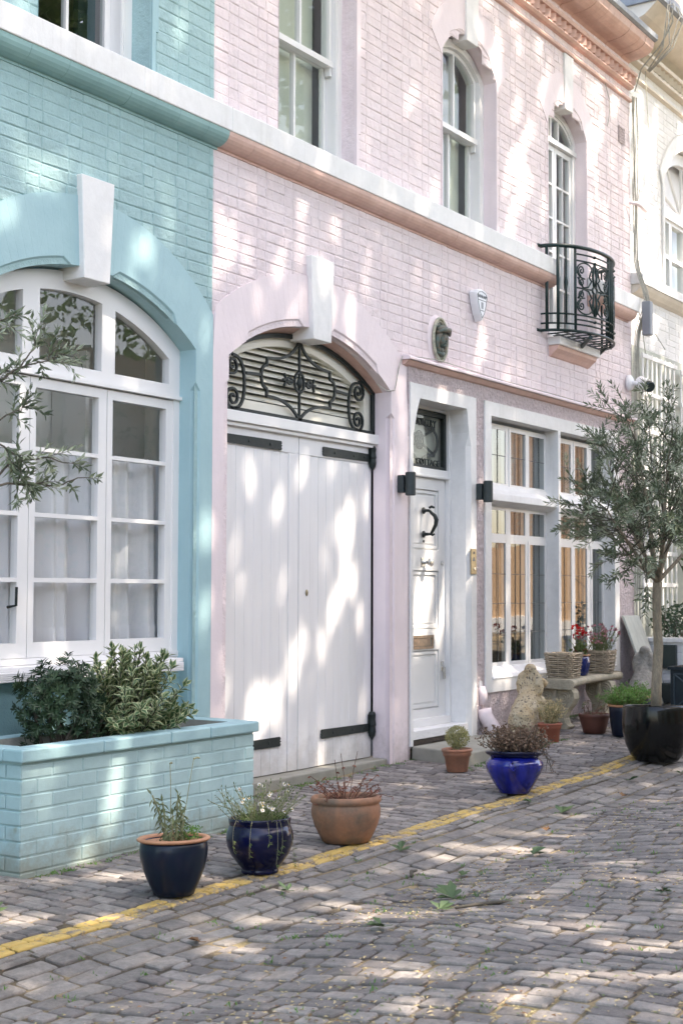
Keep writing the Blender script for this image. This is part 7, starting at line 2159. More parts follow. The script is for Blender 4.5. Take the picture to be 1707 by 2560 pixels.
gap(11.365,0.000,4.600,0.070,0.060,0.40)
gap(11.355,0.000,4.573,0.070,0.060,0.40)
gap(11.345,0.000,4.547,0.070,0.060,0.40)
gap(11.334,0.000,4.520,0.070,0.060,0.40)
gap(11.324,0.000,4.494,0.070,0.060,0.40)
gap(11.314,0.000,4.467,0.070,0.060,0.40)
gap(11.304,0.000,4.441,0.070,0.060,0.40)
gap(11.293,0.000,4.414,0.070,0.060,0.40)
gap(11.283,0.000,4.388,0.070,0.060,0.40)
gap(11.273,0.000,4.362,0.070,0.060,0.40)
gap(11.263,0.000,4.335,0.070,0.060,0.40)
gap(11.253,0.000,4.309,0.070,0.060,0.40)
gap(13.604,0.000,5.072,0.093,0.060,0.60)
gap(13.593,0.000,5.039,0.094,0.060,0.60)
gap(13.583,0.000,5.006,0.093,0.060,0.60)
gap(13.573,0.000,4.974,0.093,0.060,0.60)
gap(13.563,0.000,4.942,0.093,0.060,0.60)
gap(13.553,0.000,4.909,0.092,0.060,0.60)
gap(13.542,0.000,4.877,0.093,0.060,0.60)
gap(13.287,0.000,6.346,0.136,0.060,0.90)
gap(13.259,0.000,6.292,0.134,0.060,0.90)
gap(13.230,0.000,6.238,0.134,0.060,0.90)
gap(13.201,0.000,6.185,0.134,0.060,0.90)
gap(13.173,0.000,6.132,0.133,0.060,0.90)
gap(12.140,0.000,6.165,0.098,0.060,0.80)
gap(12.118,0.000,6.126,0.098,0.060,0.80)
gap(12.096,0.000,6.086,0.098,0.060,0.80)
gap(12.074,0.000,6.047,0.098,0.060,0.80)
gap(12.052,0.000,6.008,0.097,0.060,0.80)
gap(12.031,0.000,5.969,0.096,0.060,0.80)
gap(12.009,0.000,5.930,0.096,0.060,0.80)
gap(11.987,0.000,5.891,0.096,0.060,0.80)
gap(11.966,0.000,5.852,0.096,0.060,0.80)
gap(11.944,0.000,5.813,0.096,0.060,0.80)
gap(11.189,0.000,1.561,0.070,0.060,0.40)
gap(11.179,0.000,1.535,0.070,0.060,0.40)
gap(11.170,0.000,1.510,0.070,0.060,0.40)
gap(11.160,0.000,1.484,0.070,0.060,0.40)
gap(11.150,0.000,1.459,0.070,0.060,0.40)
gap(11.141,0.000,1.433,0.070,0.060,0.40)
gap(11.131,0.000,1.408,0.070,0.060,0.40)
gap(11.122,0.000,1.383,0.070,0.060,0.40)
gap(11.112,0.000,1.357,0.070,0.060,0.40)
gap(11.103,0.000,1.332,0.070,0.060,0.40)
gap(11.351,0.000,0.607,0.087,0.060,0.90)
gap(11.283,0.000,0.602,0.085,0.060,0.90)
gap(11.215,0.000,0.597,0.085,0.060,0.90)
gap(11.148,0.000,0.593,0.084,0.060,0.90)
gap(11.081,0.000,0.588,0.083,0.060,0.90)
gap(11.015,0.000,0.583,0.083,0.060,0.90)
gap(10.872,0.000,3.735,0.070,0.060,0.50)
gap(10.851,0.000,3.703,0.070,0.060,0.50)
gap(10.830,0.000,3.671,0.070,0.060,0.50)
gap(10.810,0.000,3.639,0.070,0.060,0.50)
gap(10.790,0.000,3.607,0.070,0.060,0.50)
gap(11.882,0.000,0.271,0.092,0.060,0.80)
gap(11.836,0.000,0.242,0.092,0.060,0.80)
gap(11.790,0.000,0.214,0.091,0.060,0.80)
gap(11.744,0.000,0.185,0.091,0.060,0.80)
gap(11.699,0.000,0.157,0.090,0.060,0.80)
gap(11.654,0.000,0.129,0.089,0.060,0.80)
gap(8.997,0.170,2.166,0.070,0.060,0.70)
gap(8.991,0.170,2.141,0.070,0.060,0.70)
gap(8.984,0.170,2.116,0.070,0.060,0.70)
gap(8.977,0.170,2.091,0.070,0.060,0.70)
gap(8.970,0.170,2.066,0.070,0.060,0.70)
gap(8.964,0.170,2.041,0.070,0.060,0.70)
gap(8.957,0.170,2.016,0.070,0.060,0.70)
gap(8.950,0.170,1.991,0.070,0.060,0.70)
gap(8.944,0.170,1.966,0.070,0.060,0.70)
gap(8.926,0.170,1.801,0.085,0.060,0.80)
gap(8.919,0.170,1.760,0.084,0.060,0.80)
gap(8.912,0.170,1.719,0.084,0.060,0.80)
gap(8.905,0.170,1.678,0.084,0.060,0.80)
gap(8.897,0.170,1.637,0.084,0.060,0.80)
gap(8.890,0.170,1.596,0.084,0.060,0.80)
gap(8.883,0.170,1.556,0.084,0.060,0.80)
gap(8.876,0.170,1.515,0.083,0.060,0.80)
gap(8.868,0.170,1.474,0.084,0.060,0.80)
gap(8.929,0.170,1.345,0.144,0.060,1.00)
gap(8.884,0.170,1.280,0.144,0.060,1.00)
gap(8.840,0.170,1.215,0.144,0.060,1.00)
gap(8.796,0.170,1.151,0.142,0.060,1.00)
gap(8.753,0.170,1.087,0.139,0.060,1.00)
gap(8.692,0.170,1.566,0.070,0.060,0.40)
gap(8.673,0.170,1.539,0.070,0.060,0.40)
gap(8.654,0.170,1.512,0.070,0.060,0.40)
gap(8.635,0.170,1.485,0.070,0.060,0.40)
gap(8.616,0.170,1.458,0.070,0.060,0.40)
gap(8.597,0.170,1.431,0.070,0.060,0.40)
gap(8.579,0.170,1.405,0.070,0.060,0.40)
gap(8.333,0.170,0.875,0.071,0.060,0.90)
gap(8.315,0.170,0.845,0.071,0.060,0.90)
gap(8.297,0.170,0.815,0.071,0.060,0.90)
gap(8.280,0.170,0.785,0.070,0.060,0.90)
gap(8.262,0.170,0.755,0.070,0.060,0.90)
gap(8.244,0.170,0.725,0.070,0.060,0.90)
gap(8.227,0.170,0.695,0.070,0.060,0.90)
gap(8.209,0.170,0.665,0.070,0.060,0.90)
gap(8.192,0.170,0.636,0.070,0.060,0.90)
gap(8.175,0.170,0.606,0.070,0.060,0.90)
gap(7.843,0.170,0.446,0.140,0.060,1.00)
gap(7.811,0.170,0.380,0.137,0.060,1.00)
gap(7.778,0.170,0.314,0.140,0.060,1.00)
gap(7.746,0.170,0.249,0.137,0.060,1.00)
gap(8.045,0.170,0.553,0.083,0.060,0.70)
gap(8.019,0.170,0.509,0.083,0.060,0.70)
gap(7.994,0.170,0.466,0.083,0.060,0.70)
gap(7.969,0.170,0.423,0.082,0.060,0.70)
gap(7.944,0.170,0.380,0.082,0.060,0.70)
gap(8.670,0.170,0.487,0.070,0.060,0.50)
gap(8.651,0.170,0.457,0.070,0.060,0.50)
gap(8.632,0.170,0.426,0.070,0.060,0.50)
gap(8.614,0.170,0.396,0.070,0.060,0.50)
gap(8.595,0.170,0.366,0.070,0.060,0.50)
gap(8.576,0.170,0.336,0.070,0.060,0.50)
gap(8.558,0.170,0.306,0.070,0.060,0.50)
gap(8.085,0.170,1.822,0.070,0.060,0.30)
gap(8.071,0.170,1.798,0.070,0.060,0.30)
gap(8.056,0.170,1.774,0.070,0.060,0.30)
gap(8.042,0.170,1.749,0.070,0.060,0.30)
gap(8.028,0.170,1.725,0.070,0.060,0.30)
gap(8.014,0.170,1.701,0.070,0.060,0.30)
gap(8.000,0.170,1.677,0.070,0.060,0.30)
gap(7.986,0.170,1.653,0.070,0.060,0.30)
gap(7.972,0.170,1.629,0.070,0.060,0.30)
gap(7.958,0.170,1.605,0.070,0.060,0.30)
gap(9.202,0.170,1.981,0.070,0.060,0.70)
gap(9.200,0.170,1.960,0.070,0.060,0.70)
gap(9.199,0.170,1.939,0.070,0.060,0.70)
gap(9.197,0.170,1.917,0.070,0.060,0.70)
gap(9.195,0.170,1.896,0.070,0.060,0.70)
gap(9.194,0.170,1.875,0.070,0.060,0.70)
gap(9.192,0.170,1.853,0.070,0.060,0.70)
gap(9.190,0.170,1.832,0.070,0.060,0.70)
gap(9.189,0.170,1.811,0.070,0.060,0.70)
gap(9.187,0.170,1.789,0.070,0.060,0.70)
gap(9.186,0.170,1.768,0.070,0.060,0.70)
gap(9.184,0.170,1.747,0.070,0.060,0.70)
gap(10.143,0.170,1.359,0.130,0.060,1.00)
gap(10.135,0.170,1.308,0.130,0.060,1.00)
gap(10.127,0.170,1.257,0.130,0.060,1.00)
gap(10.119,0.170,1.205,0.130,0.060,1.00)
gap(10.111,0.170,1.154,0.130,0.060,1.00)
gap(10.103,0.170,1.103,0.130,0.060,1.00)
gap(10.095,0.170,1.052,0.130,0.060,1.00)
gap(10.087,0.170,1.001,0.130,0.060,1.00)
gap(10.079,0.170,0.950,0.130,0.060,1.00)
gap(10.071,0.170,0.899,0.130,0.060,1.00)
gap(9.966,0.170,1.182,0.084,0.060,1.00)
gap(9.956,0.170,1.147,0.084,0.060,1.00)
gap(9.946,0.170,1.112,0.084,0.060,1.00)
gap(9.936,0.170,1.077,0.084,0.060,1.00)
gap(9.926,0.170,1.042,0.084,0.060,1.00)
gap(9.916,0.170,1.007,0.084,0.060,1.00)
gap(9.906,0.170,0.973,0.084,0.060,1.00)
gap(9.896,0.170,0.938,0.084,0.060,1.00)
gap(10.144,0.170,1.895,0.070,0.060,0.40)
gap(10.135,0.170,1.867,0.070,0.060,0.40)
gap(10.126,0.170,1.840,0.070,0.060,0.40)
gap(10.117,0.170,1.813,0.070,0.060,0.40)
gap(10.108,0.170,1.786,0.070,0.060,0.40)
gap(10.274,0.170,1.649,0.074,0.060,0.70)
gap(10.255,0.170,1.617,0.074,0.060,0.70)
gap(10.236,0.170,1.586,0.074,0.060,0.70)
gap(10.218,0.170,1.555,0.073,0.060,0.70)
gap(10.199,0.170,1.524,0.073,0.060,0.70)
gap(10.180,0.170,1.492,0.073,0.060,0.70)
gap(10.162,0.170,1.462,0.072,0.060,0.70)
gap(10.143,0.170,1.431,0.072,0.060,0.70)
gap(5.576,-0.580,0.281,0.079,0.060,1.00)
gap(5.563,-0.580,0.236,0.079,0.060,1.00)
gap(5.550,-0.580,0.191,0.079,0.060,1.00)
gap(5.537,-0.580,0.146,0.079,0.060,1.00)
gap(5.524,-0.580,0.102,0.079,0.060,1.00)
gap(5.511,-0.580,0.058,0.079,0.060,1.00)
gap(5.499,-0.580,0.013,0.077,0.060,1.00)
gap(5.676,-0.580,0.304,0.070,0.060,0.70)
gap(5.717,-0.580,0.316,0.070,0.060,0.70)
gap(5.758,-0.580,0.328,0.070,0.060,0.70)
gap(5.800,-0.580,0.340,0.070,0.060,0.70)
gap(5.841,-0.580,0.352,0.070,0.060,0.70)
gap(5.884,-0.580,0.365,0.070,0.060,0.70)
gap(5.926,-0.580,0.377,0.070,0.060,0.70)
gap(5.969,-0.580,0.389,0.070,0.060,0.70)
gap(6.013,-0.580,0.402,0.070,0.060,0.70)
gap(6.057,-0.580,0.415,0.070,0.060,0.70)
gap(6.101,-0.580,0.428,0.070,0.060,0.70)
gap(5.484,-0.580,-0.095,0.070,0.060,0.60)
gap(5.461,-0.580,-0.124,0.070,0.060,0.60)
gap(5.437,-0.580,-0.153,0.070,0.060,0.60)
gap(6.369,-0.580,0.527,0.070,0.060,0.50)
gap(6.339,-0.580,0.517,0.070,0.060,0.50)
gap(6.310,-0.580,0.507,0.070,0.060,0.50)
gap(6.281,-0.580,0.497,0.070,0.060,0.50)
gap(6.252,-0.580,0.487,0.070,0.060,0.50)
gap(4.985,-0.580,0.415,0.070,0.060,0.60)
gap(5.018,-0.580,0.418,0.070,0.060,0.60)
gap(5.052,-0.580,0.421,0.070,0.060,0.60)
gap(5.085,-0.580,0.424,0.070,0.060,0.60)
gap(5.119,-0.580,0.427,0.070,0.060,0.60)
gap(5.153,-0.580,0.430,0.070,0.060,0.60)
gap(5.188,-0.580,0.433,0.070,0.060,0.60)
gap(5.223,-0.580,0.436,0.070,0.060,0.60)
gap(5.144,-0.836,-0.147,0.060,0.090,1.00)
gap(5.161,-0.860,-0.147,0.098,0.090,1.00)
gap(5.178,-0.883,-0.147,0.125,0.090,1.00)
gap(5.196,-0.907,-0.147,0.141,0.090,1.00)
gap(5.213,-0.930,-0.147,0.150,0.090,1.00)
gap(5.230,-0.954,-0.147,0.152,0.090,1.00)
gap(5.247,-0.978,-0.147,0.150,0.090,1.00)
gap(5.264,-1.001,-0.147,0.141,0.090,1.00)
gap(5.282,-1.025,-0.147,0.125,0.090,1.00)
gap(5.299,-1.048,-0.147,0.098,0.090,1.00)
gap(5.316,-1.072,-0.147,0.060,0.090,1.00)
gap(5.410,-1.209,-0.150,0.060,0.090,0.90)
gap(5.418,-1.219,-0.150,0.060,0.090,0.90)
gap(5.426,-1.229,-0.150,0.073,0.090,0.90)
gap(5.433,-1.239,-0.150,0.081,0.090,0.90)
gap(5.441,-1.249,-0.150,0.085,0.090,0.90)
gap(5.449,-1.259,-0.150,0.087,0.090,0.90)
gap(5.457,-1.269,-0.150,0.085,0.090,0.90)
gap(5.465,-1.279,-0.150,0.081,0.090,0.90)
gap(5.472,-1.289,-0.150,0.073,0.090,0.90)
gap(5.480,-1.299,-0.150,0.060,0.090,0.90)
gap(5.488,-1.309,-0.150,0.060,0.090,0.90)
gap(4.310,-1.057,-0.156,0.060,0.090,0.80)
gap(4.317,-1.066,-0.156,0.067,0.090,0.80)
gap(4.323,-1.074,-0.156,0.084,0.090,0.80)
gap(4.330,-1.083,-0.156,0.094,0.090,0.80)
gap(4.336,-1.091,-0.156,0.099,0.090,0.80)
gap(4.343,-1.100,-0.156,0.101,0.090,0.80)
gap(4.350,-1.109,-0.156,0.099,0.090,0.80)
gap(4.356,-1.117,-0.156,0.094,0.090,0.80)
gap(4.363,-1.126,-0.156,0.084,0.090,0.80)
gap(4.369,-1.134,-0.156,0.067,0.090,0.80)
gap(4.376,-1.143,-0.156,0.060,0.090,0.80)
gap(4.535,-1.379,-0.159,0.060,0.090,0.80)
gap(4.547,-1.393,-0.159,0.060,0.090,0.80)
gap(4.559,-1.407,-0.159,0.069,0.090,0.80)
gap(4.571,-1.420,-0.159,0.077,0.090,0.80)
gap(4.583,-1.434,-0.159,0.081,0.090,0.80)
gap(4.595,-1.448,-0.159,0.083,0.090,0.80)
gap(4.607,-1.462,-0.159,0.081,0.090,0.80)
gap(4.619,-1.476,-0.159,0.077,0.090,0.80)
gap(4.631,-1.489,-0.159,0.069,0.090,0.80)
gap(4.643,-1.503,-0.159,0.060,0.090,0.80)
gap(4.655,-1.517,-0.159,0.060,0.090,0.80)
gap(5.466,-1.660,-0.172,0.060,0.090,1.00)
gap(5.482,-1.679,-0.172,0.060,0.090,1.00)
gap(5.498,-1.697,-0.172,0.060,0.090,1.00)
gap(5.515,-1.716,-0.172,0.065,0.090,1.00)
gap(5.531,-1.734,-0.172,0.068,0.090,1.00)
gap(5.547,-1.753,-0.172,0.069,0.090,1.00)
gap(5.563,-1.772,-0.172,0.068,0.090,1.00)
gap(5.579,-1.790,-0.172,0.065,0.090,1.00)
gap(5.596,-1.809,-0.172,0.060,0.090,1.00)
gap(5.612,-1.827,-0.172,0.060,0.090,1.00)
gap(5.628,-1.846,-0.172,0.060,0.090,1.00)
gap(4.888,-1.755,-0.183,0.060,0.090,0.90)
gap(4.910,-1.790,-0.183,0.060,0.090,0.90)
gap(4.933,-1.824,-0.183,0.062,0.090,0.90)
gap(4.955,-1.859,-0.183,0.068,0.090,0.90)
gap(4.978,-1.893,-0.183,0.072,0.090,0.90)
gap(5.000,-1.928,-0.183,0.073,0.090,0.90)
gap(5.022,-1.963,-0.183,0.072,0.090,0.90)
gap(5.045,-1.997,-0.183,0.068,0.090,0.90)
gap(5.067,-2.032,-0.183,0.062,0.090,0.90)
gap(5.090,-2.066,-0.183,0.060,0.090,0.90)
gap(5.112,-2.101,-0.183,0.060,0.090,0.90)
gap(5.363,-1.906,-0.183,0.060,0.090,0.70)
gap(5.373,-1.927,-0.183,0.060,0.090,0.70)
gap(5.383,-1.949,-0.183,0.070,0.090,0.70)
gap(5.394,-1.970,-0.183,0.078,0.090,0.70)
gap(5.404,-1.992,-0.183,0.082,0.090,0.70)
gap(5.414,-2.013,-0.183,0.083,0.090,0.70)
gap(5.424,-2.034,-0.183,0.082,0.090,0.70)
gap(5.434,-2.056,-0.183,0.078,0.090,0.70)
gap(5.445,-2.077,-0.183,0.070,0.090,0.70)
gap(5.455,-2.099,-0.183,0.060,0.090,0.70)
gap(5.465,-2.120,-0.183,0.060,0.090,0.70)
gap(5.146,-2.261,-0.168,0.060,0.090,1.00)
gap(5.155,-2.290,-0.168,0.073,0.090,1.00)
gap(5.164,-2.318,-0.168,0.092,0.090,1.00)
gap(5.173,-2.347,-0.168,0.102,0.090,1.00)
gap(5.182,-2.375,-0.168,0.108,0.090,1.00)
gap(5.191,-2.404,-0.168,0.110,0.090,1.00)
gap(5.200,-2.433,-0.168,0.108,0.090,1.00)
gap(5.209,-2.461,-0.168,0.102,0.090,1.00)
gap(5.218,-2.490,-0.168,0.092,0.090,1.00)
gap(5.227,-2.518,-0.168,0.073,0.090,1.00)
gap(5.236,-2.547,-0.168,0.060,0.090,1.00)
gap(5.387,-2.330,-0.162,0.060,0.090,0.80)
gap(5.395,-2.356,-0.162,0.060,0.090,0.80)
gap(5.402,-2.382,-0.162,0.060,0.090,0.80)
gap(5.410,-2.407,-0.162,0.062,0.090,0.80)
gap(5.417,-2.433,-0.162,0.065,0.090,0.80)
gap(5.425,-2.459,-0.162,0.066,0.090,0.80)
gap(5.433,-2.485,-0.162,0.065,0.090,0.80)
gap(5.440,-2.511,-0.162,0.062,0.090,0.80)
gap(5.448,-2.536,-0.162,0.060,0.090,0.80)
gap(5.455,-2.562,-0.162,0.060,0.090,0.80)
gap(5.463,-2.588,-0.162,0.060,0.090,0.80)
gap(6.884,-1.759,-0.163,0.060,0.090,1.00)
gap(6.905,-1.821,-0.163,0.083,0.090,1.00)
gap(6.926,-1.883,-0.163,0.105,0.090,1.00)
gap(6.948,-1.945,-0.163,0.118,0.090,1.00)
gap(6.969,-2.007,-0.163,0.125,0.090,1.00)
gap(6.990,-2.069,-0.163,0.127,0.090,1.00)
gap(7.011,-2.131,-0.163,0.125,0.090,1.00)
gap(7.032,-2.193,-0.163,0.118,0.090,1.00)
gap(7.054,-2.255,-0.163,0.105,0.090,1.00)
gap(7.075,-2.317,-0.163,0.083,0.090,1.00)
gap(7.096,-2.379,-0.163,0.060,0.090,1.00)
gap(7.450,-1.895,-0.154,0.060,0.090,0.90)
gap(7.460,-1.923,-0.154,0.063,0.090,0.90)
gap(7.471,-1.950,-0.154,0.078,0.090,0.90)
gap(7.481,-1.978,-0.154,0.087,0.090,0.90)
gap(7.492,-2.005,-0.154,0.092,0.090,0.90)
gap(7.502,-2.033,-0.154,0.093,0.090,0.90)
gap(7.512,-2.061,-0.154,0.092,0.090,0.90)
gap(7.523,-2.088,-0.154,0.087,0.090,0.90)
gap(7.533,-2.116,-0.154,0.078,0.090,0.90)
gap(7.544,-2.143,-0.154,0.063,0.090,0.90)
gap(7.554,-2.171,-0.154,0.060,0.090,0.90)
gap(6.637,-1.812,-0.170,0.060,0.090,0.80)
gap(6.652,-1.845,-0.170,0.060,0.090,0.80)
gap(6.667,-1.879,-0.170,0.067,0.090,0.80)
gap(6.682,-1.912,-0.170,0.075,0.090,0.80)
gap(6.697,-1.946,-0.170,0.078,0.090,0.80)
gap(6.712,-1.979,-0.170,0.080,0.090,0.80)
gap(6.727,-2.012,-0.170,0.078,0.090,0.80)
gap(6.742,-2.046,-0.170,0.075,0.090,0.80)
gap(6.757,-2.079,-0.170,0.067,0.090,0.80)
gap(6.772,-2.113,-0.170,0.060,0.090,0.80)
gap(6.787,-2.146,-0.170,0.060,0.090,0.80)
gap(4.324,-2.793,-0.138,0.060,0.090,0.90)
gap(4.338,-2.824,-0.138,0.060,0.090,0.90)
gap(4.352,-2.855,-0.138,0.070,0.090,0.90)
gap(4.365,-2.887,-0.138,0.078,0.090,0.90)
gap(4.379,-2.918,-0.138,0.082,0.090,0.90)
gap(4.393,-2.949,-0.138,0.083,0.090,0.90)
gap(4.407,-2.980,-0.138,0.082,0.090,0.90)
gap(4.421,-3.011,-0.138,0.078,0.090,0.90)
gap(4.434,-3.043,-0.138,0.070,0.090,0.90)
gap(4.448,-3.074,-0.138,0.060,0.090,0.90)
gap(4.462,-3.105,-0.138,0.060,0.090,0.90)
gap(4.405,-2.703,-0.145,0.060,0.090,0.70)
gap(4.414,-2.727,-0.145,0.060,0.090,0.70)
gap(4.423,-2.751,-0.145,0.061,0.090,0.70)
gap(4.432,-2.775,-0.145,0.068,0.090,0.70)
gap(4.441,-2.799,-0.145,0.071,0.090,0.70)
gap(4.450,-2.823,-0.145,0.072,0.090,0.70)
gap(4.459,-2.847,-0.145,0.071,0.090,0.70)
gap(4.468,-2.871,-0.145,0.068,0.090,0.70)
gap(4.477,-2.895,-0.145,0.061,0.090,0.70)
gap(4.486,-2.919,-0.145,0.060,0.090,0.70)
gap(4.495,-2.943,-0.145,0.060,0.090,0.70)
gap(5.254,-3.025,-0.120,0.060,0.090,0.90)
gap(5.267,-3.057,-0.120,0.075,0.090,0.90)
gap(5.281,-3.088,-0.120,0.095,0.090,0.90)
gap(5.294,-3.120,-0.120,0.106,0.090,0.90)
gap(5.308,-3.151,-0.120,0.112,0.090,0.90)
gap(5.321,-3.183,-0.120,0.114,0.090,0.90)
gap(5.334,-3.215,-0.120,0.112,0.090,0.90)
gap(5.348,-3.246,-0.120,0.106,0.090,0.90)
gap(5.361,-3.278,-0.120,0.095,0.090,0.90)
gap(5.375,-3.309,-0.120,0.075,0.090,0.90)
gap(5.388,-3.341,-0.120,0.060,0.090,0.90)
gap(5.103,-3.478,-0.100,0.060,0.090,1.00)
gap(5.115,-3.501,-0.100,0.069,0.090,1.00)
gap(5.127,-3.523,-0.100,0.086,0.090,1.00)
gap(5.140,-3.546,-0.100,0.096,0.090,1.00)
gap(5.152,-3.568,-0.100,0.102,0.090,1.00)
gap(5.164,-3.591,-0.100,0.104,0.090,1.00)
gap(5.176,-3.614,-0.100,0.102,0.090,1.00)
gap(5.188,-3.636,-0.100,0.096,0.090,1.00)
gap(5.201,-3.659,-0.100,0.086,0.090,1.00)
gap(5.213,-3.681,-0.100,0.069,0.090,1.00)
gap(5.225,-3.704,-0.100,0.060,0.090,1.00)
gap(5.515,-3.232,-0.111,0.060,0.090,0.80)
gap(5.523,-3.251,-0.111,0.060,0.090,0.80)
gap(5.531,-3.270,-0.111,0.065,0.090,0.80)
gap(5.539,-3.290,-0.111,0.072,0.090,0.80)
gap(5.547,-3.309,-0.111,0.076,0.090,0.80)
gap(5.555,-3.328,-0.111,0.077,0.090,0.80)
gap(5.563,-3.347,-0.111,0.076,0.090,0.80)
gap(5.571,-3.366,-0.111,0.072,0.090,0.80)
gap(5.579,-3.386,-0.111,0.065,0.090,0.80)
gap(5.587,-3.405,-0.111,0.060,0.090,0.80)
gap(5.595,-3.424,-0.111,0.060,0.090,0.80)
gap(4.463,-3.476,-0.104,0.060,0.090,1.00)
gap(4.480,-3.506,-0.104,0.064,0.090,1.00)
gap(4.497,-3.537,-0.104,0.079,0.090,1.00)
gap(4.515,-3.567,-0.104,0.088,0.090,1.00)
gap(4.532,-3.598,-0.104,0.093,0.090,1.00)
gap(4.549,-3.628,-0.104,0.095,0.090,1.00)
gap(4.566,-3.658,-0.104,0.093,0.090,1.00)
gap(4.583,-3.689,-0.104,0.088,0.090,1.00)
gap(4.601,-3.719,-0.104,0.079,0.090,1.00)
gap(4.618,-3.750,-0.104,0.064,0.090,1.00)
gap(4.635,-3.780,-0.104,0.060,0.090,1.00)
gap(4.183,-3.485,-0.106,0.060,0.090,0.90)
gap(4.197,-3.509,-0.106,0.060,0.090,0.90)
gap(4.211,-3.533,-0.106,0.060,0.090,0.90)
gap(4.224,-3.558,-0.106,0.065,0.090,0.90)
gap(4.238,-3.582,-0.106,0.068,0.090,0.90)
gap(4.252,-3.606,-0.106,0.069,0.090,0.90)
gap(4.266,-3.630,-0.106,0.068,0.090,0.90)
gap(4.280,-3.654,-0.106,0.065,0.090,0.90)
gap(4.293,-3.679,-0.106,0.060,0.090,0.90)
gap(4.307,-3.703,-0.106,0.060,0.090,0.90)
gap(4.321,-3.727,-0.106,0.060,0.090,0.90)
gap(4.612,-3.727,-0.099,0.060,0.090,1.00)
gap(4.622,-3.745,-0.099,0.060,0.090,1.00)
gap(4.632,-3.762,-0.099,0.070,0.090,1.00)
gap(4.643,-3.780,-0.099,0.078,0.090,1.00)
gap(4.653,-3.797,-0.099,0.082,0.090,1.00)
gap(4.663,-3.815,-0.099,0.083,0.090,1.00)
gap(4.673,-3.833,-0.099,0.082,0.090,1.00)
gap(4.683,-3.850,-0.099,0.078,0.090,1.00)
gap(4.694,-3.868,-0.099,0.070,0.090,1.00)
gap(4.704,-3.885,-0.099,0.060,0.090,1.00)
gap(4.714,-3.903,-0.099,0.060,0.090,1.00)
gap(3.966,-3.415,-0.110,0.060,0.090,0.70)
gap(3.981,-3.443,-0.110,0.060,0.090,0.70)
gap(3.996,-3.472,-0.110,0.060,0.090,0.70)
gap(4.011,-3.500,-0.110,0.062,0.090,0.70)
gap(4.026,-3.529,-0.110,0.065,0.090,0.70)
gap(4.041,-3.557,-0.110,0.066,0.090,0.70)
gap(4.056,-3.585,-0.110,0.065,0.090,0.70)
gap(4.071,-3.614,-0.110,0.062,0.090,0.70)
gap(4.086,-3.642,-0.110,0.060,0.090,0.70)
gap(4.101,-3.671,-0.110,0.060,0.090,0.70)
gap(4.116,-3.699,-0.110,0.060,0.090,0.70)
gap(3.969,-3.108,-0.127,0.060,0.090,0.60)
gap(3.980,-3.131,-0.127,0.060,0.090,0.60)
gap(3.991,-3.154,-0.127,0.060,0.090,0.60)
gap(4.001,-3.176,-0.127,0.060,0.090,0.60)
gap(4.012,-3.199,-0.127,0.063,0.090,0.60)
gap(4.023,-3.222,-0.127,0.064,0.090,0.60)
gap(4.034,-3.245,-0.127,0.063,0.090,0.60)
gap(4.045,-3.268,-0.127,0.060,0.090,0.60)
gap(4.055,-3.290,-0.127,0.060,0.090,0.60)
gap(4.066,-3.313,-0.127,0.060,0.090,0.60)
gap(4.077,-3.336,-0.127,0.060,0.090,0.60)
gap(6.211,-2.934,-0.118,0.060,0.090,0.90)
gap(6.222,-2.963,-0.118,0.060,0.090,0.90)
gap(6.233,-2.993,-0.118,0.062,0.090,0.90)
gap(6.243,-3.022,-0.118,0.068,0.090,0.90)
gap(6.254,-3.052,-0.118,0.072,0.090,0.90)
gap(6.265,-3.081,-0.118,0.073,0.090,0.90)
gap(6.276,-3.110,-0.118,0.072,0.090,0.90)
gap(6.287,-3.140,-0.118,0.068,0.090,0.90)
gap(6.297,-3.169,-0.118,0.062,0.090,0.90)
gap(6.308,-3.199,-0.118,0.060,0.090,0.90)
gap(6.319,-3.228,-0.118,0.060,0.090,0.90)
gap(6.589,-2.540,-0.137,0.060,0.090,0.80)
gap(6.596,-2.569,-0.137,0.060,0.090,0.80)
gap(6.602,-2.599,-0.137,0.067,0.090,0.80)
gap(6.609,-2.628,-0.137,0.074,0.090,0.80)
gap(6.615,-2.658,-0.137,0.078,0.090,0.80)
gap(6.622,-2.687,-0.137,0.079,0.090,0.80)
gap(6.629,-2.716,-0.137,0.078,0.090,0.80)
gap(6.635,-2.746,-0.137,0.074,0.090,0.80)
gap(6.642,-2.775,-0.137,0.067,0.090,0.80)
gap(6.648,-2.805,-0.137,0.060,0.090,0.80)
gap(6.655,-2.834,-0.137,0.060,0.090,0.80)
gap(7.976,-1.749,-0.138,0.060,0.090,0.80)
gap(7.998,-1.774,-0.138,0.060,0.090,0.80)
gap(8.019,-1.799,-0.138,0.075,0.090,0.80)
gap(8.041,-1.824,-0.138,0.083,0.090,0.80)
gap(8.062,-1.849,-0.138,0.088,0.090,0.80)
gap(8.084,-1.874,-0.138,0.089,0.090,0.80)
gap(8.106,-1.899,-0.138,0.088,0.090,0.80)
gap(8.127,-1.924,-0.138,0.083,0.090,0.80)
gap(8.149,-1.949,-0.138,0.075,0.090,0.80)
gap(8.170,-1.974,-0.138,0.060,0.090,0.80)
gap(8.192,-1.999,-0.138,0.060,0.090,0.80)
gap(5.970,-2.120,-0.171,0.060,0.090,0.60)
gap(5.979,-2.144,-0.171,0.060,0.090,0.60)
gap(5.987,-2.167,-0.171,0.061,0.090,0.60)
gap(5.996,-2.191,-0.171,0.068,0.090,0.60)
gap(6.004,-2.214,-0.171,0.071,0.090,0.60)
gap(6.013,-2.238,-0.171,0.073,0.090,0.60)
gap(6.022,-2.262,-0.171,0.071,0.090,0.60)
gap(6.030,-2.285,-0.171,0.068,0.090,0.60)
gap(6.039,-2.309,-0.171,0.061,0.090,0.60)
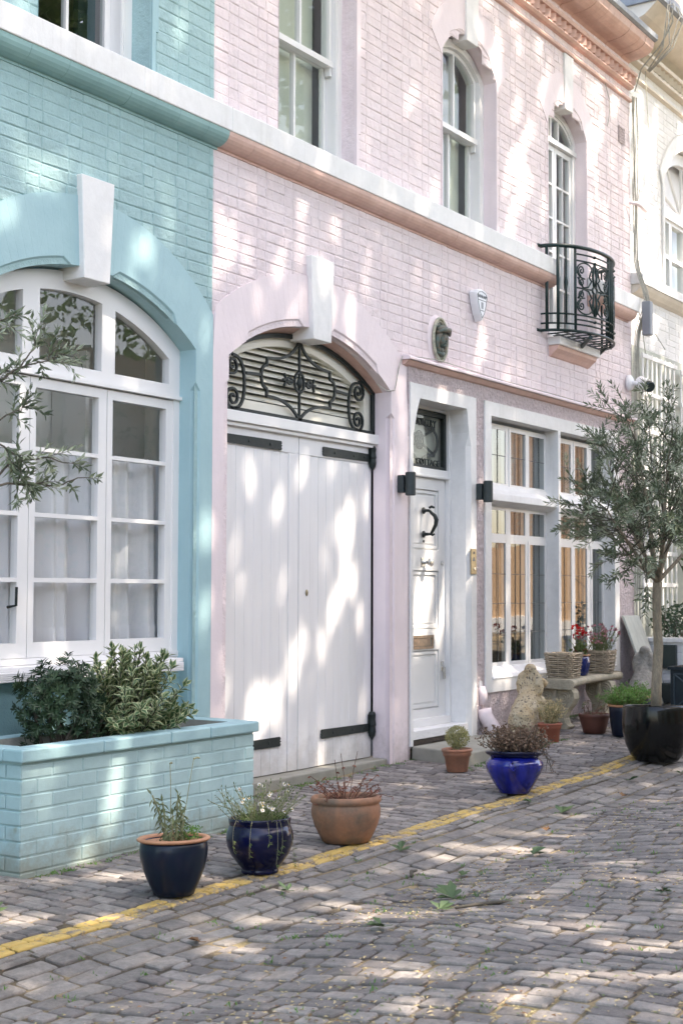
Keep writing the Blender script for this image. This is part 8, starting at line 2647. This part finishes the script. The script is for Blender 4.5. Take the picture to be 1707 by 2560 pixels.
gap(6.047,-2.332,-0.171,0.060,0.090,0.60)
gap(6.056,-2.356,-0.171,0.060,0.090,0.60)
gap(8.993,-2.050,-0.121,0.060,0.090,0.90)
gap(9.000,-2.071,-0.121,0.068,0.090,0.90)
gap(9.007,-2.092,-0.121,0.085,0.090,0.90)
gap(9.015,-2.114,-0.121,0.095,0.090,0.90)
gap(9.022,-2.135,-0.121,0.101,0.090,0.90)
gap(9.029,-2.156,-0.121,0.103,0.090,0.90)
gap(9.036,-2.177,-0.121,0.101,0.090,0.90)
gap(9.043,-2.198,-0.121,0.095,0.090,0.90)
gap(9.051,-2.220,-0.121,0.085,0.090,0.90)
gap(9.058,-2.241,-0.121,0.068,0.090,0.90)
gap(9.065,-2.262,-0.121,0.060,0.090,0.90)
gap(9.552,-0.741,-0.070,0.060,0.090,0.60)
gap(9.567,-0.769,-0.070,0.065,0.090,0.60)
gap(9.583,-0.797,-0.070,0.081,0.090,0.60)
gap(9.598,-0.826,-0.070,0.090,0.090,0.60)
gap(9.614,-0.854,-0.070,0.095,0.090,0.60)
gap(9.629,-0.882,-0.070,0.096,0.090,0.60)
gap(9.644,-0.910,-0.070,0.095,0.090,0.60)
gap(9.660,-0.938,-0.070,0.090,0.090,0.60)
gap(9.675,-0.967,-0.070,0.081,0.090,0.60)
gap(9.691,-0.995,-0.070,0.065,0.090,0.60)
gap(9.706,-1.023,-0.070,0.060,0.090,0.60)
gap(8.260,0.059,-0.090,0.060,0.090,0.50)
gap(8.278,0.034,-0.090,0.079,0.090,0.50)
gap(8.296,0.010,-0.090,0.099,0.090,0.50)
gap(8.314,-0.015,-0.090,0.111,0.090,0.50)
gap(8.332,-0.039,-0.090,0.118,0.090,0.50)
gap(8.350,-0.064,-0.090,0.120,0.090,0.50)
gap(8.368,-0.089,-0.090,0.118,0.090,0.50)
gap(8.386,-0.113,-0.090,0.111,0.090,0.50)
gap(8.404,-0.138,-0.090,0.099,0.090,0.50)
gap(8.422,-0.162,-0.090,0.079,0.090,0.50)
gap(8.440,-0.187,-0.090,0.060,0.090,0.50)
gap(8.584,-0.732,-0.095,0.060,0.090,0.40)
gap(8.604,-0.762,-0.095,0.075,0.090,0.40)
gap(8.625,-0.792,-0.095,0.094,0.090,0.40)
gap(8.645,-0.821,-0.095,0.106,0.090,0.40)
gap(8.666,-0.851,-0.095,0.112,0.090,0.40)
gap(8.686,-0.881,-0.095,0.114,0.090,0.40)
gap(8.706,-0.911,-0.095,0.112,0.090,0.40)
gap(8.727,-0.941,-0.095,0.106,0.090,0.40)
gap(8.747,-0.970,-0.095,0.094,0.090,0.40)
gap(8.768,-1.000,-0.095,0.075,0.090,0.40)
gap(8.788,-1.030,-0.095,0.060,0.090,0.40)
gap(6.105,-1.226,-0.145,0.060,0.090,0.50)
gap(6.116,-1.241,-0.145,0.060,0.090,0.50)
gap(6.127,-1.255,-0.145,0.064,0.090,0.50)
gap(6.138,-1.270,-0.145,0.071,0.090,0.50)
gap(6.149,-1.284,-0.145,0.075,0.090,0.50)
gap(6.160,-1.299,-0.145,0.076,0.090,0.50)
gap(6.171,-1.314,-0.145,0.075,0.090,0.50)
gap(6.182,-1.328,-0.145,0.071,0.090,0.50)
gap(6.193,-1.343,-0.145,0.064,0.090,0.50)
gap(6.204,-1.357,-0.145,0.060,0.090,0.50)
gap(6.215,-1.372,-0.145,0.060,0.090,0.50)
gap(3.711,-1.859,-0.193,0.060,0.090,0.30)
gap(3.724,-1.880,-0.193,0.060,0.090,0.30)
gap(3.737,-1.901,-0.193,0.060,0.090,0.30)
gap(3.750,-1.923,-0.193,0.060,0.090,0.30)
gap(3.763,-1.944,-0.193,0.060,0.090,0.30)
gap(3.776,-1.965,-0.193,0.060,0.090,0.30)
gap(3.789,-1.986,-0.193,0.060,0.090,0.30)
gap(3.802,-2.007,-0.193,0.060,0.090,0.30)
gap(3.815,-2.029,-0.193,0.060,0.090,0.30)
gap(3.828,-2.050,-0.193,0.060,0.090,0.30)
gap(3.841,-2.071,-0.193,0.060,0.090,0.30)
gap(4.071,-2.245,-0.177,0.060,0.090,0.30)
gap(4.081,-2.272,-0.177,0.060,0.090,0.30)
gap(4.091,-2.300,-0.177,0.060,0.090,0.30)
gap(4.101,-2.327,-0.177,0.060,0.090,0.30)
gap(4.111,-2.355,-0.177,0.061,0.090,0.30)
gap(4.121,-2.382,-0.177,0.062,0.090,0.30)
gap(4.131,-2.409,-0.177,0.061,0.090,0.30)
gap(4.141,-2.437,-0.177,0.060,0.090,0.30)
gap(4.151,-2.464,-0.177,0.060,0.090,0.30)
gap(4.161,-2.492,-0.177,0.060,0.090,0.30)
gap(4.171,-2.519,-0.177,0.060,0.090,0.30)

def h2(i,j,s=0):
    n = (i*374761393+j*668265263+s*1442695041) & 0xffffffff; n = ((n^(n>>13))*1274126177) & 0xffffffff
    return ((n^(n>>16)) & 0xffff)/65535.0
def vnoise(u,v,s=0):
    i,j = math.floor(u),math.floor(v); f,g_ = u-i,v-j; f = f*f*(3-2*f); g_ = g_*g_*(3-2*g_)
    return (h2(i,j,s)*(1-f)+h2(i+1,j,s)*f)*(1-g_)+(h2(i,j+1,s)*(1-f)+h2(i+1,j+1,s)*f)*g_
def openness(u,v,wx,wz,wy):
    o = 0
    for gu,gv,ru,rv,k in GAPS:
        d = ((u-gu)/ru)**2+((v-gv)/rv)**2
        if d < 1.6: o = max(o, k*max(0,min(1,(1.6-d)/.8)))
    n_ = .65*vnoise(u/.36,v/.30,1)+.35*vnoise(u/.15,v/.13,2)
    thr = .86
    if wy > -.5 and wx > 10.5 and wz > 4.2: thr = .66
    if wy > -.5 and wx > 14.2: thr = .42
    if wy < -1.8: thr = .80
    if n_ > thr: o = max(o, min(1,(n_-thr)/.05)*.9)
    return o
TREES = [(2.5,-14.5),(9.5,-15.5),(17,-15)]
blobs = [MB() for _ in TREES]
NL = NLEAF
A_wall = 19*8.6*.54; A_road = 19*6.5*.84
for k in range(NL):
    if R_.random() < A_wall/(A_wall+A_road): P = Vector((rnd(1.5,21),0,rnd(-.4,8.4)))
    else: P = Vector((rnd(1.0,20),rnd(-6.8,0),0))
    u,v = uv(P)
    if R_.random() < openness(u,v,P.x,P.z,P.y): continue
    tt = rnd(11.5,16.5); Q = P+SD*tt
    Q += Vector((0,0,0))
    j = min(range(3), key=lambda i: abs(Q.x-TREES[i][0]))
    d = Vector((rnd(-1,1),rnd(-1,1),rnd(-.6,.5)))
    s_ = rnd(.13,.20); 
    nrm = SD+Vector((rnd(-.8,.8),rnd(-.8,.8),rnd(-.5,.5)))
    b = blobs[j]; d = (d-nrm*(d.dot(nrm)/nrm.length_squared)).normalized(); a = d.cross(nrm).normalized()
    b.add([Q-d*s_*.5, Q-d*s_*.1+a*s_*.5, Q+d*s_*.55, Q-d*s_*.1-a*s_*.5], [(0,1,2,3)])
for (tx,ty),b,nm in zip(TREES,blobs,('tall plane tree left of the camera across the mews','tall plane tree in the middle across the mews','tall plane tree right of the camera across the mews')):
    t = thing('plane_tree', nm, 'tree', (tx,ty,-.4))
    tk = MB(); tk.tube([(tx,ty,-.5),(tx+.1,ty,3),(tx-.1,ty+.3,6),(tx,ty+1.5,9)], [.45,.38,.32,.25], 12)
    for i in range(9):
        a = rnd(-1,1); e = Vector((tx+a*4,-9+rnd(-2.5,2.5),rnd(11.5,15.5))); m_ = Vector((tx+a*1.4,ty+2,10))
        tk.tube([(tx,ty+.6,7),m_,m_.lerp(e,.6)+Vector((0,0,.3)),e], [.16,.09,.05,.02], 6)
    tk.build('trunk', M['bark'], t, smooth=True); b.build('crown', M['plane_leaf'], t)
